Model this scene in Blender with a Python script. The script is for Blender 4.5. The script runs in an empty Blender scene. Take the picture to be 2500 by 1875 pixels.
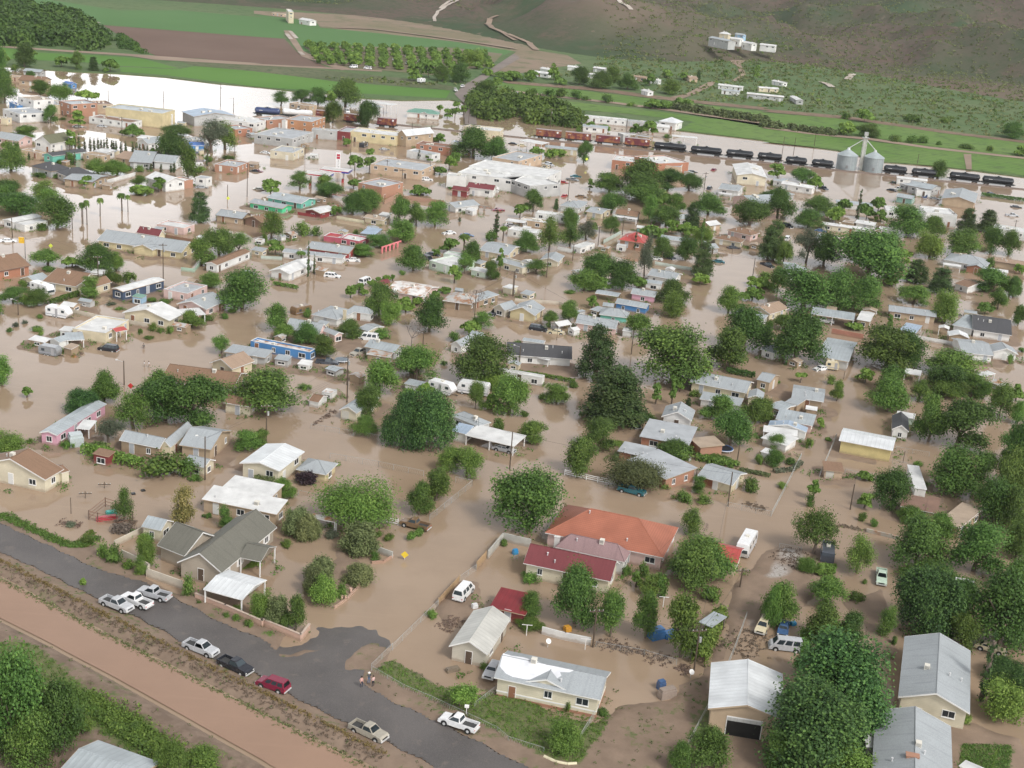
import bpy, bmesh, math, random
import numpy as np
from mathutils import Vector, Matrix
R_ = math.radians
sc = bpy.context.scene
COL = sc.collection
# ------------------------------------------------------------------ camera
F, PITCH, ROLL, H = 3300.0, R_(19.5), R_(4.7), 104.0
_f = Vector((0, math.cos(PITCH), -math.sin(PITCH)))
_r0 = Vector((1, 0, 0)); _u0 = Vector((0, math.sin(PITCH), math.cos(PITCH)))
_r = _r0 * math.cos(ROLL) + _u0 * math.sin(ROLL)
_u = -_r0 * math.sin(ROLL) + _u0 * math.cos(ROLL)
cam = bpy.data.cameras.new('camera'); camo = bpy.data.objects.new('camera', cam); COL.objects.link(camo)
M = Matrix.Identity(4)
for i, v in enumerate((_r, _u, -_f)):
    for j in range(3): M[j][i] = v[j]
M.translation = Vector((0, 0, H)); camo.matrix_world = M
cam.sensor_width = 36; cam.lens = 36 * F / 2500; cam.clip_end = 20000; cam.clip_start = 1
sc.camera = camo
# ------------------------------------------------------------------ sky, sun, exposure
EL, AZ = R_(46), R_(135)
w = bpy.data.worlds.new('World'); sc.world = w; w.use_nodes = True
nt = w.node_tree; nt.nodes.clear()
sky = nt.nodes.new('ShaderNodeTexSky'); sky.sky_type = 'NISHITA'; sky.sun_disc = False
sky.sun_elevation = EL; sky.sun_rotation = AZ; sky.air_density = 1.0; sky.dust_density = 3.0
hs = nt.nodes.new('ShaderNodeHueSaturation'); hs.inputs['Saturation'].default_value = 0.14
tc = nt.nodes.new('ShaderNodeTexCoord')
no = nt.nodes.new('ShaderNodeTexNoise'); no.inputs['Scale'].default_value = 3.2; no.inputs['Detail'].default_value = 3
mr = nt.nodes.new('ShaderNodeMapRange'); mr.inputs['From Min'].default_value = .35; mr.inputs['From Max'].default_value = .65
mr.inputs['To Min'].default_value = .62; mr.inputs['To Max'].default_value = 1.6
mu = nt.nodes.new('ShaderNodeVectorMath'); mu.operation = 'SCALE'
bg = nt.nodes.new('ShaderNodeBackground'); bg.inputs['Strength'].default_value = 0.115
wo = nt.nodes.new('ShaderNodeOutputWorld')
L_ = nt.links.new
L_(sky.outputs[0], hs.inputs['Color']); L_(tc.outputs['Generated'], no.inputs['Vector']); L_(no.outputs[0], mr.inputs[0])
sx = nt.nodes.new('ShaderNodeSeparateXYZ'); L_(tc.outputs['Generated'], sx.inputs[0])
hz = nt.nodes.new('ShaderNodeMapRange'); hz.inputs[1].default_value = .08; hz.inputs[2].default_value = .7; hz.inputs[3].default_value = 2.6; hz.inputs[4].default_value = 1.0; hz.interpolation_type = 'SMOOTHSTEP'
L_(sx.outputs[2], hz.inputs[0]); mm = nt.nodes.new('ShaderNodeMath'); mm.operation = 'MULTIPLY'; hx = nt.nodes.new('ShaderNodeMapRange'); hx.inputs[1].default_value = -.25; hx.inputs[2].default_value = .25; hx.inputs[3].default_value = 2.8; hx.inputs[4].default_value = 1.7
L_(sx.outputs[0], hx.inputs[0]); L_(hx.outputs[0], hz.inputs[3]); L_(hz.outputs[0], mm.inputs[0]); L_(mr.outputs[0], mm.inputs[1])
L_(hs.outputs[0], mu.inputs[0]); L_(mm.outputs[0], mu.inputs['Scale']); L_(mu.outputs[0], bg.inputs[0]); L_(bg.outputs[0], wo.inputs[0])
sun = bpy.data.lights.new('sun', 'SUN'); sun.energy = 1.5; sun.angle = R_(10); sun.color = (1, .96, .9)
so = bpy.data.objects.new('sun', sun); COL.objects.link(so)
# direction towards the sun as the sky texture sees it: rotation is measured clockwise from +Y
sd = Vector((math.sin(AZ) * math.cos(EL), math.cos(AZ) * math.cos(EL), math.sin(EL)))
so.rotation_euler = sd.to_track_quat('Z', 'Y').to_euler(); so.location = sd * 400
sc.view_settings.view_transform = 'Standard'; sc.view_settings.look = 'None'
sc.view_settings.exposure = 0.36; sc.view_settings.gamma = 1.0
sc.cycles.max_bounces = 6; sc.cycles.diffuse_bounces = 3; sc.cycles.glossy_bounces = 3
sc.cycles.transmission_bounces = 2; sc.cycles.volume_bounces = 0; sc.cycles.transparent_max_bounces = 6
try: sc.cycles.use_denoising = True
except Exception: pass
# ------------------------------------------------------------------ photo pixel -> point in the valley
TS = {'a%d%d' % (c, r): (c * 620, (0, 460, 930, 1395)[r], 640 / 2212) for c in range(4) for r in range(4)}
TS = {k[1:]: v for k, v in TS.items()}           # 'cr' : column, row
TS['HH'] = (380, 1250, 1 / 5.721); TS['KK'] = (1860, 900, 1 / 7.542); TS['LL'] = (1560, 940, 1 / 6.506)
TS['GG'] = (740, 370, 1 / 18.43); TS['FF'] = (0, 0, 1.13)
def S(t, x, y):
    o = TS[t]; return o[0] + x * o[2], o[1] + y * o[2]
def ray(sx, sy):
    return (_f * F + _r * (sx - 1250) - _u * (sy - 937.5))
def W(sx, sy, z=0.0):
    d = ray(sx, sy); k = (z - H) / d.z
    return Vector((d.x * k, d.y * k, z))
def P(t, x, y, z=0.0):
    return W(*S(t, x, y), z)
def pts(t, s, z=0.0):
    o = []
    for q in s.split():
        if ':' in q: t, q = q.split(':')
        a, b = q.split(','); o.append(P(t, float(a), float(b), z))
    return o
def mpp(p):                                      # photo px per metre at a point
    return F / max(1.0, (Vector((p.x, p.y, p.z)) - Vector((0, 0, H))).dot(_f))
# ------------------------------------------------------------------ materials
def s2l(c):
    return tuple(((v / 12.92) if v <= .04045 else ((v + .055) / 1.055) ** 2.4) for v in c)
_m = {}
def newmat(name):
    m = bpy.data.materials.new(name); m.use_nodes = True; n = m.node_tree
    b = n.nodes['Principled BSDF']; return m, n, b
def mixc(n, fac, a, b):
    x = n.nodes.new('ShaderNodeMix'); x.data_type = 'RGBA'
    for s, v in ((0, fac), (6, a), (7, b)):
        if isinstance(v, (tuple, list)): x.inputs[s].default_value = (*v[:3], 1)
        elif isinstance(v, (int, float)): x.inputs[s].default_value = v
        else: n.links.new(v, x.inputs[s])
    return x.outputs[2]
def noise(n, scale, detail=3, vec=None, rough=.5):
    x = n.nodes.new('ShaderNodeTexNoise'); x.inputs['Scale'].default_value = scale; x.inputs['Detail'].default_value = detail
    x.inputs['Roughness'].default_value = rough
    if vec is not None: n.links.new(vec, x.inputs['Vector'])
    return x.outputs[0]
def ramp(n, src, a, b, lo=0.0, hi=1.0):
    x = n.nodes.new('ShaderNodeMapRange'); x.inputs[1].default_value = a; x.inputs[2].default_value = b
    x.inputs[3].default_value = lo; x.inputs[4].default_value = hi; n.links.new(src, x.inputs[0]); return x.outputs[0]
def objco(n):
    t = n.nodes.new('ShaderNodeTexCoord'); return t.outputs['Object']
def geopos(n):
    t = n.nodes.new('ShaderNodeNewGeometry'); return t.outputs['Position']
def sc3(c, k): return tuple(min(1, max(0, v * k)) for v in c)
def M_(kind, c, rough=.6):
    """kind: plain, wall, siding, brick, shingle, metal, flat, gloss"""
    key = (kind, tuple(c), rough)
    if key in _m: return _m[key]
    m, n, b = newmat(kind); b.inputs['Roughness'].default_value = rough
    b.inputs['Specular IOR Level'].default_value = .3
    if kind == 'plain': b.inputs['Base Color'].default_value = (*c, 1)
    elif kind == 'gloss':
        b.inputs['Base Color'].default_value = (*c, 1); b.inputs['Roughness'].default_value = .25
        b.inputs['Coat Weight'].default_value = .6; b.inputs['Coat Roughness'].default_value = .08
        k = noise(n, 3.0, 3, objco(n)); n.links.new(mixc(n, ramp(n, k, .35, .7), c, sc3(c, .86)), b.inputs['Base Color'])
    elif kind == 'glass':
        b.inputs['Base Color'].default_value = (*c, 1); b.inputs['Roughness'].default_value = .08; b.inputs['Specular IOR Level'].default_value = .6
    else:
        g = geopos(n); k1 = noise(n, .35, 4, g); k2 = noise(n, 5.0, 3, g)
        a = mixc(n, ramp(n, k1, .32, .68), sc3(c, .78), sc3(c, 1.08))
        a = mixc(n, ramp(n, k2, .3, .75, 0, .5), a, sc3(c, .82))
        if kind in ('wall', 'siding', 'brick'):
            # silt line left by the flood water
            sp = n.nodes.new('ShaderNodeSeparateXYZ'); n.links.new(g, sp.inputs[0])
            ad = n.nodes.new('ShaderNodeMath'); ad.operation = 'ADD'; n.links.new(sp.outputs[2], ad.inputs[0])
            n.links.new(ramp(n, noise(n, 1.3, 3, g), .2, .8, -.22, .22), ad.inputs[1])
            a = mixc(n, ramp(n, ad.outputs[0], .25, .6, .55, 0), a, (.30, .215, .15))
            if kind == 'brick':
                br = n.nodes.new('ShaderNodeTexBrick'); br.inputs['Scale'].default_value = 4.0
                uv = n.nodes.new('ShaderNodeUVMap'); n.links.new(uv.outputs[0], br.inputs['Vector'])
                for i, v in ((1, sc3(c, 1.12)), (2, sc3(c, .8)), (3, (.33, .27, .22))): br.inputs[i].default_value = (*v, 1)
                a = mixc(n, .6, a, br.outputs[0])
            if kind == 'siding':
                uv = n.nodes.new('ShaderNodeUVMap'); wv = n.nodes.new('ShaderNodeTexWave'); wv.bands_direction = 'Y'
                wv.wave_profile = 'SAW'; wv.inputs['Scale'].default_value = 1.1; n.links.new(uv.outputs[0], wv.inputs[0])
                a = mixc(n, ramp(n, wv.outputs[0], .75, 1.0, 0, .35), a, sc3(c, .6))
        elif kind == 'shingle':
            uv = n.nodes.new('ShaderNodeUVMap')
            br = n.nodes.new('ShaderNodeTexBrick'); br.inputs['Scale'].default_value = 3.0; br.inputs['Mortar Size'].default_value = .012
            n.links.new(uv.outputs[0], br.inputs['Vector'])
            for i, v in ((1, sc3(c, 1.1)), (2, sc3(c, .86)), (3, sc3(c, .55))): br.inputs[i].default_value = (*v, 1)
            a = mixc(n, .65, a, br.outputs[0])
            st = n.nodes.new('ShaderNodeMapping'); st.inputs['Scale'].default_value = (1.2, .12, 1); n.links.new(uv.outputs[0], st.inputs[0])
            a = mixc(n, ramp(n, noise(n, 1.5, 4, st.outputs[0]), .5, .76, 0, .55), a, sc3(c, .6))
        elif kind == 'metal':
            uv = n.nodes.new('ShaderNodeUVMap'); b.inputs['Roughness'].default_value = .42; b.inputs['Metallic'].default_value = .15
            wv = n.nodes.new('ShaderNodeTexWave'); wv.bands_direction = 'X'; wv.inputs['Scale'].default_value = .36
            n.links.new(uv.outputs[0], wv.inputs[0])
            a = mixc(n, ramp(n, wv.outputs[0], .9, 1.0, 0, .4), a, sc3(c, .6))
            st = n.nodes.new('ShaderNodeMapping'); st.inputs['Scale'].default_value = (1.5, .1, 1); n.links.new(uv.outputs[0], st.inputs[0])
            a = mixc(n, ramp(n, noise(n, 1.2, 4, st.outputs[0]), .52, .8, 0, .45), a, sc3(c, .66))
            bp = n.nodes.new('ShaderNodeBump'); bp.inputs['Strength'].default_value = .4; bp.inputs['Distance'].default_value = .05
            n.links.new(wv.outputs[0], bp.inputs['Height']); n.links.new(bp.outputs[0], b.inputs['Normal'])
        elif kind == 'flat':
            a = mixc(n, ramp(n, noise(n, .5, 5, g), .52, .72, 0, .5), a, sc3(c, .62))
        elif kind == 'rust':
            a = mixc(n, ramp(n, noise(n, .55, 5, g), .45, .6, 0, .9), a, (.33, .15, .06))
        elif kind == 'tile':
            uv = n.nodes.new('ShaderNodeUVMap'); wv = n.nodes.new('ShaderNodeTexWave'); wv.bands_direction = 'Y'; wv.wave_profile = 'SAW'
            wv.inputs['Scale'].default_value = .75; n.links.new(uv.outputs[0], wv.inputs[0])
            a = mixc(n, ramp(n, wv.outputs[0], .55, 1.0, 0, .55), a, sc3(c, .55))
            wx = n.nodes.new('ShaderNodeTexWave'); wx.bands_direction = 'X'; wx.inputs['Scale'].default_value = 1.0; n.links.new(uv.outputs[0], wx.inputs[0])
            a = mixc(n, ramp(n, wx.outputs[0], .7, 1.0, 0, .3), a, sc3(c, .6))
            bp = n.nodes.new('ShaderNodeBump'); bp.inputs['Distance'].default_value = .06; bp.inputs['Strength'].default_value = .5
            n.links.new(wv.outputs[0], bp.inputs['Height']); n.links.new(bp.outputs[0], b.inputs['Normal'])
        n.links.new(a, b.inputs['Base Color'])
    _m[key] = m; return m
# ------------------------------------------------------------------ mesh collector
class MB:
    def __init__(s): s.v = []; s.f = []; s.m = []; s.uv = []
    def face(s, ps, m=0, uv=None):
        i = len(s.v); s.v += [tuple(p) for p in ps]; s.f.append(tuple(range(i, i + len(ps)))); s.m.append(m)
        s.uv += uv if uv else [(0, 0)] * len(ps)
    def quad(s, a, b, c, d, m=0):                 # uv in metres: u along ab, v along ad
        a, b, c, d = map(Vector, (a, b, c, d)); e = (b - a); l = e.length or 1; e = e / l
        def q(p):
            w_ = p - a; u = w_.dot(e); return (u, (w_ - e * u).length)
        s.face((a, b, c, d), m, [q(a), q(b), q(c), q(d)])
    def tri(s, a, b, c, m=0):
        a, b, c = map(Vector, (a, b, c)); e = (b - a).normalized()
        def q(p):
            w_ = p - a; u = w_.dot(e); return (u, (w_ - e * u).length)
        s.face((a, b, c), m, [q(a), q(b), q(c)])
    def slab(s, ring, t, mt=0, ms=None):          # ring: coplanar top polygon (3 or 4, CCW from above); thickness t downwards
        ms = mt if ms is None else ms
        r = [Vector(p) for p in ring]; lo = [p - Vector((0, 0, t)) for p in r]
        (s.quad if len(r) == 4 else s.tri)(*r, mt)
        s.face(lo[::-1], ms)
        for i in range(len(r)):
            j = (i + 1) % len(r); s.quad(lo[i], lo[j], r[j], r[i], ms)
    def box(s, o, ex, ey, a0, a1, b0, b1, z0, z1, m=0, top=None):
        def q(a, b, z): return o + ex * a + ey * b + Vector((0, 0, z))
        c = [q(a0, b0, z0), q(a1, b0, z0), q(a1, b1, z0), q(a0, b1, z0), q(a0, b0, z1), q(a1, b0, z1), q(a1, b1, z1), q(a0, b1, z1)]
        for f in ((0, 1, 5, 4), (1, 2, 6, 5), (2, 3, 7, 6), (3, 0, 4, 7)): s.quad(*[c[i] for i in f], m)
        s.quad(c[4], c[5], c[6], c[7], m if top is None else top); s.quad(c[3], c[2], c[1], c[0], m)
    def tube(s, a, b, r0, r1=None, n=6, m=0, cap=True):
        r1 = r0 if r1 is None else r1; a = Vector(a); b = Vector(b); d = (b - a).normalized()
        x = d.cross(Vector((0, 0, 1))); x = Vector((1, 0, 0)) if x.length < .01 else x.normalized(); y = d.cross(x)
        A = [a + (x * math.cos(t) + y * math.sin(t)) * r0 for t in [2 * math.pi * k / n for k in range(n)]]
        B = [b + (x * math.cos(t) + y * math.sin(t)) * r1 for t in [2 * math.pi * k / n for k in range(n)]]
        for k in range(n):
            j = (k + 1) % n; s.face((A[j], A[k], B[k], B[j]), m)
        if cap: s.face(B, m); s.face(A[::-1], m)
    def build(s, name, mats, parent=None, loc=None, smooth=False):
        me = bpy.data.meshes.new(name); me.from_pydata(s.v, [], s.f)
        mats = mats if isinstance(mats, (list, tuple)) else [mats]
        for q in mats: me.materials.append(q)
        me.polygons.foreach_set('material_index', s.m)
        uvl = me.uv_layers.new(name='UVMap'); uvl.data.foreach_set('uv', [c for q in s.uv for c in q])
        if smooth: me.polygons.foreach_set('use_smooth', [True] * len(s.f))
        me.update()
        o = bpy.data.objects.new(name, me); COL.objects.link(o)
        if parent is not None: o.parent = parent
        if loc is not None: o.location = loc
        return o
def empty(name, loc, rz=0):
    o = bpy.data.objects.new(name, None); COL.objects.link(o); o.location = loc; o.rotation_euler.z = rz
    o.empty_display_size = .5; return o
THINGS = []
def tag(o, label=None, cat=None, group=None, kind=None):
    if label: o['label'] = label
    if cat: o['category'] = cat
    if group: o['group'] = group
    if kind: o['kind'] = kind
    if label and not kind: THINGS.append(o)
    return o
def copy_tree(o, parent=None):
    c = o.copy(); COL.objects.link(c)
    if parent is not None: c.parent = parent
    for ch in list(o.children): copy_tree(ch, c)
    return c
# ------------------------------------------------------------------ land
def inpoly(X, Y, poly):
    c = np.zeros(X.shape, bool); n = len(poly)
    for i in range(n):
        x1, y1 = poly[i][0], poly[i][1]; x2, y2 = poly[i - 1][0], poly[i - 1][1]
        m = ((y1 > Y) != (y2 > Y)) & (X < (x2 - x1) * (Y - y1) / ((y2 - y1) or 1e-9) + x1); c ^= m
    return c
def sdist(X, Y, poly):
    d = np.full(X.shape, 1e9); n = len(poly)
    for i in range(n):
        x1, y1 = poly[i][0], poly[i][1]; x2, y2 = poly[i - 1][0], poly[i - 1][1]
        dx, dy = x2 - x1, y2 - y1; t = np.clip(((X - x1) * dx + (Y - y1) * dy) / (dx * dx + dy * dy + 1e-9), 0, 1)
        d = np.minimum(d, np.hypot(X - x1 - t * dx, Y - y1 - t * dy))
    return np.where(inpoly(X, Y, poly), d, -d)
_rng = np.random.RandomState(7)
def vnoise(X, Y, scale, seed=0):
    """smooth value noise, numpy"""
    x = X / scale + 100.3; y = Y / scale + 57.7; xi = np.floor(x).astype(int); yi = np.floor(y).astype(int); fx = x - xi; fy = y - yi
    fx = fx * fx * (3 - 2 * fx); fy = fy * fy * (3 - 2 * fy)
    def h(a, b):
        v = np.sin(a * 127.1 + b * 311.7 + seed * 74.7) * 43758.5453; return v - np.floor(v)
    return (h(xi, yi) * (1 - fx) + h(xi + 1, yi) * fx) * (1 - fy) + (h(xi, yi + 1) * (1 - fx) + h(xi + 1, yi + 1) * fx) * fy
def fbm(X, Y, s, seed=0, n=3):
    return sum(vnoise(X, Y, s / 2 ** k, seed + k) / 2 ** k for k in range(n)) / sum(1 / 2 ** k for k in range(n)) - .5
DRY = [pts('02', '-300,1080 0,1120 200,1210 360,1300 600,1400 750,1385 830,1310 960,1390 1250,1570 03:1240,60 1530,190 12:-60,1640 13:0,395 390,575 470,490 760,480 870,478 1000,495 1050,530 1130,600 1150,640 1100,700 1010,830 1180,760 1400,860 1600,950 1900,1010 23:0,1060 380,1200 700,1250 840,1200 930,1100 1100,1120 1400,1130 1500,950 1600,860 1750,640 1900,430 2080,180 2212,160 2000,450 1860,700 1500,1420 1345,1700 13:2212,2000 13:500,2000 03:0,2000 -600,1500 -300,300'),
       pts('33', '-600,1000 0,900 300,1200 900,1170 1180,1250 1800,1300 2212,1390 2400,2000 -600,2000'),
       pts('32', '120,1400 500,1420 640,1560 560,1659 33:300,300 100,500 -300,420 -240,150 0,-120'),
       pts('33', '700,250 1000,150 1100,420 1150,800 950,700 900,500'),
       pts('13', '1500,330 1720,80 1900,100 1980,330 1850,420 1640,500 1560,420'),
       pts('12', '0,1220 330,1370 200,1500 0,1450'),
       pts('12', '730,1440 1000,1560 13:820,60 960,60 740,300 560,290 430,160'),
       pts('21', '0,1560 600,1600 560,1480 0,1440'), pts('11', '700,1250 940,1240 930,1400 680,1370'),
       pts('01', '560,980 840,980 850,1060 620,1060'), pts('22', '1180,180 1500,190 1490,300 1250,260')]
GRASS = [pts('03', '0,620 300,660 700,1000 1100,1280 1500,1560 1650,1700 1300,1700 800,1350 500,1300 300,1500 0,1600'), pts('13', '1000,840 1180,740 1500,960 2100,1010 23:380,1190 860,1190 820,1340 600,1640 350,1600 0,1420 13:1700,1180 1300,1010'),
         pts('33', '1690,1480 2110,1490 2080,1700 1660,1700'), pts('02', '-100,1090 200,1220 380,1310 600,1410 780,1400 700,1320 820,1290 760,1250 620,1370 380,1280 200,1200'),
         pts('03', '700,1150 1200,1250 1600,1600 1900,1700 1400,1750 800,1300'),
         pts('12', '-150,1480 60,1500 60,1560 -150,1600'), pts('23', '1500,1420 1700,1050 1890,800 1950,830 1700,1420 1560,1500')]
CANAL = pts('FF', '-100,1200 0,1250 340,1400 565,1540 800,1659 950,1740 950,1900 660,1900 400,1560 141,1415 108,1393 0,1336 -100,1290')
CANAL = [Vector((p.x, p.y, 0)) for p in (W(-150, 1350), W(0, 1412), W(120, 1478), W(300, 1572), W(460, 1652), W(640, 1745), W(780, 1815), W(920, 1885), W(1100, 1975),
                                         W(860, 1975), W(660, 1870), W(640, 1857), W(520, 1790), W(400, 1722), W(280, 1655), W(160, 1592), W(135, 1578), W(100, 1560), W(0, 1510), W(-150, 1440))]
LOW = pts('21', '0,0 1,0 1,1')
ROADP = [W(*q) for q in ((-200, 1205), (0, 1285), (120, 1340), (240, 1395), (350, 1428), (480, 1492), (560, 1538), (640, 1565), (690, 1585), (740, 1578), (775, 1556), (790, 1542), (780, 1536), (810, 1538), (835, 1533),
                          (880, 1532), (915, 1540), (925, 1552), (945, 1565), (952, 1578), (925, 1592), (895, 1625), (882, 1652), (880, 1668), (905, 1690), (960, 1722), (1040, 1758),
                          (1130, 1800), (1240, 1855), (1340, 1910), (1340, 1980), (1160, 1925), (1060, 1875), (930, 1812), (800, 1750), (700, 1700), (620, 1648), (510, 1608),
                          (400, 1548), (250, 1470), (115, 1405), (0, 1352), (-200, 1262))]
_q = []
for i_, a_ in enumerate(ROADP):
    b_ = ROADP[(i_ + 1) % len(ROADP)]; l_ = (b_ - a_).length; n_ = max(1, int(l_ / 1.0)); d_ = (b_ - a_) / max(l_, 1e-6)
    for k_ in range(n_):
        p_ = a_.lerp(b_, k_ / n_); j_ = .30 * math.sin(p_.x * 2.1 + p_.y * 1.3) + .22 * math.sin(p_.x * 5.3 - p_.y * 3.1); _q.append(p_ + Vector((-d_.y, d_.x, 0)) * j_ * .6)
ROADP = _q
STUB = [W(*q) for q in ((672, 1590), (720, 1520), (760, 1505), (900, 1505), (975, 1540), (985, 1580), (950, 1590), (925, 1570), (880, 1580), (740, 1590), (700, 1600))]
def smooth(t): t = np.clip(t, 0, 1); return t * t * (3 - 2 * t)
def height(X, Y):
    d = np.full(X.shape, -1e9)
    for p in DRY: d = np.maximum(d, sdist(X, Y, p))
    wob = fbm(X, Y, 7, 3) * 3.0 + fbm(X, Y, 2.2, 9) * 1.6
    z = -.45 + .85 * smooth((d + wob) / 3.0 + .45) + fbm(X, Y, 3, 5) * .05
    dr = sdist(X, Y, ROADP); z = np.where(dr > -2.0, z * (1 - smooth((dr + 2.0) / 2)) + .30 * smooth((dr + 2.0) / 2), z)
    z = np.where(sdist(X, Y, STUB) > 0, np.minimum(z, -.2), z)
    dc = sdist(X, Y, CANAL)
    bank = np.exp(-((dc + 3.0) / 1.6) ** 2) * .45 * (Y < 260)
    z = z + bank
    z = z * (1 - smooth((dc + 1.6) / 2.2)) - .6 * smooth((dc + 1.6) / 2.2)
    return z
def grid_mesh(name, xs, ys, zf, mat, attrs=None):
    X, Y = np.meshgrid(xs, ys); Z = zf(X, Y); n, m = X.shape
    me = bpy.data.meshes.new(name); co = np.stack([X, Y, Z], -1).reshape(-1, 3)
    i = np.arange(n * m).reshape(n, m); q = np.stack([i[:-1, :-1], i[:-1, 1:], i[1:, 1:], i[1:, :-1]], -1).reshape(-1, 4)
    me.vertices.add(len(co)); me.vertices.foreach_set('co', co.ravel().astype(np.float32))
    me.loops.add(q.size); me.loops.foreach_set('vertex_index', q.ravel().astype(np.int32))
    me.polygons.add(len(q)); me.polygons.foreach_set('loop_start', np.arange(0, q.size, 4, dtype=np.int32))
    try: me.polygons.foreach_set('loop_total', np.full(len(q), 4, np.int32))
    except Exception: pass
    me.polygons.foreach_set('use_smooth', np.ones(len(q), bool)); me.update(calc_edges=True); me.validate()
    for k, fn in (attrs or {}).items():
        a = me.attributes.new(k, 'FLOAT', 'POINT'); a.data.foreach_set('value', fn(X, Y, Z).ravel().astype(np.float32))
    me.materials.append(mat); o = bpy.data.objects.new(name, me); COL.objects.link(o); tag(o, kind='structure'); return o, (X, Y, Z)
def attr(n, name):
    a = n.nodes.new('ShaderNodeAttribute'); a.attribute_name = name; return a.outputs['Fac']
m, n, b = newmat('mud_ground'); g = geopos(n)
SOIL = [pts('03', '-300,380 0,410 400,620 900,900 1500,1250 2212,1650 2212,1900 -600,1900'), pts('03', '-300,-80 0,40 500,300 1100,610 1700,930 2212,1190 13:500,1400 1000,1700 1300,1900 500,1900 0,1150 03:2212,1180 0,120 -300,0')]
MUD, MUD2, GR, GR2 = (.27, .197, .143), (.205, .148, .107), (.095, .125, .042), (.15, .15, .07)
a = mixc(n, ramp(n, noise(n, .3, 5, g), .35, .65), MUD, MUD2)
a = mixc(n, ramp(n, noise(n, 2.5, 5, g, .65), .45, .75, 0, .45), a, (.20, .15, .115))
gg = mixc(n, ramp(n, noise(n, .6, 4, g), .35, .65), GR, GR2)
a = mixc(n, attr(n, 'soil'), a, mixc(n, ramp(n, noise(n, .5, 5, g, .65), .4, .62), (.15, .108, .08), (.225, .165, .125)))
a = mixc(n, ramp(n, attr(n, 'gravel'), .3, .7), a, mixc(n, ramp(n, noise(n, 2.2, 5, g, .75), .35, .65), (.24, .21, .185), (.46, .43, .40)))
gm = n.nodes.new('ShaderNodeMath'); gm.operation = 'ADD'; n.links.new(attr(n, 'grass'), gm.inputs[0]); n.links.new(ramp(n, noise(n, .9, 5, g, .7), .3, .7, -.45, .45), gm.inputs[1])
a = mixc(n, ramp(n, gm.outputs[0], .35, .6), a, gg); n.links.new(a, b.inputs['Base Color']); b.inputs['Roughness'].default_value = .75
b.inputs['Specular IOR Level'].default_value = .25
bp = n.nodes.new('ShaderNodeBump'); bp.inputs['Distance'].default_value = .05; bp.inputs['Strength'].default_value = .4
n.links.new(noise(n, 3.5, 5, g, .7), bp.inputs['Height']); n.links.new(bp.outputs[0], b.inputs['Normal'])
MUDM = m
GRV = [pts('32', '140,1415 420,1450 330,1560 240,1659 33:100,80 -20,60 32:60,1640 90,1520'), pts('23', '1990,430 2090,400 2180,560 2050,700 1900,740 1880,640')]
def grassf(X, Y, Z):
    v = np.zeros(X.shape)
    for p in GRASS: v = np.maximum(v, smooth((sdist(X, Y, p) + 1.2) / 2.5))
    # a little patchy green on the near canal bank and verges
    v = np.maximum(v, .30 * (sdist(X, Y, DRY[0]) > 0) * (fbm(X, Y, 6, 31) > .05)); return v
ground, _g = grid_mesh('ground', np.arange(-190, 262, .85), np.arange(118, 470, .85), height, MUDM, {'gravel': lambda X, Y, Z: np.maximum(smooth((sdist(X, Y, GRV[0]) + 1) / 2), smooth((sdist(X, Y, GRV[1]) + 1) / 2)) * (.62 + fbm(X, Y, 4, 55) * 1.2), 'grass': grassf, 'soil': lambda X, Y, Z: np.maximum(smooth((sdist(X, Y, SOIL[0]) + 1) / 2) * .9, .35 * (sdist(X, Y, DRY[0]) > 0))})
# flood water
def watermat(name, c1, c2, rough=.1, lo=.3, sp=.5):
    m, n, b = newmat(name); g = geopos(n)
    a = mixc(n, ramp(n, noise(n, .035, 4, g), .35, .65), c1, c2)
    a = mixc(n, ramp(n, noise(n, .13, 5, g, .6), .42, .66, 0, .35), a, sc3(c1, .86))
    mpn = n.nodes.new('ShaderNodeMapping'); mpn.inputs['Rotation'].default_value[2] = .5; mpn.inputs['Scale'].default_value = (.05, .9, 1); n.links.new(g, mpn.inputs[0])
    a = mixc(n, ramp(n, noise(n, 1.0, 4, mpn.outputs[0], .6), .58, .70, 0, .16), a, sc3(c2, 1.2)); n.links.new(a, b.inputs['Base Color'])
    b.inputs['IOR'].default_value = 1.33; b.inputs['Roughness'].default_value = rough
    n.links.new(ramp(n, noise(n, .06, 3, g), .4, .6, rough * .6, rough * 1.7), b.inputs['Roughness'])
    bp = n.nodes.new('ShaderNodeBump'); bp.inputs['Distance'].default_value = .02; bp.inputs['Strength'].default_value = lo
    n.links.new(noise(n, 1.6, 3, g), bp.inputs['Height']); n.links.new(bp.outputs[0], b.inputs['Normal']); return m
WATM = watermat('flood_water', (.298, .216, .148), (.335, .248, .175), .016, .05)
SH = [('00', 1000, 625), ('00', 1400, 655), ('00', 1800, 705), ('00', 2212, 742), ('10', 320, 770), ('10', 640, 795), ('10', 900, 830), ('10', 1250, 850), ('10', 1650, 845),
      ('10', 1870, 885), ('10', 2212, 905), ('20', 300, 960), ('20', 900, 1010), ('20', 1400, 1100), ('20', 2212, 1195), ('30', 0, 1205), ('30', 640, 1275), ('30', 1000, 1370), ('30', 1400, 1400), ('30', 1720, 1435), ('30', 2212, 1500), ('30', 2700, 1560)]
SHP = [P(t, x, y) for t, x, y in SH]; SHP = [P('00', -600, 480), P('00', 0, 560), P('00', 620, 610)] + SHP
_q = [SHP[0]]
for p in SHP[1:]:
    if p.x > _q[-1].x + 4: _q.append(p)
SHP = _q
wm = MB(); wy = [(p.x, p.y) for p in SHP]
for i in range(len(SHP) - 1):
    a_, b_ = SHP[i], SHP[i + 1]; wm.face([(a_.x, 60, 0), (b_.x, 60, 0), (b_.x, b_.y + 25, 0), (a_.x, a_.y + 25, 0)])
a_, b_ = SHP[0], SHP[-1]
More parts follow.
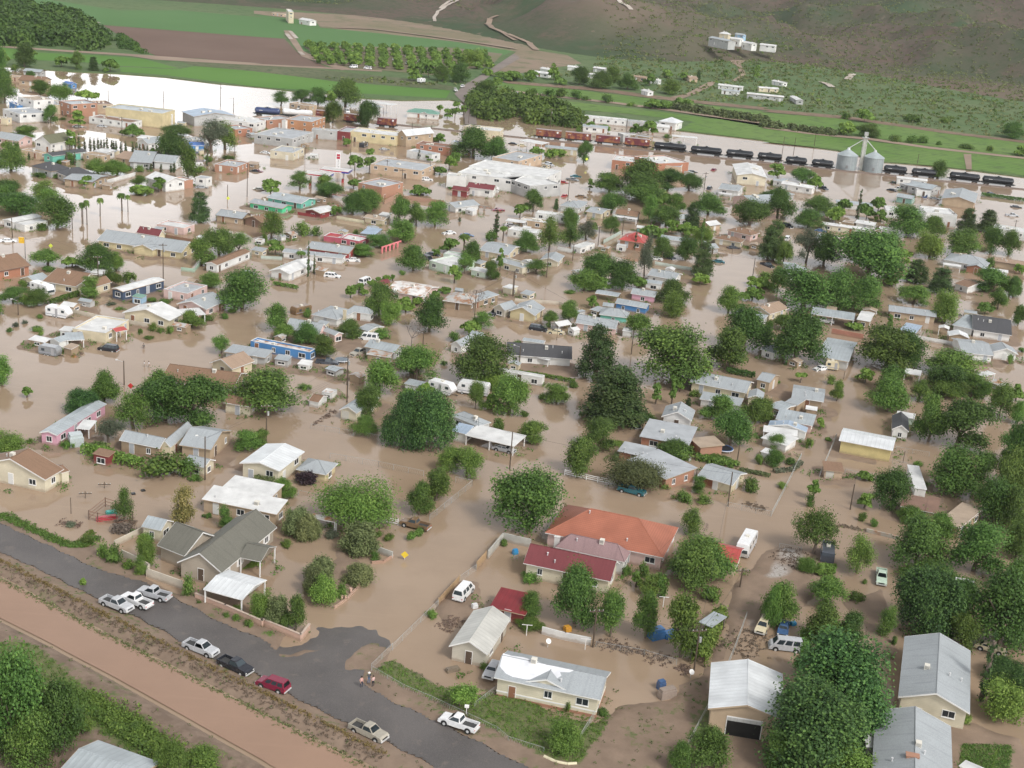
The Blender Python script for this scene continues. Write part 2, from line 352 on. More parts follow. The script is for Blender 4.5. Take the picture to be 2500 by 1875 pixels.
wm.face([(a_.x - 500, 60, 0), (a_.x, 60, 0), (a_.x, a_.y + 25, 0), (a_.x - 500, a_.y, 0)]); wm.face([(b_.x, 60, 0), (b_.x + 500, 60, 0), (b_.x + 500, b_.y, 0), (b_.x, b_.y + 25, 0)])
tag(wm.build('flood_water', WATM), kind='structure')
cm = MB(); cm.face([(p.x, p.y, .12) for p in CANAL]); tag(cm.build('canal_water', watermat('canal_water', (.30, .195, .138), (.315, .205, .145), .07, .10)), kind='structure')
# road
m, n, b = newmat('asphalt'); g = geopos(n)
a = mixc(n, ramp(n, noise(n, .12, 4, g), .35, .65), (.072, .065, .062), (.105, .094, .088)); a = mixc(n, ramp(n, noise(n, 14, 3, g), .45, .75, 0, .5), a, (.21, .19, .18))
a = mixc(n, ramp(n, noise(n, .45, 5, g, .7), .58, .72, 0, .55), a, (.19, .155, .13)); n.links.new(a, b.inputs['Base Color']); b.inputs['Roughness'].default_value = .55
ROADM = m
def roadz(X, Y, Z=None):
    d = sdist(X, Y, ROADP); near = sdist(X, Y, [W(*q) for q in ((600, 1480), (1000, 1480), (1010, 1585), (930, 1640), (700, 1640))]) > 0
    z = np.where(near, np.minimum(.46, .03 + d * .10 + fbm(X, Y, 3.0, 81) * .13 + fbm(X, Y, .9, 82) * .05), .46)
    return np.where((d < -.35) & ~near, -2.0, np.where((d < -2.5), -2.0, z))
_rx = [p.x for p in ROADP]; _ry = [p.y for p in ROADP]
road, _ = grid_mesh('road', np.arange(min(_rx), max(_rx), .5), np.arange(min(_ry) - 3, max(_ry) + 4, .5), roadz, ROADM)
_bm = bmesh.new(); _bm.from_mesh(road.data); _bm.verts.ensure_lookup_table(); bmesh.ops.delete(_bm, geom=[v for v in _bm.verts if v.co.z < -1], context='VERTS'); _bm.to_mesh(road.data); _bm.free()
rm = MB()
for i in range(len(ROADP)):
    p, q = ROADP[i], ROADP[(i + 1) % len(ROADP)]
    if sdist(np.array([p.x]), np.array([p.y]), [W(*q_) for q_ in ((600, 1480), (1000, 1480), (1010, 1585), (930, 1640), (700, 1640))])[0] > -1: continue
    rm.face([(p.x, p.y, .2), (q.x, q.y, .2), (q.x, q.y, .46), (p.x, p.y, .455)])
tag(rm.build('road_edge', ROADM), kind='structure')
# ------------------------------------------------------------------ far valley: sheets of field, tracks
_sh = [0]
def sheet(name, poly, z, mat, kind='structure'):
    _sh[0] += 1; z += _sh[0] * .004; q = MB(); q.face([(p.x, p.y, z) for p in poly]); return tag(q.build(name, mat), kind=kind)
def landmat(name, c1, c2, s=.02, c3=None, s3=.3, stripe=None, rough=.9):
    m, n, b = newmat(name); g = geopos(n); a = mixc(n, ramp(n, noise(n, s, 5, g), .35, .65), c1, c2)
    if stripe:
        mp = n.nodes.new('ShaderNodeMapping'); mp.inputs['Rotation'].default_value[2] = stripe[0]; n.links.new(g, mp.inputs[0])
        wv = n.nodes.new('ShaderNodeTexWave'); wv.bands_direction = 'X'; wv.inputs['Scale'].default_value = stripe[1]; wv.inputs['Distortion'].default_value = 1.5; n.links.new(mp.outputs[0], wv.inputs[0])
        a = mixc(n, ramp(n, wv.outputs[0], .4, .9, 0, stripe[2]), a, sc3(c1, .55))
    if c3: a = mixc(n, ramp(n, noise(n, s3, 6, g, .7), .5, .62, 0, .85), a, c3)
    n.links.new(a, b.inputs['Base Color']); b.inputs['Roughness'].default_value = rough; b.inputs['Specular IOR Level'].default_value = .1; return m
SCRUBM = landmat('scrub_ground', (.095, .15, .062), (.13, .165, .08), .01, (.07, .12, .048), .12)
far = [(p.x, p.y) for p in SHP]
vm = MB()
EX = [(-1500, far[0][1] - 60)] + far + [(1400, far[-1][1] - 120)]
for i in range(len(EX) - 1):
    a_, b_ = EX[i], EX[i + 1]; vm.face([(a_[0], a_[1], .35), (b_[0], b_[1], .35), (b_[0] * 1.0, 9000, .35), (a_[0], 9000, .35)]); vm.face([(a_[0], a_[1], -.5), (b_[0], b_[1], -.5), (b_[0], b_[1], .35), (a_[0], a_[1], .35)])
tag(vm.build('valley_ground', SCRUBM), kind='structure')
GA = landmat('crop_field', (.10, .21, .045), (.13, .25, .06), .01, stripe=(R_(78), .11, .55))
GB = landmat('green_field', (.085, .17, .06), (.10, .19, .07), .006)
GC = landmat('pasture', (.115, .205, .05), (.15, .23, .07), .02, (.09, .14, .05), .12, stripe=(R_(100), .06, .35))
BR = landmat('ploughed_soil', (.155, .105, .082), (.175, .12, .095), .02, stripe=(R_(60), .25, .25))
DT = landmat('dirt', (.25, .19, .145), (.32, .245, .19), .03)
DK = landmat('dark_scrub', (.10, .12, .06), (.14, .145, .085), .03, (.06, .085, .04), .25)
sheet('field', pts('00', '-400,-10 0,15 150,28 700,98 640,115 860,212 2212,318 10:250,330 250,268 420,440 700,400 1700,400 2090,478 2212,425 1700,360 1100,285 560,240 520,190 0,125 00:2212,150 1500,90 1000,92 600,30 320,-10'), .40, GB)
sheet('field', pts('00', '870,218 2212,320 10:255,332 400,480 640,580 0,548 00:1700,500 1330,482 1150,400 1000,300'), .42, BR)
sheet('field', pts('00', '30,410 300,448 900,478 1200,500 1520,585 1000,560 700,530 0,500'), .40, GA)
sheet('field', pts('00', '1010,570 1500,590 1640,565 2212,600 10:650,690 1000,720 1660,770 1620,835 900,795 330,760 0,735 00:1400,640 1020,612'), .40, GA)
sheet('field', pts('00', '1500,520 2212,548 10:700,610 1300,670 1700,740 1650,768 650,688 0,608 00:1640,562'), .44, DK)
sheet('dirt_track_or_ditch', pts('00', '-300,370 0,392 500,425 1150,465 1350,480 2212,542 10:0,545 640,575 1080,600 1080,612 0,556 00:1300,510 1100,480 500,440 0,405 -300,385'), .48, DT)
sheet('dirt_track_or_ditch', pts('10', '250,262 310,262 420,440 560,500 820,590 740,600 560,540 400,480 330,385'), .48, DT)
sheet('orchard_floor', pts('10', '420,400 700,395 1700,410 2100,460 2000,560 1500,640 1080,600 800,585 560,500'), .46, landmat('orchard_floor', (.20, .165, .12), (.16, .16, .085), .05))
sheet('dirt_flat', pts('10', '400,110 1000,140 1500,190 2212,330 20:240,430 500,470 620,540 0,640 10:2000,640 2212,440 1700,355 1100,290 560,235 520,185 0,120 0,95'), .38, landmat('dirt_flat', (.27, .2, .155), (.2, .17, .11), .012, (.14, .15, .08), .05))
sheet('highway', pts('10', '1690,800 1780,720 1950,620 2190,460 2230,480 2240,500 2000,640 1850,760 1830,830 1860,880 1880,1060 1780,1060 1770,880'), .52, landmat('highway', (.2, .17, .155), (.24, .205, .18), .05))
sheet('pasture', pts('20', '0,712 400,745 1400,862 2212,955 30:0,955 700,1010 900,1040 1600,1140 2212,1215 2212,1330 1400,1240 900,1165 400,1120 0,1065 20:1400,935 900,870 400,815 0,770 10:1850,740 2050,700'), .40, GC)
sheet('pasture', pts('20', '100,838 400,850 900,905 1400,965 2212,1065 30:0,1085 700,1175 1700,1290 2300,1360 2300,1500 1700,1430 1000,1365 640,1270 0,1202 20:2212,1195 1450,1105 1560,1030 1000,965 620,935 200,900'), .40, GC)
sheet('levee', pts('20', '-60,690 0,690 700,742 1370,828 2212,918 30:0,925 700,985 900,1015 1600,1118 2212,1195 2600,1240 2600,1262 2212,1215 1600,1140 900,1040 700,1012 0,950 20:2212,942 1370,856 700,770 0,712'), .50, landmat('levee_soil', (.2, .135, .1), (.235, .17, .125), .05, (.12, .12, .07), .2))
sheet('dirt_track_or_ditch', pts('20', '-60,760 400,812 900,868 1400,932 2212,1045 30:0,1070 400,1125 900,1170 1400,1245 2212,1335 2212,1350 1400,1262 900,1190 400,1142 0,1088 20:2212,1062 1400,950 900,884 400,828 0,780'), .54, DT)
sheet('dirt_track_or_ditch', pts('30', '1700,1310 1765,1310 1770,1440 1725,1440'), .54, DT)
sheet('dirt_track_or_ditch', pts('20', '1370,825 1500,800 1690,700 1750,690 1740,720 1560,810 1440,850'), .56, DT)
sheet('dirt_track_or_ditch', pts('20', '1870,520 2020,475 2040,500 1960,545 1990,590 2010,640 1930,690 1880,690 1960,640 1930,560'), .54, DT)
# hills
FOOT = [W(*q) for q in ((-900, -120), (-300, -70), (150, -12), (420, 6), (650, 14), (800, 36), (980, 46), (1120, 62), (1250, 100), (1330, 135), (1400, 158), (1500, 163), (1640, 165), (1760, 150), (1830, 120), (1900, 110), (2010, 118), (2100, 190), (2200, 222), (2300, 245), (2420, 262), (2600, 275), (2900, 300))]
fx = np.array([p.x for p in FOOT]); fy = np.array([p.y for p in FOOT])
o_ = np.argsort(fx); fx = fx[o_]; fy = fy[o_]
_xx = np.arange(fx[0] - 600, fx[-1] + 600, 10.0); _yy = np.interp(_xx, fx, fy); _k = np.exp(-(np.arange(-24, 25) / 9.0) ** 2); _k /= _k.sum(); _yy = np.convolve(np.pad(_yy, 24, mode='edge'), _k, 'valid'); fx, fy = _xx, _yy
mound = W(1620, 128); 
def hillz(X, Y):
    yf = np.interp(X, fx, fy); d = Y - yf
    yb = 1350.0                                     # the main slope starts further back behind the mound
    g = fbm(X, Y, 260, 2, 4); g2 = np.abs(fbm(X * .8 + Y * .5, Y * .35 - X * .3, 120, 12, 3))
    z = np.clip(d, 0, None) ** 1.12 * .16 * (1 + g * .6) - g2 * np.clip(d, 0, 260) * .12
    mz = 50 * np.exp(-((X - mound.x) / 105) ** 2 - ((Y - mound.y - 105) / 120) ** 2) * (1 + .3 * fbm(X, Y, 60, 5))
    far_ = smooth((d - 150) / 260)
    mk = 1 - smooth((np.abs(X - mound.x - 90) - 110) / 300); z = z * (1 - mk * .88 * (1 - smooth((d - 420) / 500)))
    z = np.maximum(z, 0) + mz * smooth(d / 60 + .3)
    z = z + fbm(X, Y, 22, 44) * 3.5 * smooth(d / 80)
    z = 42 * (1 - np.exp(-z / 60.0)) + np.clip(d - 300, 0, None) * .02 + fbm(X, Y, 70, 61) * 10 * smooth(d / 200) + (.45 - np.abs(fbm(X * .8 + Y * .6, (Y - X) * .5, 210, 66, 4)) * 3.2) * 62 * smooth(d / 220) * (1 - .3 * mk) - np.abs(fbm(X * .9 - Y * .3, Y * .4, 75, 67, 3)) * 42 * smooth(d / 120)
    z = np.maximum(z, np.minimum(1.5, d * .03))
    return np.where(d < -25, -3.0, z)
m, n, b = newmat('hillside'); g = geopos(n)
a = mixc(n, ramp(n, noise(n, .006, 5, g), .42, .58), (.120, .092, .075), (.060, .088, .048))
a = mixc(n, ramp(n, noise(n, .022, 5, g, .6), .55, .68, 0, .7), a, (.145, .10, .082))
a = mixc(n, ramp(n, noise(n, .16, 6, g, .8), .47, .6, 0, .75), a, (.06, .078, .042))
a = mixc(n, ramp(n, attr(n, 'bare'), .25, .8, 0, .6), a, (.20, .145, .115))
a = mixc(n, ramp(n, noise(n, .045, 4, g, .8), .62, .7, 0, .7), a, (.21, .165, .13)); n.links.new(a, b.inputs['Base Color']); b.inputs['Roughness'].default_value = .95; b.inputs['Specular IOR Level'].default_value = .05
HILLM = m
hills, _h = grid_mesh('hills', np.arange(-1400, 1700, 9.0), np.arange(700, 4600, 9.0), hillz, HILLM, {'bare': lambda X, Y, Z: np.clip(np.exp(-((X - mound.x) / 120) ** 2 - ((Y - mound.y - 90) / 120) ** 2) * .8 + np.exp(-((X - W(2380, 200).x) / 130) ** 2 - ((Y - W(2380, 235).y) / 130) ** 2) * .8 + fbm(X, Y, 90, 91) * .6, 0, 1)})
def hz1(x, y): return float(hillz(np.array([[x]]), np.array([[y]]))[0, 0])
def onhill(sx, sy):
    """first point along the pixel's ray that meets land"""
    d = ray(sx, sy).normalized(); k = 300.0
    while k < 6000:
        p = Vector((0, 0, H)) + d * k
        if p.z <= max(.35, hz1(p.x, p.y) if p.y > 650 else .35): return p
        k += 4
    return p
def ribbon(name, t, s_, w_, mat, lift=.6):
    P2 = [onhill(*S(t, *[float(v) for v in q.split(',')])) for q in s_.split()]; Q = []
    for a, b in zip(P2, P2[1:]):
        for k in range(6): Q.append(a.lerp(b, k / 6))
    Q.append(P2[-1]); Q = [Vector((p.x, p.y, max(.5, hz1(p.x, p.y)) + lift)) for p in Q]; m_ = MB()
    for a, b in zip(Q, Q[1:]):
        d = (b - a).normalized(); n_ = Vector((-d.y, d.x, 0)).normalized() * w_ / 2; m_.face((a - n_, b - n_, b + n_, a + n_))
    tag(m_.build(name, mat), kind='structure')
PALE = landmat('pale_gravel_and_glint', (.5, .45, .40), (.4, .34, .29), .05)
ribbon('dirt_track_or_ditch', '10', '1525,190 1520,150 1550,105 1600,75 1680,30 1730,0', 3, PALE)
ribbon('dirt_track_or_ditch', '10', '1570,80 1620,40 1690,0', 3, PALE)
ribbon('dirt_track_or_ditch', '10', '2060,150 1990,170 1965,205 2010,240 2100,285 2212,345', 5, DT)
ribbon('dirt_track_or_ditch', '20', '0,290 100,340 180,370 240,430', 5, DT)
ribbon('dirt_track_or_ditch', '20', '930,0 980,40 1040,90', 4, PALE)
ribbon('dirt_track_or_ditch', '10', '700,240 1000,250 1400,300 1750,350 2212,420', 5, DT)
ribbon('dirt_track_or_ditch', '30', '500,700 560,720 590,745', 5, PALE); ribbon('dirt_track_or_ditch', '30', '720,680 745,650 770,630', 5, PALE)
ribbon('dirt_track_or_ditch', '10', '275,290 312,335', 3, PALE, .3); ribbon('dirt_track_or_ditch', '10', '305,270 360,330', 3, PALE, .3); ribbon('dirt_track_or_ditch', '10', '385,445 415,470', 3, PALE, .3)  # ditches, not tracks: the glint of their water is painted as pale colour
ribbon('dirt_track_or_ditch', '00', '775,200 820,235 870,265', 4, PALE, .3); ribbon('dirt_track_or_ditch', '00', '770,180 840,200', 3, PALE, .3)  # two more ditch strips, water glint painted pale
# haze
hb = MB(); hb.box(Vector((0, 0, 0)), Vector((1, 0, 0)), Vector((0, 1, 0)), -3000, 3500, -60, 7000, -8, 700)
m = bpy.data.materials.new('haze'); m.use_nodes = True; nn = m.node_tree; nn.nodes.clear()
pv = nn.nodes.new('ShaderNodeVolumePrincipled'); pv.inputs['Density'].default_value = HAZE if 'HAZE' in globals() else .000045
pv.inputs['Color'].default_value = (.86, .9, .96, 1); pv.inputs['Anisotropy'].default_value = .2
ou = nn.nodes.new('ShaderNodeOutputMaterial'); nn.links.new(pv.outputs[0], ou.inputs['Volume'])
tag(hb.build('haze', m), kind='stuff')
# ------------------------------------------------------------------ buildings
WALL = dict(gr=('wall', (.25, .42, .36)), wh=('wall', (.74, .73, .70)), cr=('wall', (.64, .56, .40)), cs=('siding', (.66, .60, .46)), ta=('wall', (.47, .36, .25)), ye=('siding', (.62, .52, .25)), yl=('wall', (.62, .53, .32)),
            pk=('siding', (.72, .40, .50)), pp=('wall', (.66, .48, .44)), br=('brick', (.40, .17, .10)), bo=('brick', (.42, .215, .14)), bn=('wall', (.24, .15, .11)), gy=('siding', (.45, .45, .44)), bl=('siding', (.09, .25, .52)), db=('siding', (.07, .10, .16)),
            gn=('wall', (.10, .60, .30)), mi=('wall', (.58, .68, .57)), tq=('wall', (.18, .52, .42)), rd=('wall', (.42, .08, .08)), rp=('wall', (.48, .12, .16)), pe=('wall', (.56, .42, .30)), oc=('wall', (.45, .235, .13)), mr=('wall', (.22, .05, .05)), ws=('siding', (.72, .72, .70)),
            gb=('siding', (.42, .36, .29)), lb=('wall', (.35, .52, .68)), ow=('siding', (.54, .50, .42)), tg=('siding', (.36, .27, .18)))
ROOF = dict(w=('flat', (.67, .67, .66)), W=('metal', (.74, .76, .77)), g=('shingle', (.36, .385, .40)), m=('metal', (.42, .46, .48)), b=('shingle', (.25, .155, .10)), t=('shingle', (.36, .26, .19)), r=('shingle', (.185, .050, .055)), R=('metal', (.50, .10, .09)), MR=('metal', (.24, .035, .04)), sw=('metal', (.56, .55, .51)),
            o=('tile', (.40, .150, .095)), d=('shingle', (.085, .085, .09)), ol=('shingle', (.155, .15, .125)), mv=('shingle', (.30, .20, .20)), bu=('metal', (.12, .22, .50)), lb=('metal', (.38, .47, .58)), gr=('metal', (.18, .34, .27)), gf=('flat', (.42, .44, .46)),
            bf=('flat', (.25, .155, .115)), tf=('flat', (.42, .33, .25)), mo=('shingle', (.16, .16, .10)), rs=('rust', (.72, .70, .68)), mx=('rust', (.46, .45, .43)), pr=('flat', (.60, .62, .63)))
TRIM = M_('plain', (.74, .73, .71)); GLASS = M_('glass', (.025, .03, .035)); DARKT = M_('plain', (.18, .14, .12))
BEIGE = M_('plain', (.55, .47, .36)); DOORS = [M_('plain', c) for c in ((.62, .62, .6), (.25, .12, .07), (.10, .07, .05), (.4, .42, .45))]
COOL = M_('plain', (.66, .63, .56)); VENTM = M_('metal', (.7, .7, .7))
_win = {}
def window_mesh(w_, h_):
    k = (round(w_, 1), round(h_, 1))
    if k not in _win:
        q = MB(); X, Y = Vector((1, 0, 0)), Vector((0, 1, 0)); O = Vector()
        fr = .09; hw, hh = w_ / 2, h_ / 2
        for a0, a1, z0, z1 in ((-hw, -hw + fr, -hh, hh), (hw - fr, hw, -hh, hh), (-hw + fr, hw - fr, hh - fr, hh), (-hw + fr, hw - fr, -hh, -hh + fr), (-.03, .03, -hh + fr, hh - fr)):
            q.box(O, X, Y, a0, a1, -.06, .02, z0, z1, 0)
        q.quad((-hw + fr, -.015, -hh + fr), (hw - fr, -.015, -hh + fr), (hw - fr, -.015, hh - fr), (-hw + fr, -.015, hh - fr), 1)
        q.box(O, X, Y, -hw - .05, hw + .05, -.12, -.0, -hh - .08, -hh, 0)
        _win[k] = q.build('window', [TRIM, GLASS]); me = _win[k].data; bpy.data.objects.remove(_win[k]); _win[k] = me
    return _win[k]
def door_mesh(i, w_=.95, h_=2.0):
    k = ('d', i, w_)
    if k not in _win:
        q = MB(); X, Y = Vector((1, 0, 0)), Vector((0, 1, 0)); O = Vector(); hw = w_ / 2
        q.box(O, X, Y, -hw - .09, hw + .09, -.05, .02, 0, h_ + .09, 0); q.box(O, X, Y, -hw, hw, -.075, -.05, 0, h_, 1)
        q.box(O, X, Y, hw - .15, hw - .1, -.11, -.075, .9, 1.0, 0)
        ob = q.build('door', [TRIM, DOORS[i]]); me = ob.data; bpy.data.objects.remove(ob); _win[k] = me
    return _win[k]
def putpart(name, me, root, p, rz):
    o = bpy.data.objects.new(name, me); COL.objects.link(o); o.parent = root; o.location = p; o.rotation_euler.z = rz; return o
BINFO = []     # (label, centre, pixel) for describing what stands beside what
CLEAR = []     # footprints
KIND = dict(house=('house', 'house'), shop=('shop_building', 'building'), bldg=('commercial_building', 'building'), shed=('shed', 'shed'), trailer=('mobile_home', 'mobile home'), canopy=('canopy', 'canopy'),
            barn=('metal_barn', 'barn'), carport=('carport', 'carport'), garage=('garage', 'garage'), school=('school_building', 'building'), motel=('motel', 'motel'), church=('church', 'church'))
def block(root, base, typ, L, N, Rr, h, rise, wall, roof, opt, rnd, far, first):
    Z = Vector((0, 0, 1)); u = N - L; a = u.length; ex = u / a; ey = Vector((-ex.y, ex.x, 0))
    b = Rr if isinstance(Rr, float) else max(1.2, (Rr - N).dot(ey))
    o = Vector((L.x, L.y, 0)) - base
    opn = typ[0] == 'o'; t = typ[1:] if opn else typ
    wk = WALL[wall]; wm_ = M_(*wk); rk = ROOF[roof]; rmat = M_(*rk); thick = .14 if a > 4 else .08
    ov = 0 if t[0] == 'f' or opn else min(.45, a * .07, b * .07)
    def q(x, y, z): return o + ex * x + ey * y + Z * z
    zb = ZB; parts = []
    X0, X1, Y0, Y1 = ov, a - ov, ov, b - ov
    wmb = MB()
    def rz(x, y):
        """height of the roof surface"""
        if t[0] == 'g':
            d, hl = (y, b / 2) if t[1] == '1' else (x, a / 2)
            return h + rise * (1 - abs(d - hl) / hl)
        if t[0] == 's': return h + rise * (y / b)
        return h
    if not opn:
        ht = h - .0 if t[0] != 'f' else h
        for (p0, p1) in (((X0, Y0), (X1, Y0)), ((X1, Y0), (X1, Y1)), ((X1, Y1), (X0, Y1)), ((X0, Y1), (X0, Y0))):
            z0 = rz(*p0) - thick * .5; z1 = rz(*p1) - thick * .5
            if t[0] == 'h': z0 = z1 = h
            A_, B_ = q(*p0, zb), q(*p1, zb)
            mid = ((p0[0] + p1[0]) / 2, (p0[1] + p1[1]) / 2); zm = rz(*mid) - thick * .5
            C_, D_ = q(*p1, z1), q(*p0, z0)
            wmb.quad(A_, B_, C_, D_)
            if t[0] == 'g' and zm > max(z0, z1) + .05: wmb.tri(D_, C_, q(*mid, zm))
        if t[0] == 'f':
            pr = .35 if a > 5 else .1; tk = .22
            zz = h - pr
            for (x0, x1, y0, y1) in ((X0, X1, Y0, Y0 + tk), (X0, X1, Y1 - tk, Y1), (X0, X0 + tk, Y0 + tk, Y1 - tk), (X1 - tk, X1, Y0 + tk, Y1 - tk)):
                wmb.box(o, ex, ey, x0 + .002, x1 - .002, y0 + .002, y1 - .002, zz - .1, h + .003, 0)
    rmb = MB()
    if t[0] == 'f':
        if opn: rmb.box(o, ex, ey, 0, a, 0, b, h - .14, h, 0)
        else:
            pr = .35 if a > 5 else .1; rmb.quad(q(.01, .01, h - pr), q(a - .01, .01, h - pr), q(a - .01, b - .01, h - pr), q(.01, b - .01, h - pr))
            tb = MB()
            for (x0, x1, y0, y1) in ((-.03, a + .03, -.03, .26), (-.03, a + .03, b - .26, b + .03), (-.03, .26, .26, b - .26), (a - .26, a + .03, .26, b - .26)): tb.box(o, ex, ey, x0, x1, y0, y1, h + .003, h + .06)
            tb.build('parapet_cap', M_(*ROOF['w']) if 'k' not in opt else rmat, root)
    elif t[0] == 's':
        rmb.slab([q(0, 0, h), q(a, 0, h), q(a, b, h + rise), q(0, b, h + rise)], thick, 0, 1)
    elif t == 'g1':
        rmb.slab([q(0, 0, h), q(a, 0, h), q(a, b / 2, h + rise), q(0, b / 2, h + rise)], thick, 0, 1)
        rmb.slab([q(a, b, h), q(0, b, h), q(0, b / 2, h + rise), q(a, b / 2, h + rise)], thick, 0, 1)
        rmb.tube(q(0, b / 2, h + rise), q(a, b / 2, h + rise), .07, m=0)
    elif t == 'g2':
        rmb.slab([q(0, b, h), q(0, 0, h), q(a / 2, 0, h + rise), q(a / 2, b, h + rise)], thick, 0, 1)
        rmb.slab([q(a, 0, h), q(a, b, h), q(a / 2, b, h + rise), q(a / 2, 0, h + rise)], thick, 0, 1)
        rmb.tube(q(a / 2, 0, h + rise), q(a / 2, b, h + rise), .07, m=0)
    elif t == 'h':
        if a >= b:
            r0, r1 = q(b / 2 * .95, b / 2, h + rise), q(a - b / 2 * .95, b / 2, h + rise)
            rmb.slab([q(0, 0, h), q(a, 0, h), r1, r0], thick, 0, 1); rmb.slab([q(a, b, h), q(0, b, h), r0, r1], thick, 0, 1)
            rmb.slab([q(a, 0, h), q(a, b, h), r1], thick, 0, 1); rmb.slab([q(0, b, h), q(0, 0, h), r0], thick, 0, 1)
        else:
            r0, r1 = q(a / 2, a / 2 * .95, h + rise), q(a / 2, b - a / 2 * .95, h + rise)
            rmb.slab([q(0, b, h), q(0, 0, h), r0, r1], thick, 0, 1); rmb.slab([q(a, 0, h), q(a, b, h), r1, r0], thick, 0, 1)
            rmb.slab([q(0, 0, h), q(a, 0, h), r0], thick, 0, 1); rmb.slab([q(a, b, h), q(0, b, h), r1], thick, 0, 1)
        for c_ in (q(0, 0, h), q(a, 0, h)): rmb.tube(c_, r0 if a >= b and c_ == q(0, 0, h) else (r1 if a >= b else r0), .06)
        rmb.tube(r0, r1, .07)
    fasc = TRIM if wall in ('wh', 'ws', 'cs', 'cr', 'yl', 'mi', 'pk', 'gb', 'pp', 'ow', 'ye', 'bl', 'tg', 'tq') or opn else M_(*WALL['ta']) if rnd.random() < .5 else DARKT
    ro = rmb.build('roof', [rmat, fasc], root)
    if t[0] == 'g' and not opn and 'n' not in opt and not far:          # barge boards along the rakes
        ends = ((0, 1), (a, -1)) if t == 'g1' else ((0, 1), (b, -1))
        for e, s in ends:
            for half in (0, 1):
                bb = MB()
                if t == 'g1': p, r2 = q(e, b * half, h), q(e, b / 2, h + rise); n_ = ex * (-s)
                else: p, r2 = q(a * half, e, h), q(a / 2, e, h + rise); n_ = ey * (-s)
                A_ = p + n_ * .03; B_ = r2 + n_ * .03; dn = Z * -.2
                bb.quad(A_ + dn, B_ + dn, B_ + Z * .02, A_ + Z * .02); bb.quad(B_ + dn - n_ * .027, A_ + dn - n_ * .027, A_ + Z * .02 - n_ * .027, B_ + Z * .02 - n_ * .027)
                bb.build('fascia', fasc, root)
    if opn:
        def post(x, y):
            pm = MB(); pm.box(o, ex, ey, x - .09, x + .09, y - .09, y + .09, zb, rz(x, y) - .15); pm.build('post', TRIM if wall != 'bn' else DARKT, root)
        na = max(2, int(a / 4.5) + 1)
        for i in range(na):
            for y in (.25, b - .25): post(.25 + (a - .5) * i / (na - 1), y)
        if t[0] == 'g' and rise > .5:
            gm = MB()
            if t == 'g1':
                for e in (.1, a - .1): gm.tri(q(e, 0, h - .05), q(e, b, h - .05), q(e, b / 2, h + rise - .1)); gm.tri(q(e, b, h - .05), q(e, 0, h - .05), q(e, b / 2, h + rise - .1))
            else:
                for e in (.1, b - .1): gm.tri(q(0, e, h - .05), q(a, e, h - .05), q(a / 2, e, h + rise - .1)); gm.tri(q(a, e, h - .05), q(0, e, h - .05), q(a / 2, e, h + rise - .1))
            gm.build('gable', wm_, root)
        return a, b
    wo_ = wmb.build('wall', wm_, root)
    if 'k' in opt:    # skirting and trim band of a manufactured home
        sk = MB(); sk.box(o, ex, ey, X0 - .03, X1 + .03, Y0 - .03, Y1 + .03, zb, .42); sk.build('skirting', M_(*WALL['br']), root)
        sk = MB(); sk.box(o, ex, ey, X0 - .04, X1 + .04, Y0 - .04, Y1 + .04, .85, 1.05); sk.build('trim_band', TRIM, root)
    # windows and doors on the two walls that face the photograph
    ang = math.atan2(ex.y, ex.x)
    for wi, (p0, dirv, nx, ln, az) in enumerate((((X0, Y0), ex, -ey, X1 - X0, ang), ((X1, Y0), ey, ex, Y1 - Y0, ang + math.pi / 2))):
        if 'x' in opt or ln < 2.2: continue
        if 'G' in opt and wi == 0:       # big garage opening with frame; black panel paints its shaded inside
            gb_ = MB(); gw, gh = min(4.6, ln * .5), min(3.2, h - .6); c0 = ln * .5
            gb_.box(q(*p0, 0), dirv, -nx, c0 - gw / 2 - .12, c0 + gw / 2 + .12, -.05, 0, 0, gh + .15, 0)
            gb_.box(q(*p0, 0), dirv, -nx, c0 - gw / 2, c0 + gw / 2, -.07, -.05, 0, gh - .5, 1); gb_.build('garage_door_or_shaded_opening', [TRIM, M_('plain', (.015, .014, .013))], root)
            gb2 = MB(); gb2.box(q(*p0, 0), dirv, -nx, c0 - gw / 2, c0 + gw / 2, -.1, -.072, gh - .5, gh); gb2.build('roller_door', M_('metal', (.6, .6, .58)), root); continue
        if 'D' in opt and wi == 0:       # plain roller door
            gb_ = MB(); gw, gh = min(2.6, ln * .45), min(2.2, h - .2); c0 = ln * (.3 if rnd.random() < .5 else .66)
            gb_.box(q(*p0, 0), dirv, -nx, c0 - gw / 2, c0 + gw / 2, -.05, 0, -.2, gh, 0); gb_.build('garage_door_or_shaded_opening', M_('siding', (.6, .58, .52) if wall != 'cr' else (.22, .09, .05)), root)
        n_ = int(ln / (3.6 if h < 4 else 4.2)); n_ = min(6, max(1, n_))
        if n_ == 1 and ln < 3 and rnd.random() < .4: continue
        rows = [h - 1.15] if h < 5.2 else [h - 1.3, h - 4.0]
        dz = rnd.randrange(n_) if (wi == 0 or b > a) else -1
